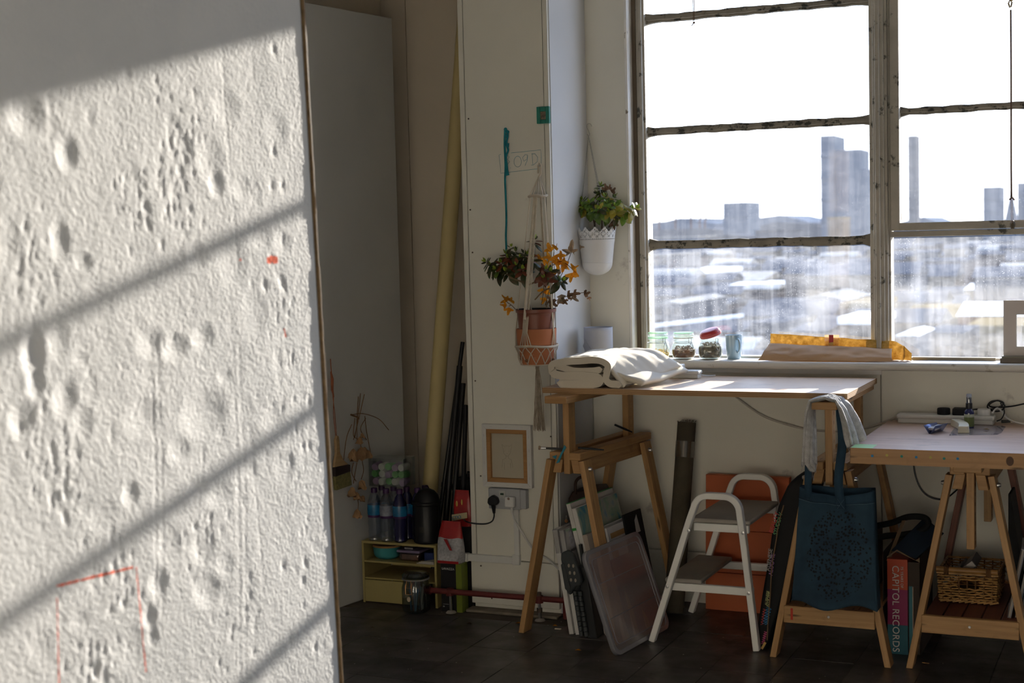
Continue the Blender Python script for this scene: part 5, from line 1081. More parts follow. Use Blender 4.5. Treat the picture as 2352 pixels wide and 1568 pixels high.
# paintbrushes lying across the trestle beams
def brush(p0, p1, label, rh, bristle=True, m_=BLACK, grp='paintbrushes resting on the left trestle'):
    p0, p1 = V(p0), V(p1); d = (p1-p0); r = thing('paintbrush', (p0+p1)/2, label, 'paintbrush', grp)
    if bristle:
        MB().tube([p0+d*.22, p0+d*.5, p1], [rh*.9, rh*1.1, rh*.6], 10).build('handle', m_, r); MB().tube([p0+d*.07, p0+d*.23], rh*1.15, 10).build('ferrule', STEEL, r)
        MB().tube([p0, p0+d*.03, p0+d*.08], [rh*1.7, rh*1.9, rh*1.1], 10).build('bristles', mat('bristle', (.42, .30, .20), .9, .3, 200), r)
    else: MB().tube([p0, p0.lerp(p1, .6), p1], [rh, rh*1.1, rh*.6], 10).build('handle', m_, r)
brush(at(1237, 1028, Y=5.10), at(1312, 1032, Y=5.13), 'paintbrush with tan bristles sticking out left of the trestle', .0042)
brush(at(1328, 1028, Y=5.09), at(1387, 1033, Y=5.10), 'black brush handle lying across the near beam', .004, False)
brush(at(1412, 975, Y=5.55), at(1452, 992, Y=5.60), 'black brush handle poking up at the far post', .0042, False)
bd = MB(); q = [at(x, y, Y=5.055) for x, y in ((1296, 1022), (1292, 1032), (1280, 1058), (1277, 1064), (1284, 1062), (1290, 1045), (1300, 1028))]; bd.prism(q, (0, .004, 0)); q = [at(x, y, Y=5.05) for x, y in ((1268, 1048), (1278, 1045), (1276, 1054))]; bd.prism(q, (0, .004, 0))
bd.build('blue_tape', mat('blue_tape', (.02, .24, .34), .5), label='torn blue tape stuck on the near trestle rail', cat='tape')

# ================================================================== RIGHT UNDER-TABLE THINGS
cap = thing('book_box', (-.875, 5.25, 0), 'red, magenta and teal boxed book standing upright, white title on its spine', 'book')
x0, x1, yy = -.912, -.842, 5.25; hb = .340
for z0, z1, c_, nm in ((.232, hb, (.52, .07, .025), 'red'), (.105, .232, (.26, .012, .085), 'magenta'), (0, .105, (.012, .10, .14), 'teal')): MB().box((x0, yy, z0), (x1, yy+.26, z1)).build('cover_band', mat('cover_'+nm, c_, .45, .05), cap)
WT = mat('white_ink', (.72, .66, .62), .6)
text('CAPITOL RECORDS', (x0+.018, yy-.0008, .318), (0, 0, -1), (1, 0, 0), .0335, WT, cap, spacing=1.07, ext=.0012)
text('75 YEARS OF', (x0+.047, yy-.0008, .316), (0, 0, -1), (1, 0, 0), .0125, WT, cap, spacing=1.1, ext=.0012)
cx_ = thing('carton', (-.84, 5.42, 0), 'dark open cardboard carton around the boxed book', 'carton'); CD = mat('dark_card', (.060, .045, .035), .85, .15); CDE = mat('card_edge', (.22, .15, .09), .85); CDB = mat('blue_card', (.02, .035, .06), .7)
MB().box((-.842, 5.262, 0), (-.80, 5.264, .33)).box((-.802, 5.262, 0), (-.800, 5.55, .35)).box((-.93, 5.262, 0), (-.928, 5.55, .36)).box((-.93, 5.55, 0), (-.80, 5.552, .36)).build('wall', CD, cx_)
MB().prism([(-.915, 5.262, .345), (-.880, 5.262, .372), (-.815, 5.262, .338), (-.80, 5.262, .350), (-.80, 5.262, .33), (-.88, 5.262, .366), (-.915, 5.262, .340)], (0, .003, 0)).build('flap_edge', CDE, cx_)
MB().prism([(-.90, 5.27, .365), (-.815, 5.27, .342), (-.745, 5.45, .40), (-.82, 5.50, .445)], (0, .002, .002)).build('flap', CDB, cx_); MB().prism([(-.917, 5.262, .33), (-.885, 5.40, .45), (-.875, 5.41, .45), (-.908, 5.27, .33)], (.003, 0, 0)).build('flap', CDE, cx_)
bx2 = thing('teal_book', (-.825, 5.25, 0), 'thin teal book beside the boxed book', 'book'); MB().box((-.838, 5.255, .0), (-.826, 5.261, .245)).build('cover', mat('teal_cover', (.03, .16, .20), .5), bx2); MB().box((-.826, 5.255, .0), (-.8235, 5.261, .243)).build('pages', mat('pages', (.55, .42, .32), .8), bx2)
hs_ = MB().tube(spl([(-1.02, 5.42, .36), (-.95, 5.42, .385), (-.88, 5.42, .395), (-.82, 5.43, .412), (-.797, 5.44, .436), (-.815, 5.45, .456), (-.87, 5.45, .455), (-.93, 5.45, .43), (-1.0, 5.45, .41), (-1.05, 5.45, .38)], 6), .0115, 10).build('hose', BLACKM, base=(-.9, 5.44, .38), label='thick black hose looped above the carton', cat='hose')
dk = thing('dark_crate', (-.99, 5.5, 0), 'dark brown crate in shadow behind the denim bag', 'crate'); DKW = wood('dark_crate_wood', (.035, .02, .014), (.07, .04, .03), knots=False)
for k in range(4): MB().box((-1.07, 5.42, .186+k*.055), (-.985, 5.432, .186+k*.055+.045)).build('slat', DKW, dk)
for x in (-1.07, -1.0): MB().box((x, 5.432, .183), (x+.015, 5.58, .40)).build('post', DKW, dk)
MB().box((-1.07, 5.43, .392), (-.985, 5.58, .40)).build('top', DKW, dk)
# wicker basket
WK = mat('willow', (.44, .25, .09), .5, .3, 40, .2, 120); WKD = mat('dark_willow', (.16, .08, .03), .6)
bs = thing('wicker_basket', (-.647, 5.44, .183), 'square wicker basket with cane handle on the shelf slats', 'basket'); bx0, bx1, by0, by1, bz0, bz1 = -.742, -.552, 5.315, 5.57, .188, .294
b = MB(); nr = 11
def bpt(s, z, off):
    t = (z-bz0)/(bz1-bz0); e_ = .006*t; X0, X1, Y0, Y1 = bx0-e_, bx1+e_, by0-e_, by1+e_; per = [(X0, Y0), (X1, Y0), (X1, Y1), (X0, Y1)]; s = s % 4; k = int(s); f = s-k; a = V((*per[k], 0)); c = V((*per[(k+1) % 4], 0)); d = (c-a).normalized(); n_ = V((d.y, -d.x, 0)); return a.lerp(c, f)+n_*off+V((0, 0, z))
for r_ in range(nr):
    z = bz0+.004+r_*(bz1-bz0-.010)/nr; pts = []
    for k in range(96):
        s = k/24; ph = math.pi*(k/2.0)+(r_ % 2)*math.pi; win = (0.32 < s < .72 and .245 < z+.0 < .272)
        pts.append(bpt(s, z+.0012*math.sin(k*1.3+r_*2), .0035*math.sin(ph)))
    if .240 < z < .270: pts = pts[17:96]+pts[0:9]; b.tube(pts, .0030, 5)
    else: b.tube(pts, .0030, 5, closed=True)
b.build('weave', WK, bs, kind='stuff')
b = MB()
for k in range(28): b.tube([bpt(k/7+.07, bz0, 0), bpt(k/7+.07, bz1, 0)], .0026, 5)
b.build('stakes', WKD, bs, kind='stuff')
b = MB()
for k in range(9): p = bpt(.02+k*.11, bz0+.001, .005); b.tube([p, p+V((.030, -.002, -.002+.010))], .0036, 6)
b.build('foot_braid', WK, bs, kind='stuff')
MB().tube([bpt(s, bz1-.004, .001) for s in [k/12*1.0 for k in range(48) if k/12 < 4]], .0045, 6, closed=True).build('rim', WK, bs)
MB().tube([(bx0-.010, by0-.004, bz1+.008), (bx1+.008, by0-.004, bz1+.008)], .0105, 12).build('cane_handle', mat('cane', (.34, .17, .05), .35, .2, 20), bs)
b = MB()
for xx in (bx0+.018, bx1-.030):
    for k in range(5): b.tube([(xx+k*.0035, by0-.004+.0118*math.cos(t), bz1+.004+.0150*math.sin(t)) for t in [j*math.pi/6 for j in range(12)]], .0017, 5, closed=True)
b.build('handle_wrap', WKD, bs, kind='stuff')
MB().box((bx0+.004, by0+.006, bz0-.001), (bx1-.004, by1-.006, bz0+.003)).build('base', WKD, bs)
def book(c, dx, dy, dz, rz, ry, cov, label, pg=(.45, .42, .38)):
    r = thing('book', c, label, 'book', 'books in and by the wicker basket'); M = Matrix.Rotation(R(rz), 3, 'Z') @ Matrix.Rotation(R(ry), 3, 'Y'); C_ = V(c)
    def BX(a, b_, nm, m_): 
        mb = MB().box(a, b_); mb.v = [C_+M @ p for p in mb.v]; mb.build(nm, m_, r)
    BX((-dx, -dy, -dz), (dx, dy, -dz+.002), 'cover', cov); BX((-dx, -dy, dz-.002), (dx, dy, dz), 'cover', cov); BX((-dx+.003, -dy+.003, -dz+.002), (dx-.003, dy-.003, dz-.002), 'pages', mat('book_pages', pg, .8)); BX((dx-.002, -dy, -dz), (dx, dy, dz), 'spine', cov)
GB = mat('grey_cover', (.10, .10, .11), .5); book((-.665, 5.42, .292), .014, .075, .048, 0, 52, GB, 'grey paperback slanting out of the wicker basket'); book((-.700, 5.41, .275), .008, .075, .045, 0, 48, mat('dark_cover', (.03, .03, .035), .5), 'dark paperback left of the grey one in the basket')
book((-.478, 5.27, .300), .006, .10, .12, 4, 11, mat('white_cover', (.34, .35, .40), .4), 'white-spined book leaning at the right picture edge'); book((-.458, 5.28, .290), .007, .10, .12, 4, 11, mat('blue_cover', (.10, .14, .22), .4), 'blue book behind the white-spined one'); book((-.440, 5.29, .33), .005, .10, .15, 4, 9, BLACKM, 'black tall book at the right picture edge')
MB().prism([(-.520, 5.42, .56), (-.512, 5.42, .56), (-.455, 5.42, .18), (-.50, 5.42, .18), (-.520, 5.42, .40)], (0, .16, 0)).build('black_folder', BLACKM, base=(-.49, 5.5, .18), label='black folder standing behind the right trestle leg', cat='folder')

# ================================================================== ON THE PILASTER
TEAL = mat('teal_ribbon', (.01, .22, .27), .7, .2, 40); YP = 5.3485
rb = thing('ribbon', at(1162, 295, Y=5.34), 'teal ribbon knotted on a nail and hanging down the pilaster', 'ribbon')
pts = [at(x, y, Y=5.343) for x, y in ((1160, 296), (1159, 330), (1161, 380), (1160, 410), (1161, 440), (1163, 500), (1162, 540), (1163, 572), (1163, 600), (1164, 618))]
strap(pts, .0075, 4).build('strip', TEAL, rb, solid=.002)
pts = [at(x, y, Y=5.341) for x, y in ((1162, 296), (1166, 310), (1163, 330), (1167, 345), (1162, 360), (1164, 380), (1166, 402))]
strap(pts, .008, 4).build('strip', TEAL, rb, solid=.002)
b = MB(); 
for (x, y) in ((1161, 297), (1166, 303), (1163, 312)): b.ball(at(x, y, Y=5.341), .0075, 8, (1, .6, 1))
b.ball(at(1162, 374, Y=5.341), .005, 8, (1, .6, 1.3)); b.build('knot', TEAL, rb)
MB().prism([at(x, y, Y=5.338) for x, y in ((1164, 328), (1169, 329), (1168, 338), (1162, 336))], (0, .003, 0)).prism([at(x, y, Y=5.338) for x, y in ((1163, 388), (1166, 387), (1169, 402), (1160, 404))], (0, .003, 0)).build('tail', TEAL, rb)
INK = mat('teal_marker', (.06, .28, .36), .7, .3, 60)
def ink(pts, r=.0008): return MB().tube([at(x, y, Y=YP) for x, y in pts], r, 4)
mw = MB()
for st in ([(1174, 351), (1205, 348), (1242, 344), (1243, 360), (1243, 375)], [(1150, 354), (1146, 356), (1149, 380), (1150, 398), (1180, 394), (1215, 390), (1238, 387)],
           [(1189+8.5*math.cos(t*.4), 371+12.5*math.sin(t*.4)) for t in range(17)], [(1212, 356), (1206, 355), (1200, 362), (1203, 370), (1210, 366), (1212, 356), (1211, 368), (1206, 380)],
           [(1222, 353), (1224, 379), (1220, 379)], [(1221, 353), (1229, 353), (1235, 361), (1234, 371), (1226, 378), (1222, 379)], [(1164, 357), (1170, 360), (1165, 366), (1171, 371), (1165, 378)], [(1172, 386), (1173, 385)]):
    mw.tube([at(x, y, Y=YP+.0012) for x, y in st], .0007, 4)
mw.build('marker_writing', INK, pl, kind='stuff', label='teal marker reading 309D in a box')
TF = mat('teal_frame', (.02, .22, .17), .45, .15, 20, .1, 60)
pf = thing('framed_photo', (-2.226, 5.34, 1.94), 'tiny teal picture frame with an old photograph at the pilaster corner', 'picture frame'); x0, x1, z0, z1 = -2.253, -2.200, 1.943, 2.008
for a, c in (((x0, 5.334, z0), (x0+.015, 5.3495, z1)), ((x1-.015, 5.334, z0), (x1, 5.3495, z1)), ((x0+.015, 5.334, z0), (x1-.015, 5.3495, z0+.015)), ((x0+.015, 5.334, z1-.019), (x1-.015, 5.3495, z1))): MB().box(a, c).build('frame_side', TF, pf, bevel=.002)
MB().box((x0+.014, 5.343, z0+.014), (x1-.014, 5.346, z1-.018)).build('photograph', mat('sepia_photo', (.28, .22, .16), .4, .9, 45), pf)
MB().tube([(x0+.0155, 5.337, z0+.0155), (x1-.0155, 5.337, z0+.0155), (x1-.0155, 5.337, z1-.0195), (x0+.0155, 5.337, z1-.0195)], .0012, 4, closed=True).build('gilt_slip', mat('gilt', (.45, .38, .22), .5), pf)

# canvas hung back to front
ch = thing('canvas', (-2.412, 5.34, .51), 'small canvas hung back to front, pine stretcher and faint pencil figure', 'canvas'); x0, x1, z0, z1 = -2.520, -2.306, .513, .764; Yf = 5.326
def fr4(w0, w1, ya, yb, nm, m_, **k):
    P = lambda w_: [(x0+w_, z0+w_), (x1-w_, z0+w_), (x1-w_, z1-w_), (x0+w_, z1-w_)]
    A, B = P(w0), P(w1)
    for i in range(4):
        j = (i+1) % 4; MB().prism([(A[i][0], ya, A[i][1]), (A[j][0], ya, A[j][1]), (B[j][0], ya, B[j][1]), (B[i][0], ya, B[i][1])], (0, yb-ya, 0)).build(nm, m_, ch, **k)
fr4(0, .019, Yf, 5.349, 'folded_canvas', CW, bevel=.0008); fr4(.0185, .036, Yf+.002, 5.347, 'stretcher_bar', wood('stretcher', (.34, .16, .05), (.48, .25, .09), knots=False), bevel=.0008)
MB().box((x0+.03, 5.341, z0+.03), (x1-.03, 5.344, z1-.03)).build('canvas_back', mat('raw_canvas', (.50, .45, .35), .9, .04, 5, .2, 300), ch)
sk = MB(); cx, cz = (x0+x1)/2-.004, .640
def sks(ps): sk.tube([(cx+a*.001, 5.3405, cz+b_*.001) for a, b_ in ps], .00045, 3)
sks([(-20, 30), (-22, 44), (-13, 36), (0, 38), (13, 36), (21, 44), (20, 30)]); sks([(-18, 28), (-15, 8), (-4, -3), (4, -3), (14, 8), (18, 28)]); sks([(-12, 16), (-7, 17)]); sks([(6, 17), (11, 16)]); sks([(-3, 6), (3, 6)])
sks([(-5, -4), (-6, -12), (-20, -18), (-24, -50)]); sks([(5, -4), (6, -12), (18, -18), (24, -50)]); sks([(-14, -30), (-13, -58)]); sks([(14, -30), (14, -52)])
sk.build('pencil_sketch', mat('pencil', (.28, .24, .18), .8), ch, kind='stuff')
st_ = MB()
for k in range(3):
    for zz in (z0+.009, z1-.009): st_.box((x0+.035+k*.068, Yf-.0006, zz-.0008), (x0+.046+k*.068, Yf, zz+.0008))
for k in range(4):
    for xx in (x0+.009, x1-.009): st_.box((xx-.0008, Yf-.0006, z0+.035+k*.055), (xx+.0008, Yf, z0+.046+k*.055))
st_.build('staples', STEEL, ch, kind='stuff')
# socket, plugs, trunking
SOCK = mat('grey_socket', (.42, .43, .45), .4, .03)
so = thing('wall_socket', (-2.412, 5.33, .425), 'grey double wall socket with small switches below the reversed canvas', 'wall socket')
MB().box((-2.494, 5.318, .426), (-2.355, 5.35, .508)).build('face_plate', SOCK, so, bevel=.003); MB().box((-2.360, 5.322, .430), (-2.331, 5.35, .506)).build('back_box', SOCK, so, bevel=.002)
MB().box((-2.446, 5.3165, .47), (-2.418, 5.319, .500)).build('breaker_panel', mat('pale_plate', (.50, .52, .50), .4), so); MB().box((-2.440, 5.3145, .483), (-2.426, 5.318, .491)).build('rocker_switch', mat('green_black', (.02, .05, .03), .3), so, bevel=.0006)
for k in range(3): MB().lathe([(.0001, .002), (.0016, .002), (.002, 0)], (-2.434, 5.3165, .474-k*.009), 8, Matrix.Rotation(R(90), 3, 'X')).build('button', SOCK, so)
p1_ = thing('black_plug', (-2.467, 5.31, .445), 'black mains plug in the left of the wall socket, cable off to the left', 'plug')
hx = [(-2.490, .452), (-2.487, .470), (-2.468, .484), (-2.448, .475), (-2.442, .455), (-2.450, .444), (-2.482, .442)]
MB().prism([(x, 5.295, z) for x, z in hx], (0, .022, 0)).build('body', BLACK, p1_, bevel=.004); MB().tube([(-2.466, 5.304, .446), (-2.464, 5.304, .41)], [.010, .005], 10).build('cord_grip', BLACK, p1_)
MB().tube(spl([(-2.464, 5.304, .412), (-2.466, 5.306, .395), (-2.485, 5.325, .372), (-2.52, 5.338, .358), (-2.57, 5.340, .356), (-2.61, 5.345, .362), (-2.66, 5.42, .36)], 6), .0030, 7).build('cable', BLACK, p1_)
p2_ = thing('white_plug', (-2.39, 5.31, .445), 'white mains plug in the right of the wall socket, cable hanging down', 'plug')
MB().box((-2.414, 5.292, .438), (-2.372, 5.317, .480)).build('body', WPLAS, p2_, bevel=.006); MB().lathe([(.0001, .0006), (.005, .0006), (.0055, 0)], (-2.394, 5.292, .474), 12, Matrix.Rotation(R(90), 3, 'X')).build('fuse_mark', mat('fuse', (.25, .18, .15), .5), p2_); MB().tube([(-2.387, 5.305, .440), (-2.386, 5.305, .415)], [.007, .0042], 10).build('cord_grip', WPLAS, p2_)
MB().tube(spl([(-2.386, 5.305, .418), (-2.378, 5.31, .385), (-2.350, 5.325, .330), (-2.325, 5.335, .285), (-2.305, 5.338, .262), (-2.28, 5.338, .245), (-2.25, 5.335, .232), (-2.205, 5.33, .20), (-2.18, 5.34, .18), (-2.15, 5.40, .16)], 6), .0036, 8).build('cable', WPLAS, p2_)
tk = thing('cable_trunking', (-2.5, 5.335, .2), 'white plastic cable trunking running down and left from the socket', 'trunking')
MB().box((-2.393, 5.334, .236), (-2.372, 5.3495, .427)).build('vertical_run', WPLAS, tk, bevel=.001); MB().box((-2.603, 5.330, .203), (-2.400, 5.3495, .231)).build('horizontal_run', WPLAS, tk, bevel=.001); MB().box((-2.402, 5.328, .200), (-2.370, 5.3495, .240)).build('elbow', WPLAS, tk, bevel=.002); MB().box((-2.622, 5.325, .200), (-2.598, 5.3495, .234)).build('end_cap', WPLAS, tk, bevel=.002)
# heating pipe
PIPEM = mat('maroon_pipe', (.13, .022, .020), .45, .2, 30, dirt=(.35, .28, .24), dth=.72, dsc=30)
pp = thing('heating_pipe', (-2.5, 5.25, 0), 'maroon painted heating pipe low along the pilaster foot with valve', 'pipe')
MB().tube([(-2.745, 5.262, .088), (-2.2, 5.272, .088), (-2.12, 5.274, .088)], .0115, 16).build('pipe', PIPEM, pp); MB().tube([(-2.765, 5.262, .088), (-2.735, 5.262, .088)], .0165, 16).build('end_cap', PIPEM, pp)
for x in (-2.652, -2.262):
    MB().tube([(x, 5.268, .100), (x, 5.268, .072)], .0165, 12).build('collar', PIPEM, pp); MB().tube([(x, 5.268, .075), (x, 5.272, 0)], .0062, 10).build('support', STEEL, pp); MB().lathe([(.022, 0), (.018, .006), (.008, .010)], (x, 5.272, .0), 12).build('foot', mat('mortar_foot', (.30, .27, .24), .9), pp)
MB().tube([(-2.262, 5.268, .100), (-2.262, 5.268, .114)], .010, 8).tube([(-2.262, 5.27, .050), (-2.262, 5.27, .035)], .012, 8).build('valve', mat('old_valve', (.10, .07, .05), .6), pp)
MB().tube([(-2.175, 5.33, 0), (-2.175, 5.33, .25)], .012, 12).build('riser', PIPEM, pp)

# ================================================================== PLANTS
def leafmesh(name, L, w_, th, m_, fold=0.0, n=7):
    b = MB(); vs = [V((0, 0, 0))]; rows = []
    for i in range(1, n):
        t = i/n; x = L*t; hw = w_/2*math.sin(math.pi*t**.8)**.75; hh = th/2*math.sin(math.pi*t)**.5; z = -.10*L*t*t
        rows.append(len(vs)); vs += [V((x, -hw, z+fold*hw)), V((x, 0, z+hh)), V((x, hw, z+fold*hw)), V((x, 0, z-hh))]
    tip = len(vs); vs.append(V((L, 0, -.10*L))); fs = []
    for k in range(4): q = (k+1) % 4; fs.append((0, rows[0]+q, rows[0]+k)); fs.append((tip, rows[-1]+k, rows[-1]+q))
    for a, c in zip(rows, rows[1:]):
        for k in range(4): q = (k+1) % 4; fs.append((a+k, a+q, c+q, c+k))
    return b.add(vs, fs).mesh(name, m_, sharp=50)
def leafmat(name, c1, c2, tl=.25, rough=.32):
    m, t, b = nodes(name); f = noisen(t, coord(t, 'Object'), 55, 3); oi = N(t, 'ShaderNodeObjectInfo')
    o = ramp(t, f, [(.35, c1), (.7, c2)]).outputs[0]; hs = N(t, 'ShaderNodeHueSaturation'); mr = N(t, 'ShaderNodeMapRange', i_To_Min=.65, i_To_Max=1.35); t.links.new(oi.outputs['Random'], mr.inputs[0]); t.links.new(mr.outputs[0], hs.inputs['Value']); t.links.new(o, hs.inputs['Color'])
    t.links.new(hs.outputs[0], b.inputs['Base Color']); b.inputs['Roughness'].default_value = rough
    tlb = N(t, 'ShaderNodeBsdfTranslucent'); t.links.new(hs.outputs[0], tlb.inputs[0]); mx = N(t, 'ShaderNodeMixShader'); mx.inputs[0].default_value = tl; out = t.nodes['Material Output']
    t.links.new(b.outputs[0], mx.inputs[1]); t.links.new(tlb.outputs[0], mx.inputs[2]); t.links.new(mx.outputs[0], out.inputs[0]); return m
LG = leafmat('jade_green', (.07, .15, .02), (.16, .26, .04)); LD = leafmat('jade_dark', (.028, .065, .015), (.09, .07, .03)); LR = leafmat('jade_red', (.13, .035, .018), (.24, .07, .03)); LB = leafmat('jade_tip', (.25, .38, .04), (.38, .48, .06)); LY = leafmat('jade_yellow', (.30, .26, .03), (.40, .34, .05))
BARK = mat('jade_bark', (.20, .14, .08), .8, .25, 20, .3, 60); BARKD = mat('dark_bark', (.075, .045, .025), .8, .25, 20, .3, 60)
def place_leaf(me, parent, p, d, up, s_=1.0, name='leaf'):
    d = d.normalized(); y = up.cross(d)
    if y.length < 1e-4: y = d.orthogonal()
    y.normalize(); z = d.cross(y); M = Matrix((d*s_, y*s_, z*s_)).transposed().to_4x4(); M.translation = p-WL(parent)
    o = bpy.data.objects.new(name, me); COL.objects.link(o); o.parent = parent; o.matrix_basis = M; return o
def rosette(parent, c, ax, meshes, tipmesh, rnd, n=3, L=.03, spread=1.0, tip=True):
    ax = ax.normalized(); s1 = ax.orthogonal().normalized(); s2 = ax.cross(s1); a0 = rnd.random()*3
    for k in range(n):
        for h_ in (0, 1):
            a = a0+k*math.pi/2+h_*math.pi+rnd.uniform(-.25, .25); rd = s1*math.cos(a)+s2*math.sin(a); tilt = .15+.28*k if False else (1.1-.38*(n-1-k)) ; d = rd*spread+ax*(-.25+.45*k/max(1, n-1)*1.6)+V((0, 0, -.18*(n-1-k)))
            place_leaf(rnd.choice(meshes), parent, c-ax*.006*(n-1-k)+rd*.002, d, ax, rnd.uniform(.8, 1.12)*L/.03*(1-.13*k))
    if tip:
        for h_ in (0, 1): a = a0+n*math.pi/2+h_*math.pi; rd = s1*math.cos(a)+s2*math.sin(a); place_leaf(tipmesh, parent, c+ax*.004, ax+rd*.5, rd, .5*L/.03)
lg_ = leafmesh('leaf', .040, .024, .0055, LG); ld_ = leafmesh('leaf', .044, .019, .0055, LD); lr_ = leafmesh('leaf', .042, .022, .0055, LR); lb_ = leafmesh('leaf', .034, .022, .005, LB); ly_ = leafmesh('leaf', .040, .024, .005, LY); ldg = leafmesh('leaf', .044, .022, .0055, LD)
YC = 5.262
def a1(x, y, dy=0.0): return at(1100+x/8.71, 540+y/8.71, Y=YC+dy)
pc = at(1233, 800, Y=YC); PX, PY = pc.x, YC
zr, zt1, zh, zb = at(1233, 709, Y=YC).z, at(1234, 757, Y=YC-.07).z, at(1236, 797, Y=YC-.08).z, at(1236, 838, Y=YC-.05).z
jp = thing('jade_plant', (PX, PY, zt1), 'leggy red-tinged jade plant in a brown plastic pot above terracotta', 'plant')
BP = mat('brown_plastic_pot', (.20, .065, .040), .35, .08, 8); SOIL = mat('soil', (.03, .02, .014), .95, .4, 60, .8, 120)
MB().lathe([(.060, zb+.05), (.0735, zr-.014), (.0785, zr-.012), (.0795, zr), (.0765, zr), (.074, zr-.015), (.062, zr-.06)], (PX, PY, 0), 40).build('nursery_pot', BP, jp, sharp=40)
MB().lathe([(.0001, zr-.020), (.074, zr-.022)], (PX, PY, 0), 24).build('soil', SOIL, jp); MB().lathe([(.0768, zr+.0006), (.0735, zr-.004), (.073, zr-.016)], (PX, PY, 0), 40).build('dark_lining', BLACKM, jp)
trunk = [V((PX-.014, PY, zr-.03)), a1(970, 1300), a1(960, 1100), a1(945, 1010)]
bb_ = MB(); bb_.tube(spl(trunk, 5), .0072, 9)
br_ = [([(945, 1010, 0), (850, 930, -.01), (700, 880, -.02), (600, 800, -.02), (545, 420, -.02)], .0048), ([(700, 880, -.02), (480, 740, -.03), (345, 720, -.04)], .0035), ([(480, 740, -.03), (300, 600, -.03), (150, 560, -.04)], .003), ([(945, 1010, 0), (990, 880, .01), (930, 760, .01), (950, 430, .01)], .004), ([(945, 1010, 0), (1120, 940, -.02), (1240, 880, -.03), (1330, 700, -.04)], .004),
       ([(990, 880, .01), (1060, 600, .02), (1110, 120, .02)], .003), ([(850, 930, -.01), (880, 760, -.03), (880, 690, -.04)], .003), ([(1120, 1290, .0), (1300, 1110, .0), (1500, 1040, .0), (1660, 930, -.01)], .0035), ([(600, 800, -.02), (560, 560, 0), (640, 270, .02)], .003), ([(930, 760, .01), (1000, 560, 0), (1010, 380, 0)], .003), ([(1120, 940, -.02), (1240, 780, -.06), (1290, 800, -.07)], .003)]
for ps_, rr_ in br_: bb_.tube(spl([a1(*q) for q in ps_], 4), rr_*.8, 7)
bb_.build('stems', BARK, jp)
rnd = random.Random(21); dk_ = [ld_, ldg, ld_, lr_]
for (x, y, dy, mm, ax) in [(150, 545, -.04, [ld_, ldg, lg_], (-.5, -.4, .6)), (345, 700, -.04, [ldg, lg_, lr_], (-.3, -.6, .5)), (545, 385, -.02, dk_, (0, -.4, .9)), (640, 250, .02, [ld_, ldg], (.2, -.2, 1)), (950, 400, .01, [ld_, lr_, ldg], (.3, -.3, .9)), (1010, 370, 0, dk_, (.3, -.4, .8)), (1115, 90, .02, [ld_, lr_], (0, -.1, 1)), (880, 690, -.04, [lr_, ld_, lr_], (.3, -.6, .6)), (560, 720, -.03, [lr_, ldg], (-.1, -.6, .5)), (1320, 690, -.04, [ld_, lr_], (.4, -.5, .6)), (1300, 830, -.07, [lr_, lr_], (.2, -.8, .2)), (1660, 900, -.01, [lg_, ldg], (.6, -.5, .3)), (870, 480, 0, [lr_, ld_], (-.2, -.4, .7)), (250, 610, -.035, [ldg, ld_], (-.4, -.6, .6)), (450, 560, -.03, [lr_, ldg], (-.1, -.7, .6)), (740, 330, 0, [ldg, ld_], (.2, -.4, .9)), (600, 460, -.01, dk_, (.1, -.6, .7)), (760, 600, -.03, [lr_, ld_], (.2, -.7, .5)), (1080, 480, .0, [ldg, ld_], (.2, -.5, .8)), (1420, 730, -.05, [ld_, ldg], (.5, -.6, .5))]:
    rosette(jp, a1(x, y, dy), V(ax), mm, lb_, rnd, 4, .037 if x != 640 else .026)
# orange and tan withered leaves on the same pot
OL = leafmat('withered_orange', (.58, .20, .008), (.80, .36, .025), .35, .7); TL = leafmat('withered_tan', (.26, .18, .11), (.40, .31, .21), .2, .85); BLF = leafmat('withered_brown', (.12, .065, .035), (.22, .13, .08), .15, .85)
def crumple(name, m_, s_, seed, lobes=2.5):
    rnd = random.Random(seed); b = MB(); n = 13; vs = [V((0, 0, 0))]
    for ring in (.5, 1.0):
        for k in range(n):
            a = R(-75+150*k/(n-1)); rr_ = s_*ring*(.75+.25*math.cos(lobes*a*2)*(1 if ring == 1 else .3)+rnd.uniform(-.08, .08)); vs.append(V((rr_*math.cos(a)*.95, rr_*math.sin(a)*.62, s_*(.16*math.sin(a*4+seed)*ring+.22*ring*abs(math.sin(a))))))
    fs = [(0, 1+k, 2+k) for k in range(n-1)]+[(1+k, 1+n+k, 2+n+k, 2+k) for k in range(n-1)]; return b.add(vs, fs).mesh(name, m_, sharp=25)
ol = [crumple('withered_leaf', OL, .021, s_) for s_ in (1, 2, 3)]; tl_ = [crumple('dry_leaf', TL, .028, s_, 2) for s_ in (4, 5)]; bl_ = [crumple('dry_leaf', BLF, .026, s_, 3) for s_ in (6, 7)]
og = thing('withered_plant', (PX+.03, PY, zt1), 'withered plant with orange and tan crumpled leaves sharing the jade pot', 'plant'); st2 = MB()
twigs = [[(1330, 1400, .02), (1450, 900, 0), (1480, 520, -.01), (1500, 340, -.01)], [(1480, 600, -.01), (1650, 520, -.02), (1830, 640, -.03), (1900, 720, -.03)], [(1360, 1400, .02), (1600, 900, .02), (1780, 520, .02), (1850, 330, .02)], [(1440, 1400, .0), (1560, 1300, 0), (1740, 1230, 0), (2060, 1150, -.01), (2200, 1170, -.02)], [(730, 1480, -.03), (650, 1400, -.05), (600, 1420, -.05)], [(650, 1400, -.05), (560, 1340, -.05)], [(1250, 1400, 0), (1300, 1000, .01), (1250, 560, .02)]]
for tw_ in twigs: st2.tube(spl([a1(*q) for q in tw_], 4), .0013, 5)
st2.build('twigs', BARKD, og, kind='stuff')
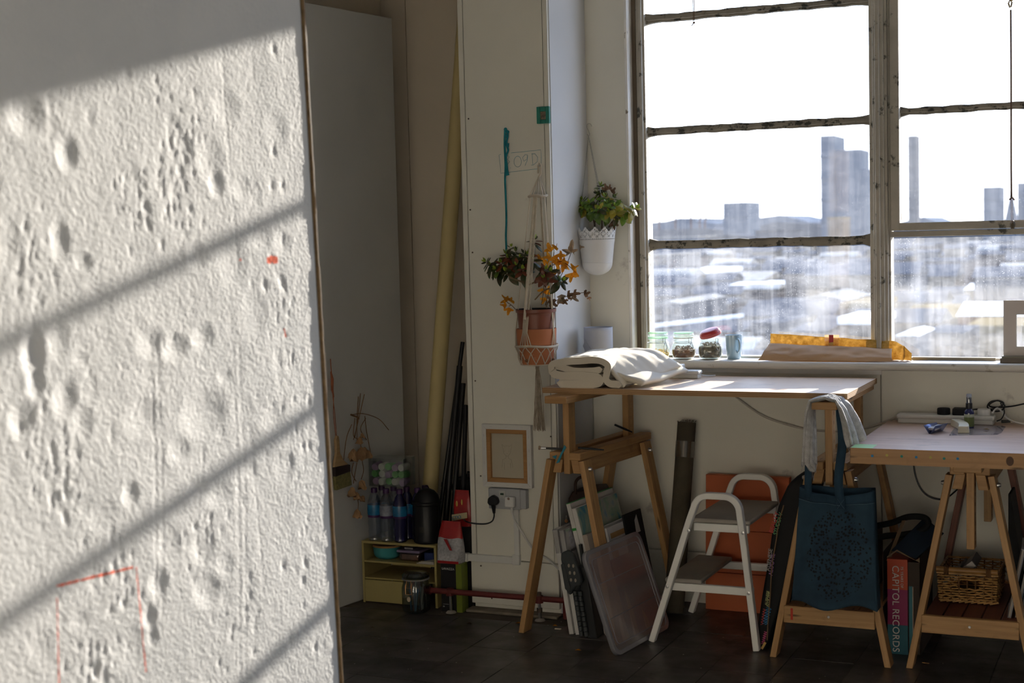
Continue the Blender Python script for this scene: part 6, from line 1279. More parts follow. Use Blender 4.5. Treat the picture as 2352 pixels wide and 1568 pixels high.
for (x, y, dy, dx, dz) in [(1450, 330, -.01, -.2, .6), (1530, 290, -.02, .5, .8), (1450, 430, -.01, -.7, -.1), (1520, 400, -.02, .3, -.5), (1600, 420, -.02, .9, .1), (1580, 500, -.01, .3, -.6), (1660, 520, -.03, .8, -.1), (1700, 570, -.02, .7, -.6), (1540, 620, 0, .3, .2), (1640, 640, -.01, .8, .1), (1600, 560, 0, 0, .3), (1860, 680, -.03, .7, .3), (1890, 720, -.03, .6, -.5), (1860, 750, -.03, -.1, -.8), (1250, 520, .02, -.3, .6), (1290, 560, .02, .4, .3), (1370, 600, .02, .7, .2), (1270, 1060, .02, 0, -.7), (1340, 1180, .02, .3, .5), (1330, 1240, .01, -.2, -.8), (570, 1330, -.05, -.4, .6), (620, 1320, -.05, .5, .5), (560, 1400, -.05, -.9, 0), (600, 1440, -.05, -.1, -.8), (1500, 700, .02, .4, -.5)]:
    place_leaf(rnd.choice(ol), og, a1(x, y, dy), V((dx, rnd.uniform(-.5, .1), dz)), V((rnd.uniform(-.4, .4), -1, rnd.uniform(-.2, .4))), rnd.uniform(1.5, 2.1), 'withered_leaf')
for (x, y, dy, dx, dz, s_) in [(1830, 360, .02, -.9, .45, 1.0), (1850, 350, .02, .15, 1, 1.35), (1870, 345, .02, .9, .4, .8), (2010, 250, .02, .8, .1, .6), (1720, 680, -.01, .1, .2, 1.0), (1640, 760, .0, -.5, .2, 1.0), (1650, 1180, 0, .1, -.9, 1.0), (1560, 1330, 0, .9, -.1, 1.0), (1640, 1260, 0, .7, -.6, .9), (1850, 1230, 0, .8, -.5, .9)]:
    place_leaf(rnd.choice(tl_), og, a1(x, y, dy), V((dx, rnd.uniform(-.3, .1), dz)), V((.2, -1, .3)), s_*1.35, 'dry_leaf')
for (x, y, dy, dx, dz, s_) in [(1760, 1220, 0, .9, .25, 1.1), (1880, 1180, -.01, 1, .1, 1.0), (1480, 1280, 0, -.4, -.2, 1.0), (2100, 1190, -.02, .9, .3, .9), (2200, 1230, -.02, .2, -.7, .5), (1420, 1330, .0, .3, -.2, 1.1), (1700, 1300, 0, .5, -.5, .8)]:
    place_leaf(rnd.choice(bl_), og, a1(x, y, dy), V((dx, rnd.uniform(-.3, .1), dz)), V((.2, -1, .3)), s_*1.35, 'dry_leaf')
# terracotta pot
TC = mat('terracotta', (.47, .17, .075), .75, .1, 6, .15, 70, dirt=(.55, .30, .20), dsc=9)
tp = thing('terracotta_pot', (PX, PY, zb), 'terracotta pot with wide collar cradled in white macrame', 'pot')
MB().lathe([(.0001, zb), (.062, zb), (.070, zh-.004), (.0735, zh+.004), (.0755, zh+.006), (.0785, zt1), (.0755, zt1+.001), (.070, zh+.01)], (PX, PY, 0), 40).build('pot', TC, tp, sharp=40)
# macrame hanger
mh = thing('macrame_hanger', (PX, PY, zb-.2), 'off-white macrame hanger with wooden beads and long tassel', 'plant hanger')
pg = V((at(1241, 380, Y=5.335).x, 5.335, at(1241, 380, Y=5.335).z)); MB().lathe([(.0001, .010), (.0035, .010), (.0035, 0)], pg, 10, Matrix.Rotation(R(90), 3, 'X')).build('nail', STEEL, mh)
zring = at(1234, 450, Y=5.30).z; rc = V((at(1234, 450, Y=5.29).x, 5.295, zring)); b = MB(); b.tube([pg+V((-.008, -.004, -.03)), pg+V((-.006, -.006, .0)), pg+V((0, -.006, .009)), pg+V((.007, -.006, .0)), pg+V((.004, -.006, -.03)), pg+V((-.004, -.006, -.046))], .0042, 8).build('loop', COTTON, mh)
b = MB(); q0 = pg+V((-.004, -.006, -.040))
for k in range(10):
    a = k*math.pi/5; b.tube([q0, rc+V((.034*math.cos(a), .026*math.sin(a), 0))], .0022, 5)
b.build('upper_cords', COTTON, mh); MB().tube([rc+V((.036*math.cos(t), .028*math.sin(t), .002*math.sin(t*3))) for t in [k*math.pi/10 for k in range(20)]], .0050, 8, closed=True).build('wooden_ring', COTTON, mh)
RH = .0815; b = MB(); hoopc = V((PX, PY, zh))
b.tube([hoopc+V((RH*math.cos(t), RH*math.sin(t), .002*math.sin(3*t))) for t in [k*math.pi/20 for k in range(40)]], .0048, 8, closed=True); b.build('hoop', COTTON, mh)
angs = [R(-100), R(-12), R(78), R(195)]
for i_, a in enumerate(angs):
    b = MB(); tgt = hoopc+V((RH*math.cos(a), RH*math.sin(a), .055 if i_ == 0 else .05))
    for k in range(5 if i_ == 0 else 3):
        of = (k-2)*.0048 if i_ == 0 else (k-1)*.003; t_v = V((-math.sin(a), math.cos(a), 0)); s0 = rc+V((.030*math.cos(a+.1*k), .022*math.sin(a+.1*k), 0))
        mid = V((s0.x*.45+tgt.x*.55, min(s0.y, tgt.y)*.6+tgt.y*.4-.0, (s0.z+tgt.z)/2)) ; b.tube([s0, s0.lerp(tgt, .55)+t_v*of, tgt+t_v*of], .0019, 5)
        e_ = (k-2)*.16 if i_ == 0 else (k-1)*.16; b.tube([tgt+t_v*of, hoopc+V((RH*math.cos(a+e_), RH*math.sin(a+e_), 0))], .0019, 5)
    if i_ == 0: b.tube([rc+V((-.004, -.02, 0)), tgt+V((0, -.001, .05))], .0055, 8)
    b.build('hanging_cord', COTTON, mh)
b = MB(); b2 = MB(); nb = 12
for k in range(nb):
    a = 2*math.pi*k/nb-R(100); am = a+math.pi/nb; an = a+2*math.pi/nb; mz = zh-.026; lo = zb+.004
    P1 = hoopc+V((RH*math.cos(a), RH*math.sin(a), 0)); P2 = V((PX+.075*math.cos(am), PY+.075*math.sin(am), mz)); P3 = hoopc+V((RH*math.cos(an), RH*math.sin(an), 0)); P4 = V((PX+.066*math.cos(a), PY+.066*math.sin(a), lo)); P5 = V((PX+.066*math.cos(an), PY+.066*math.sin(an), lo))
    for s0, s1 in ((P1, P2), (P2, P3), (P2, P4), (P2, P5)): b.tube([s0, s0.lerp(s1, .5)+V((math.cos(am), math.sin(am), 0))*.003, s1], .0019, 5)
    b2 = MB().ball(V((PX+.0745*math.cos(a), PY+.0745*math.sin(a), zb+.018)), .0065, 10) if k % 3 == 0 else None
    if b2: b2.build('bead', mat('bead_wood', (.22, .10, .04), .35, .2, 40), mh)
    b.tube([P4, V((PX, PY, zb-.010))], .0019, 5)
b.build('net', COTTON, mh); MB().tube([(PX+.064*math.cos(t), PY+.064*math.sin(t), zb-.001) for t in [k*math.pi/12 for k in range(24)]], .0022, 6, closed=True).build('lower_ring', COTTON, mh)
b = MB(); zt_ = zb-.008; ze_ = at(1236, 990, Y=PY).z; rn = random.Random(4)
b.tube([(PX, PY, zt_+.004), (PX, PY, zt_-.014)], .0075, 10)
for k in range(34):
    a = rn.random()*6.28; q = rn.random()**.5; x0_, y0_ = .006*q*math.cos(a), .006*q*math.sin(a); P_t = [V((PX+x0_, PY+y0_, zt_-.010)), V((PX+.011*q*math.cos(a), PY+.011*q*math.sin(a), zt_-.040))]
    for j in range(1, 5): P_t.append(V((PX+(.011+.017*j/4)*q*math.cos(a)+rn.uniform(-.003, .003), PY+(.011+.010*j/4)*q*math.sin(a), zt_-.04-(zt_-.04-ze_)*j/4*rn.uniform(.96, 1.0))))
    b.tube(P_t, .0014, 4)
b.build('tassel', mat('tassel_cord', (.44, .37, .28), .95, .25, 60, .5, 200), mh, kind='stuff')

# white lace planter with its jade plant
WPM = mat('white_enamel', (.72, .72, .71), .3, .02, spec=.5)
YW = 5.664; pcx = at(1371, 560, Y=YW).x; zt2 = at(1371, 521, Y=YW).z; zl2 = at(1371, 604, Y=YW).z; zb2 = at(1371, 632, Y=YW).z; zband = at(1371, 550, Y=YW).z
wp = thing('hanging_planter', (pcx, YW, zb2), 'white metal planter with lacy rim hanging on chains in the corner', 'planter')
def rad(z): return .062+(.0785-.062)*(z-zl2)/(zt2-zl2)
prof = [(.0001, zb2)]+[(.062*math.sin(R(k*9)), zb2+(zl2-zb2)*(1-math.cos(R(k*9)))) for k in range(1, 11)]+[(.0632, zl2+.0008), (.0632, zl2+.0022), (.0626, zl2+.003), (rad(zband-.012), zband-.012), (rad(zband-.010)+.0008, zband-.010), (rad(zband)+.0008, zband), (rad(zband)-.002, zband-.001)]
MB().lathe(prof, (pcx, YW, 0), 48).build('bowl', WPM, wp, sharp=40)
b = MB(); nu, nv = 180, 12; ht = zt2-zband; vs = []; 
for i in range(nu):
    for j in range(nv+1): a = 2*math.pi*i/nu; z = zband+ht*j/nv; q = rad(z); vs.append(V((pcx+q*math.cos(a), YW+q*math.sin(a), z)))
fs = []
for i in range(nu):
    tri = abs((i % 15)-7)/7.5; topj = nv-int(tri*5)
    for j in range(nv):
        if j >= topj: continue
        hole = (j in (0,) and i % 3 == 0) or (2 <= j < topj-1 and ((i+j*2) % 5 == 0 or (i-j*2) % 5 == 0) and (i % 2 == 0))
        if hole: continue
        k = (i+1) % nu; fs.append((i*(nv+1)+j, k*(nv+1)+j, k*(nv+1)+j+1, i*(nv+1)+j+1))
b.add(vs, fs).build('lace_rim', WPM, wp, solid=.0008, sharp=80)
hk = at(1352, 290, Y=5.735); CH = mat('chain_metal', (.45, .45, .42), .35, .1, metal=.9)
MB().tube(spl([hk+V((.010, .010, .0)), hk+V((.007, .0, .010)), hk+V((-.004, -.004, .008)), hk+V((-.006, -.004, -.004)), hk+V((0, -.004, -.018)), hk+V((.006, -.006, -.034)), hk+V((.001, -.008, -.040)), hk+V((-.003, -.008, -.032))], 4), .0014, 6).build('hook', CH, wp)
def chain(p, q, sag=0):
    b = MB(); L = (q-p).length; n = int(L/.0066); d = (q-p)/n; 
    for i in range(n):
        c = p+d*(i+.5); t = d.normalized(); s1 = t.orthogonal().normalized(); s2 = t.cross(s1); s_ = s1 if i % 2 else s2
        b.tube([c+t*(.0050*math.cos(a))+s_*(.0022*math.sin(a)) for a in [k*math.pi/4 for k in range(8)]], .00065, 4, closed=True)
    return b.build('chain', CH, wp)
ct_ = hk+V((.002, -.008, -.040))
for a in (R(200), R(330), R(80)): chain(ct_, V((pcx+.073*math.cos(a), YW+.073*math.sin(a), zt2-.008)))
MB().lathe([(.0001, zt2-.03), (.070, zt2-.032)], (pcx, YW, 0), 20).build('soil', SOIL, wp)
j2 = thing('jade_plant', (pcx, YW, zt2-.03), 'bushy green jade plant in the white planter, right tips sunlit', 'plant'); st3 = MB()
def a2(x, y, dy=0.0): return at(1300+x/6.533, 400+y/6.533, Y=YW+dy)
for ps_, rr_ in [([(430, 860, 0), (430, 740, 0), (390, 650, 0), (300, 540, -.02), (210, 460, -.02)], .005), ([(540, 860, 0), (540, 650, 0), (500, 500, .0), (510, 260, .02)], .004), ([(600, 850, 0), (720, 690, -.01), (860, 600, -.03), (1000, 540, -.05)], .005), ([(540, 650, 0), (640, 520, -.03), (740, 480, -.03)], .003), ([(430, 740, 0), (470, 600, -.05), (490, 540, -.06)], .003)]: st3.tube(spl([a2(*q) for q in ps_], 4), rr_*.8, 7)
st3.build('stems', BARKD, j2); rnd = random.Random(9); gr_ = [lg_, lg_, ldg, ly_]
for (x, y, dy, ax) in [(210, 460, -.02, (-.6, -.5, .5)), (250, 400, 0, (-.4, -.3, .7)), (350, 440, -.03, (-.1, -.7, .6)), (500, 520, -.06, (0, -.8, .5)), (520, 190, .02, (0, -.2, 1)), (480, 290, .01, (-.3, -.3, .8)), (590, 350, -.01, (.1, -.4, .9)), (610, 440, -.04, (.1, -.7, .6)), (740, 480, -.04, (.3, -.7, .5)), (720, 350, .01, (.4, -.1, .9)), (640, 560, -.05, (.1, -.8, .2)), (780, 590, -.03, (.4, -.6, .3)), (890, 600, -.03, (.5, -.5, .2)), (960, 540, -.06, (.6, -.4, .5)), (1040, 510, -.07, (.8, -.2, .4)), (420, 560, -.05, (-.2, -.7, .3)), (270, 520, -.03, (-.3, -.7, .1))]:
    rosette(j2, a2(x, y, dy), V(ax), gr_ if x < 850 else [lg_, ly_, ly_], lb_, rnd, 4, .038)  # right tips get yellower leaves, sunlight put into their colour
for (x, y, dx, dz, s_) in [(600, 250, -.05, 1, 1.3), (640, 230, .4, .9, 1.0), (680, 270, .6, .5, 1.2), (720, 720, .1, -1, 1.4)]: place_leaf(rnd.choice(bl_), j2, a2(x, y, -.01), V((dx, -.1, dz)), V((.2, -1, .1)), s_, 'dry_leaf')

# ================================================================== ALCOVE
PB_N = n9
TUBY = mat('yellow_tube', (.62, .50, .24), .6, .05, 3)
ytb = thing('long_tube', (-2.95, 5.6, 0), 'tall pale yellow cardboard tube leaning in the alcove corner', 'tube')
q0, q1 = at(989, 1110, Y=5.62), at(1066, 71, Y=5.80); dz_ = (q1-q0)/(q1.z-q0.z); qb = q0-dz_*q0.z; qt = q0+dz_*(2.72-q0.z)
MB().tube([qb+V((0, 0, .002)), q0, q1, qt], .0335, 28).build('tube', TUBY, ytb); MB().tube([qt-dz_*.002, qt+dz_*.001], .030, 20).build('end', mat('tube_end', (.25, .2, .1), .8), ytb)
for k, (a, c, rr_, lb) in enumerate((((1063, 785), (1018, 1125), .009, 'longest thin black pole leaning behind the pilaster edge'), ((1056, 840), (1030, 1125), .013, 'thick black pole, shorter, left in the bundle'), ((1064, 880), (1045, 1125), .011, 'black pole in the middle of the leaning bundle'), ((1070, 930), (1064, 1125), .010, 'near upright black pole against the pilaster'))):
    p, q = at(*a, Y=5.70-.035*k), at(*c, Y=5.60-.035*k); d = (p-q)/(p.z-q.z); q = q-d*q.z; MB().tube([q+V((0, 0, .002)), p], rr_, 12).tube([q+d*.45, q+d*.47], rr_*1.25, 12).build('black_pole', BLACK, label=lb, cat='pole', group='black poles leaning in the alcove')
# shelf unit
SHM = mat('olive_cream_shelf', (.40, .33, .13), .6, .08, 4, .08, 40)
sh = thing('shelf_unit', (-2.91, 5.43, 0), 'low yellowish cream shelf unit with one drawer in the alcove', 'shelf'); X0, X1, Y0, Y1 = -3.083, -2.735, 5.315, 5.56
MB().box((X0, Y0, 0), (X0+.010, Y1, .25)).build('side_panel', SHM, sh, bevel=.001); MB().box((X1-.010, Y0, 0), (X1, Y1, .25)).build('side_panel', SHM, sh, bevel=.001)
MB().box((X0, Y0, .25), (X1, Y1, .260)).build('top_panel', SHM, sh, bevel=.001); MB().box((X0+.01, Y0+.003, .170), (X1-.01, Y1, .178)).build('shelf_board', SHM, sh, bevel=.001); MB().box((X0+.01, Y0+.003, .100), (X1-.01, Y1, .107)).build('shelf_board', SHM, sh, bevel=.001); MB().box((X0, Y1-.006, 0), (X1, Y1, .25)).build('back_panel', SHM, sh)
dr = MB().box((X0+.012, Y0-.003, .006), (-2.815, Y0+.007, .098)).build('drawer', SHM, sh, bevel=.001); MB().tube([(-2.862, Y0-.006, .082), (-2.862, Y0-.012, .078), (-2.862, Y0-.012, .066), (-2.862, Y0-.006, .062)], .0035, 8).build('knob', STEEL, dr)
TB = mat('teal_bowl_plastic', (.06, .30, .32), .4, .05); bo = thing('teal_bowl', (-2.995, 5.40, .178), 'teal lidded bowl on the upper shelf of the shelf unit', 'bowl')
MB().lathe([(.0001, 0), (.040, 0), (.052, .012), (.057, .050), (.054, .050), (.05, .014), (.0001, .006)], (-3.003, 5.39, .179), 28, Matrix.Diagonal((1.08, 1, 1))).build('bowl', TB, bo, sharp=50); MB().lathe([(.0001, .058), (.055, .057), (.0585, .050), (.055, .049), (.0001, .049)], (-3.003, 5.39, .179), 28, Matrix.Diagonal((1.08, 1, 1))).build('bamboo_lid', mat('bamboo', (.38, .22, .09), .5), bo)
fb = thing('food_box', (-2.865, 5.41, .178), 'clear plastic food box with lilac lid on the upper shelf', 'box'); MB().box((-2.925, 5.345, .180), (-2.83, 5.46, .215)).build('box', clear('food_box_plastic', (.8, .7, .65), .35, (.28, .17, .13), .08), fb, bevel=.008); MB().box((-2.932, 5.338, .215), (-2.824, 5.467, .226)).build('lid', mat('lilac_lid', (.22, .18, .30), .4), fb, bevel=.004); MB().box((-2.915, 5.355, .182), (-2.84, 5.45, .205)).build('contents', mat('brown_contents', (.16, .08, .05), .8, .5, 60), fb)
pk = MB().box((-2.905, 5.36, .227), (-2.865, 5.42, .234)).build('metal_tin', STEEL, label='small flat metal tin on the food box lid', cat='tin', bevel=.001)
bb2 = MB().box((-2.82, 5.37, .179), (-2.775, 5.50, .215)).build('blue_box', mat('blue_box', (.015, .03, .12), .5), label='dark blue box at the back of the upper shelf', cat='box', bevel=.003)
for k, lb in enumerate(('lowest white folded paper on the upper shelf', 'middle white folded paper on the upper shelf', 'topmost white paper slip on the upper shelf')): MB().prism([(-2.83+.01*k, 5.322, .1785+.004*k), (-2.752, 5.322, .1785+.004*k), (-2.748, 5.366, .1795+.004*k), (-2.79+.01*k, 5.366, .1795+.004*k)], (0, 0, .003)).build('paper', mat('paper_white', (.55, .53, .47), .8), label=lb, cat='paper', group='papers on the alcove shelf')
# pen jar
pj_ = thing('pen_jar', (-2.795, 5.245, 0), 'big glass clip jar full of pens standing before the shelf', 'jar'); L = V((-2.795, 5.245, 0)); DG = clear('dark_jar_glass', (.55, .60, .58), .10, (.10, .12, .12), .09)
MB().lathe([(.0001, .004), (.045, .002), (.056, .010), (.058, .03), (.058, .10), (.052, .122), (.050, .132), (.054, .136), (.050, .138)], L, 32).build('glass_body', DG, pj_); MB().lathe([(.0001, .141), (.048, .141), (.056, .145), (.0565, .152), (.045, .162), (.0001, .163)], L, 32).build('lid', DG, pj_); MB().lathe([(.053, .135), (.0565, .135), (.0565, .141), (.053, .141)], L, 32).build('rubber_seal', mat('white_seal', (.25, .25, .23), .6), pj_)
b = MB(); wire(b, [L+V((-.012, -.056, .130)), L+V((-.014, -.064, .118)), L+V((-.013, -.066, .085)), L+V((.013, -.066, .085)), L+V((.014, -.064, .118)), L+V((.012, -.056, .130))], .0016); wire(b, [L+V((-.010, -.060, .14)), L+V((-.009, -.066, .11)), L+V((.009, -.066, .11)), L+V((.010, -.060, .14))], .0014); b.build('wire_clip', mat('copper_clip', (.60, .32, .16), .3, metal=1), pj_)
MB().ball(L+V((0, -.064, .065)), .008, 10, (1.1, .5, 1.4)).build('heart_tag', mat('tag_cream', (.55, .45, .32), .6), pj_); rn = random.Random(6)
pc_ = [mat('pen_'+n_, c_, .4) for n_, c_ in (('blue', (.03, .14, .28)), ('white', (.5, .5, .48)), ('teal', (.04, .22, .24)), ('black', (.02, .02, .02)), ('red', (.25, .03, .03)))]
for k in range(16):
    a = rn.random()*6.28; q = .040*rn.random()**.5; a_ = a+rn.uniform(-.6, .6); MB().tube([L+V((q*.7*math.cos(a), q*.7*math.sin(a), .008)), L+V((q*1.05*math.cos(a_), q*1.05*math.sin(a_), rn.uniform(.09, .125)))], .0032, 6).build('pen', pc_[k % 5], pj_)
# bottles in shrink film on the shelf top
BLG = clear('bottle_plastic', (.80, .85, .92), .06, (.45, .5, .6), .10); BLD = mat('dark_violet_bottle', (.012, .010, .055), .15, spec=.6); CAPM = mat('purple_cap', (.045, .012, .075), .4); WR = mat('blue_wrap', (.015, .16, .34), .25, .4, 22, .3, 30, spec=.6)
proto = None; SZ2 = .260
lbs = ['front left water bottle with blue wrap and purple cap', 'clear water bottle second from left in the front row', 'front bottle third from left, blue wrap over dark violet base', 'front bottle beside the black lantern', 'rear left water bottle under the clear box', 'rear bottle second from left under the clear box', 'rear bottle third from left with purple cap', 'rear bottle nearest the yellow tube']
def bottle(loc, label, body, wrap):
    r = thing('water_bottle', loc, label, 'bottle', 'bottles in shrink film on the shelf unit'); L = V(loc)
    MB().lathe([(.0001, .002), (.024, .0), (.029, .006), (.027, .02), (.029, .035), (.027, .05), (.0295, .07), (.0285, .10), (.030, .13), (.028, .16), (.018, .188), (.012, .196), (.0115, .205), (.0001, .205)], L, 20).build('body', body, r)
    MB().lathe([(.0001, .219), (.0125, .219), (.0135, .216), (.0135, .200), (.0001, .200)], L, 16).build('cap', CAPM, r); MB().lathe([(.0298, .108), (.0312, .13), (.0298, .150)], L, 20).build('wrap', wrap, r)
    MB().lathe([(.0290, .098), (.0302, .103), (.0295, .108)], L, 20).build('violet_band', CAPM, r)
spots = [(-3.035, 5.35), (-2.975, 5.345), (-2.915, 5.35), (-2.857, 5.40), (-3.035, 5.415), (-2.975, 5.41), (-2.916, 5.415), (-2.855, 5.465)]
for k, (x, y) in enumerate(spots): bottle((x, y, SZ2), lbs[k], BLG if k in (0, 1, 4, 5) else BLD, WR if k != 1 else mat('clear_wrap', (.25, .27, .33), .2, .5, 30))
# clear box of round sticks
xb = thing('stick_box', (-3.0, 5.44, .48), 'clear acrylic box of green, lilac and white capped sticks on the bottles', 'box'); AC = clear('acrylic', (.93, .95, .95), .05, (.8, .85, .85), .07)
bx0_, bx1_, by0_, by1_, bz0_, bz1_ = -3.072, -2.905, 5.375, 5.475, .481, .600
for a, c in (((bx0_, by0_, bz0_), (bx1_, by1_, bz0_+.003)), ((bx0_, by0_, bz1_-.003), (bx1_, by1_, bz1_)), ((bx0_, by0_, bz0_+.003), (bx1_, by0_+.003, bz1_-.003)), ((bx0_, by1_-.003, bz0_+.003), (bx1_, by1_, bz1_-.003)), ((bx0_, by0_+.003, bz0_+.003), (bx0_+.003, by1_-.003, bz1_-.003)), ((bx1_-.003, by0_+.003, bz0_+.003), (bx1_, by1_-.003, bz1_-.003))): MB().box(a, c).build('pane', AC, xb)
SC = {'w': mat('cap_white', (.62, .62, .56), .5), 'g': mat('cap_green', (.10, .38, .08), .5), 'l': mat('cap_lilac', (.33, .20, .36), .5)}
names = {'w': 'white', 'g': 'green', 'l': 'lilac'}
rowz = [('l w g w l', .0), ('g w l g g', 1.0), ('l w g l w', 2.0)]
k_ = 0; place = ['bottom row', 'middle row', 'top row']; pos_ = ['far left', 'second from left', 'in the centre', 'second from right', 'far right']
for r_, (row, _z) in enumerate(rowz):
    for c_, ch_ in enumerate(row.split()):
        x = bx0_+.0205+c_*.0315; z = bz0_+.0190+r_*.0305; M = Matrix.Rotation(R(90+6*math.sin(k_*2)), 3, 'X') @ Matrix.Rotation(R(8*math.cos(k_*3)), 3, 'Y')
        MB().lathe([(.0001, .028), (.0138, .028), (.0152, .026), (.0152, -.026), (.0138, -.028), (.0001, -.028)], (x, 5.418, z), 18, M).build('capped_stick', SC[ch_], label='%s capped round stick in the clear box, %s, %s' % (names[ch_], place[r_], pos_[c_]), cat='stick', group='round sticks in the clear box'); k_ += 1
# black lantern, box behind, bags
ln = thing('lantern', (-2.80, 5.37, SZ2), 'black domed metal lantern on the right of the shelf top', 'lantern'); L = V((-2.803, 5.378, SZ2)); BM = mat('black_metal', (.012, .012, .013), .35, metal=.3)
MB().lathe([(.0001, .0), (.056, .0), (.059, .006), (.056, .012), (.056, .155), (.061, .160), (.061, .168), (.054, .172), (.048, .195), (.032, .214), (.012, .223), (.0001, .224)], L, 28).build('body', BM, ln, sharp=40)
MB().tube([L+V((.010*math.cos(t), 0, .226+.008*math.sin(t))) for t in [k*math.pi/6 for k in range(12)]], .002, 5, closed=True).build('ring', BM, ln)
for s_ in (-1, 1): MB().tube(arc(L+V((s_*.058, -.01, .165)), L+V((s_*.054, -.02, .01)), .004, 6, (s_, 0, 0)), .0018, 5).build('wire_guard', BM, ln)
b = MB()
for i in range(6):
    for j in range(5): b.lathe([(.0001, .0004), (.0011, .0004), (.0011, 0)], L+V((-.008+i*.004, -.0558, .05+j*.005)), 6, Matrix.Rotation(R(90), 3, 'X'))
b.build('vent_holes', mat('vent_glint', (.10, .08, .05), .5), ln, kind='stuff')
kb = thing('black_case', (-2.70, 5.50, 0), 'black hard case with clasps standing behind the lantern', 'case'); MB().box((-2.765, 5.57, 0), (-2.60, 5.70, .50)).build('body', mat('case_black', (.010, .009, .009), .5, .2), kb, bevel=.008); MB().tube([(-2.72, 5.60, .50), (-2.72, 5.60, .52), (-2.66, 5.60, .52), (-2.66, 5.60, .50)], .004, 8).build('handle', BM, kb); MB().box((-2.69, 5.566, .41), (-2.675, 5.571, .44)).build('clasp', BRASS, kb)
cf = thing('coffee_box', (-2.66, 5.30, 0), 'black and green boxed coffee standing behind the maroon pipe', 'box'); MB().box((-2.700, 5.283, 0), (-2.632, 5.34, .198)).build('front_panel', mat('coffee_black', (.012, .011, .011), .4), cf, bevel=.001); MB().box((-2.632, 5.283, 0), (-2.606, 5.34, .198)).build('side_panel', mat('coffee_green', (.16, .20, .02), .45), cf, bevel=.001)
WI = mat('white_print', (.62, .62, .60), .6); text('LAVAZZA', (-2.694, 5.2825, .172), (1, 0, 0), (0, 0, 1), .0128, WI, cf, ext=.0006); text('10', (-2.694, 5.2825, .018), (1, 0, 0), (0, 0, 1), .008, WI, cf, ext=.0006); MB().box((-2.692, 5.2818, .030), (-2.650, 5.2832, .0308)).build('print_line', WI, cf)
def pouch(nm, c, w_, d_, h_, m_, label, zsplit=None, m2=None, tilt=0.0):
    r = thing(nm, c, label, 'bag'); C_ = V(c)
    def f(i, j):
        a = 2*math.pi*i; t = j; sx_ = w_/2*(1-.25*t**3)*(1+.08*math.sin(a*3+t*5)); sy_ = d_/2*(1-t**2*.9)*(1+.1*math.sin(a*2+t*7)); x = sx_*math.copysign(abs(math.cos(a))**.6, math.cos(a)); y = sy_*math.copysign(abs(math.sin(a))**.6, math.sin(a))
        return C_+V((x+tilt*t*h_, y, h_*t+.004*math.sin(a*5)*t))
    def part(j0, j1, nm2, mm): MB().grid(lambda i, j: f(i, j0+(j1-j0)*j), 28, 14, closed=True).build(nm2, mm, r, sharp=60)
    if zsplit: part(0, zsplit, 'lower', m_); part(zsplit, 1, 'upper', m2)
    else: part(0, 1, 'pouch', m_)
    MB().beam(C_+V((-w_*.36+tilt*h_, 0, h_-.002)), C_+V((w_*.36+tilt*h_, 0, h_-.002)), .004, .010).build('seal', m2 or m_, r); MB().lathe([(.0001, .001), (w_*.45, .001)], C_, 16, Matrix.Diagonal((1, d_/w_, 1))).build('base', m_, r); return r
SIL = mat('silver_print', (.40, .40, .42), .35, .25, 120, .3, 40, spec=.6); REDB = mat('red_foil', (.36, .012, .012), .3, .2, 20, .4, 30, spec=.6)
r = pouch('coffee_bag', (-2.668, 5.308, .199), .112, .066, .165, SIL, 'red and white foil coffee bag standing on the coffee box', .62, REDB, .08)
MB().box((-2.708, 5.272, .200), (-2.615, 5.276, .210)).build('red_foot', REDB, r); MB().prism([(-2.676, 5.270, .30), (-2.662, 5.270, .30), (-2.640, 5.270, .255), (-2.650, 5.270, .255)], (0, .002, 0)).build('red_stripe', REDB, r)
r = pouch('snack_bag', (-2.652, 5.405, .33), .080, .03, .145, REDB, 'red snack bag with bright letters wedged by the pilaster', .45, REDB, 0)
b = MB().box((-2.700, 5.37, 0), (-2.595, 5.44, .33)).build('dark_box', BLACKM, label='dark box under the red snack bag', cat='box', bevel=.003)
MB().prism([(-2.692, 5.3815, .352), (-2.622, 5.3815, .368), (-2.622, 5.3815, .392), (-2.692, 5.3815, .378)], (0, .002, 0)).build('cream_band', mat('cream_band', (.5, .42, .25), .5), r); text('CTIO', (-2.690, 5.381, .358), (1, 0, .2), (-.2, 0, 1), .018, mat('bright_blue_ink', (.03, .22, .40), .5), r, ext=.0008)
MB().ball((-2.668, 5.383, .425), .008, 8, (.6, .4, 1.6)).ball((-2.645, 5.383, .432), .008, 8, (.6, .4, 1.6)).build('gold_print', mat('gold_print', (.55, .35, .08), .5), r)
# hung on the partition board: wide brush and dried poppy bundle
def bp(x, y, off=.012):
    off += .004 
    p = at(x, y, X=-3.10); n_ = n9; P0_ = V((-3.124, 5.224, 0)); d = (p-C0); t = ((P0_-C0).dot(n_)+off)/d.dot(n_); return C0+d*t
ORC = mat('orange_cord', (.36, .12, .06), .8, .2, 50)
wbz = thing('wide_brush', bp(780, 1122), 'wide flat brush with pale handle hanging on an orange cord', 'paintbrush')
MB().tube([bp(759, 824, .004), bp(760, 842), bp(762, 862)], .0022, 6).tube(spl([bp(762, 862), bp(764, 905), bp(769, 950), bp(773, 1000)], 4), .0016, 5).tube(spl([bp(762, 862), bp(766, 905), bp(766, 950), bp(771, 1000)], 4), .0016, 5).tube([bp(760, 853), bp(763, 870), bp(763, 895), bp(767, 912)], [.003, .0062, .0055, .002], 8).build('cord', ORC, wbz)
hpz = [(769, 1000), (766, 1010), (768, 1040), (764, 1062), (763, 1073), (797, 1066), (785, 1056), (777, 1040), (775, 1010), (773, 1000)]
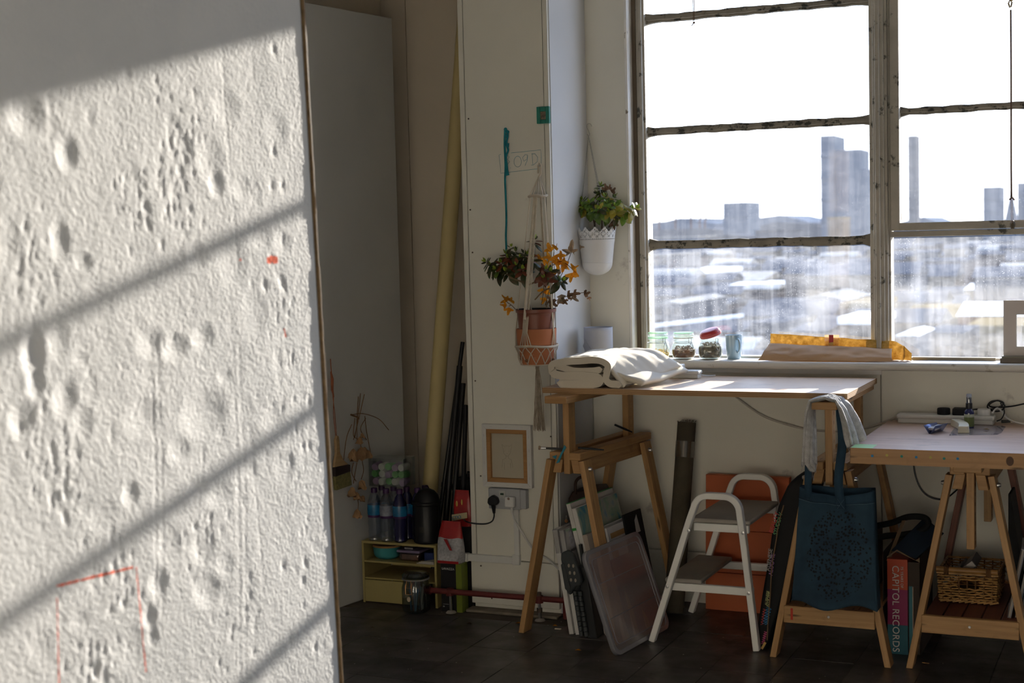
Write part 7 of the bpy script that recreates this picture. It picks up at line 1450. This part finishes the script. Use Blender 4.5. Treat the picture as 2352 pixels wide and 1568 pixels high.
MB().prism([bp(x, y, .004) for x, y in hpz], n9*.012).build('handle', wood('pale_handle', (.38, .24, .11), (.52, .35, .18), knots=False), wbz, bevel=.003); MB().prism([bp(x, y, .001) for x, y in ((763, 1073), (797, 1066), (798, 1082), (764, 1094))], n9*.018).build('ferrule', mat('dark_ferrule', (.035, .02, .018), .4), wbz, bevel=.002)
b = MB(); MB().prism([bp(x, y, .002) for x, y in ((764, 1094), (798, 1082), (802, 1113), (767, 1125))], n9*.015).build('bristle_block', mat('bristle_yellow', (.22, .20, .08), .9, .3, 90, .5, 200), wbz)
pb2 = thing('dried_bundle', bp(820, 1190), 'bundle of dried seed heads and stems hanging upside down', 'dried flowers'); STM = mat('dry_stem', (.20, .11, .05), .8, .3, 30); HEADM = mat('dry_head', (.34, .20, .10), .9, .35, 25, .5, 90)
b = MB()
for ps_ in ([(828, 903), (822, 960), (815, 1005)], [(837, 905), (824, 962), (812, 1010)], [(823, 910), (820, 965), (820, 1015)], [(808, 952), (835, 950), (870, 962), (893, 987)], [(808, 974), (796, 1005), (789, 1057)], [(815, 960), (812, 1000), (825, 1010), (830, 1030)], [(838, 955), (842, 990), (852, 1045)], [(812, 1062), (808, 1085), (818, 1105)], [(832, 1058), (835, 1080), (830, 1100)], [(820, 1062), (815, 1090), (812, 1110)], [(812, 1120), (822, 1150), (822, 1170)], [(840, 960), (828, 985), (842, 1010)]): b.tube(spl([bp(x, y, .010+.006*math.sin(x)) for x, y in ps_], 5), .0017, 5)
b.tube([bp(806, 952), bp(822, 958), bp(824, 962)], .004, 6); b.build('stems', STM, pb2)
rn = random.Random(12)
for (x, y, s_) in ((812, 1045, .020), (830, 1042, .020), (845, 1043, .014), (826, 1012, .012), (832, 1000, .009), (808, 1130, .016), (820, 1140, .014), (831, 1113, .015), (833, 1145, .010), (821, 1180, .016), (838, 1035, .012)):
    c = bp(x, y, .020); b = MB(); n_ = 16; s_ *= 1.6; vs = [c+V((0, 0, s_*.9))]
    for j in range(1, 4):
        for k in range(n_): a = 2*math.pi*k/n_; q = s_*(.35+.22*j)*(1+rn.uniform(-.32, .22)); vs.append(c+V((q*math.cos(a)*.9, q*math.sin(a)*.55, s_*(.9-.50*j)+rn.uniform(-.28, .28)*s_)))
    fs = [(0, 1+k, 1+(k+1) % n_) for k in range(n_)]+[(1+j*n_+k, 1+j*n_+n_+k, 1+j*n_+n_+(k+1) % n_, 1+j*n_+(k+1) % n_) for j in range(2) for k in range(n_)]+[tuple(1+2*n_+k for k in range(n_))]
    b.add(vs, fs).build('seed_head', HEADM, pb2, sharp=20)

# small litter on the floor
rn = random.Random(33); b = MB(); b2 = MB()
for k in range(90):
    x, y = rn.uniform(-2.9, -.6), rn.uniform(4.3, 5.4); s_ = rn.uniform(.0012, .0035); b.add([(x-s_, y, .001), (x, y-s_, .003), (x+s_, y, .001), (x, y+s_*.8, .0025)], [(0, 1, 2, 3)])
b.build('white_crumbs', mat('crumb_white', (.55, .53, .48), .8), kind='stuff', label='white crumbs and specks scattered on the dark tiles', cat='litter')
for (x, y, s_, c_, lb) in ((1191, 1431, .014, OL, 'orange dried leaf by the left trestle foot'), (1275, 1437, .010, OL, 'small orange leaf scrap beside the valve foot'), (1078, 1432, .012, BLF, 'curled brown leaf on the tiles before the pilaster'), (1328, 1493, .012, OL, 'thin orange scrap on the tiles before the lid'), (855, 1442, .009, BLF, 'tiny tan scrap on the tiles beside the foam slab')):
    p = at(x, y, Z=.002); b = MB().add([p+V((-s_, 0, 0)), p+V((0, -s_*.4, .006)), p+V((s_, 0, .001)), p+V((0, s_*.5, .004))], [(0, 1, 2, 3)]); b.build('leaf_scrap', c_, label=lb, cat='leaf', solid=.0006, base=p)
p = at(1275, 1443, Z=.002); MB().beam(p, p+V((.026, -.006, .002)), .007, .004).build('wood_chip', mat('chip', (.55, .50, .42), .8), label='pale wood chip on the floor by the white canvases', cat='wood chip', base=p)
p = at(2118, 1521, Z=.002); MB().beam(p, at(2134, 1523, Z=.002), .003, .002).build('wood_sliver', mat('sliver', (.45, .26, .10), .7), label='thin wooden sliver under the pine table', cat='wood chip', base=p)
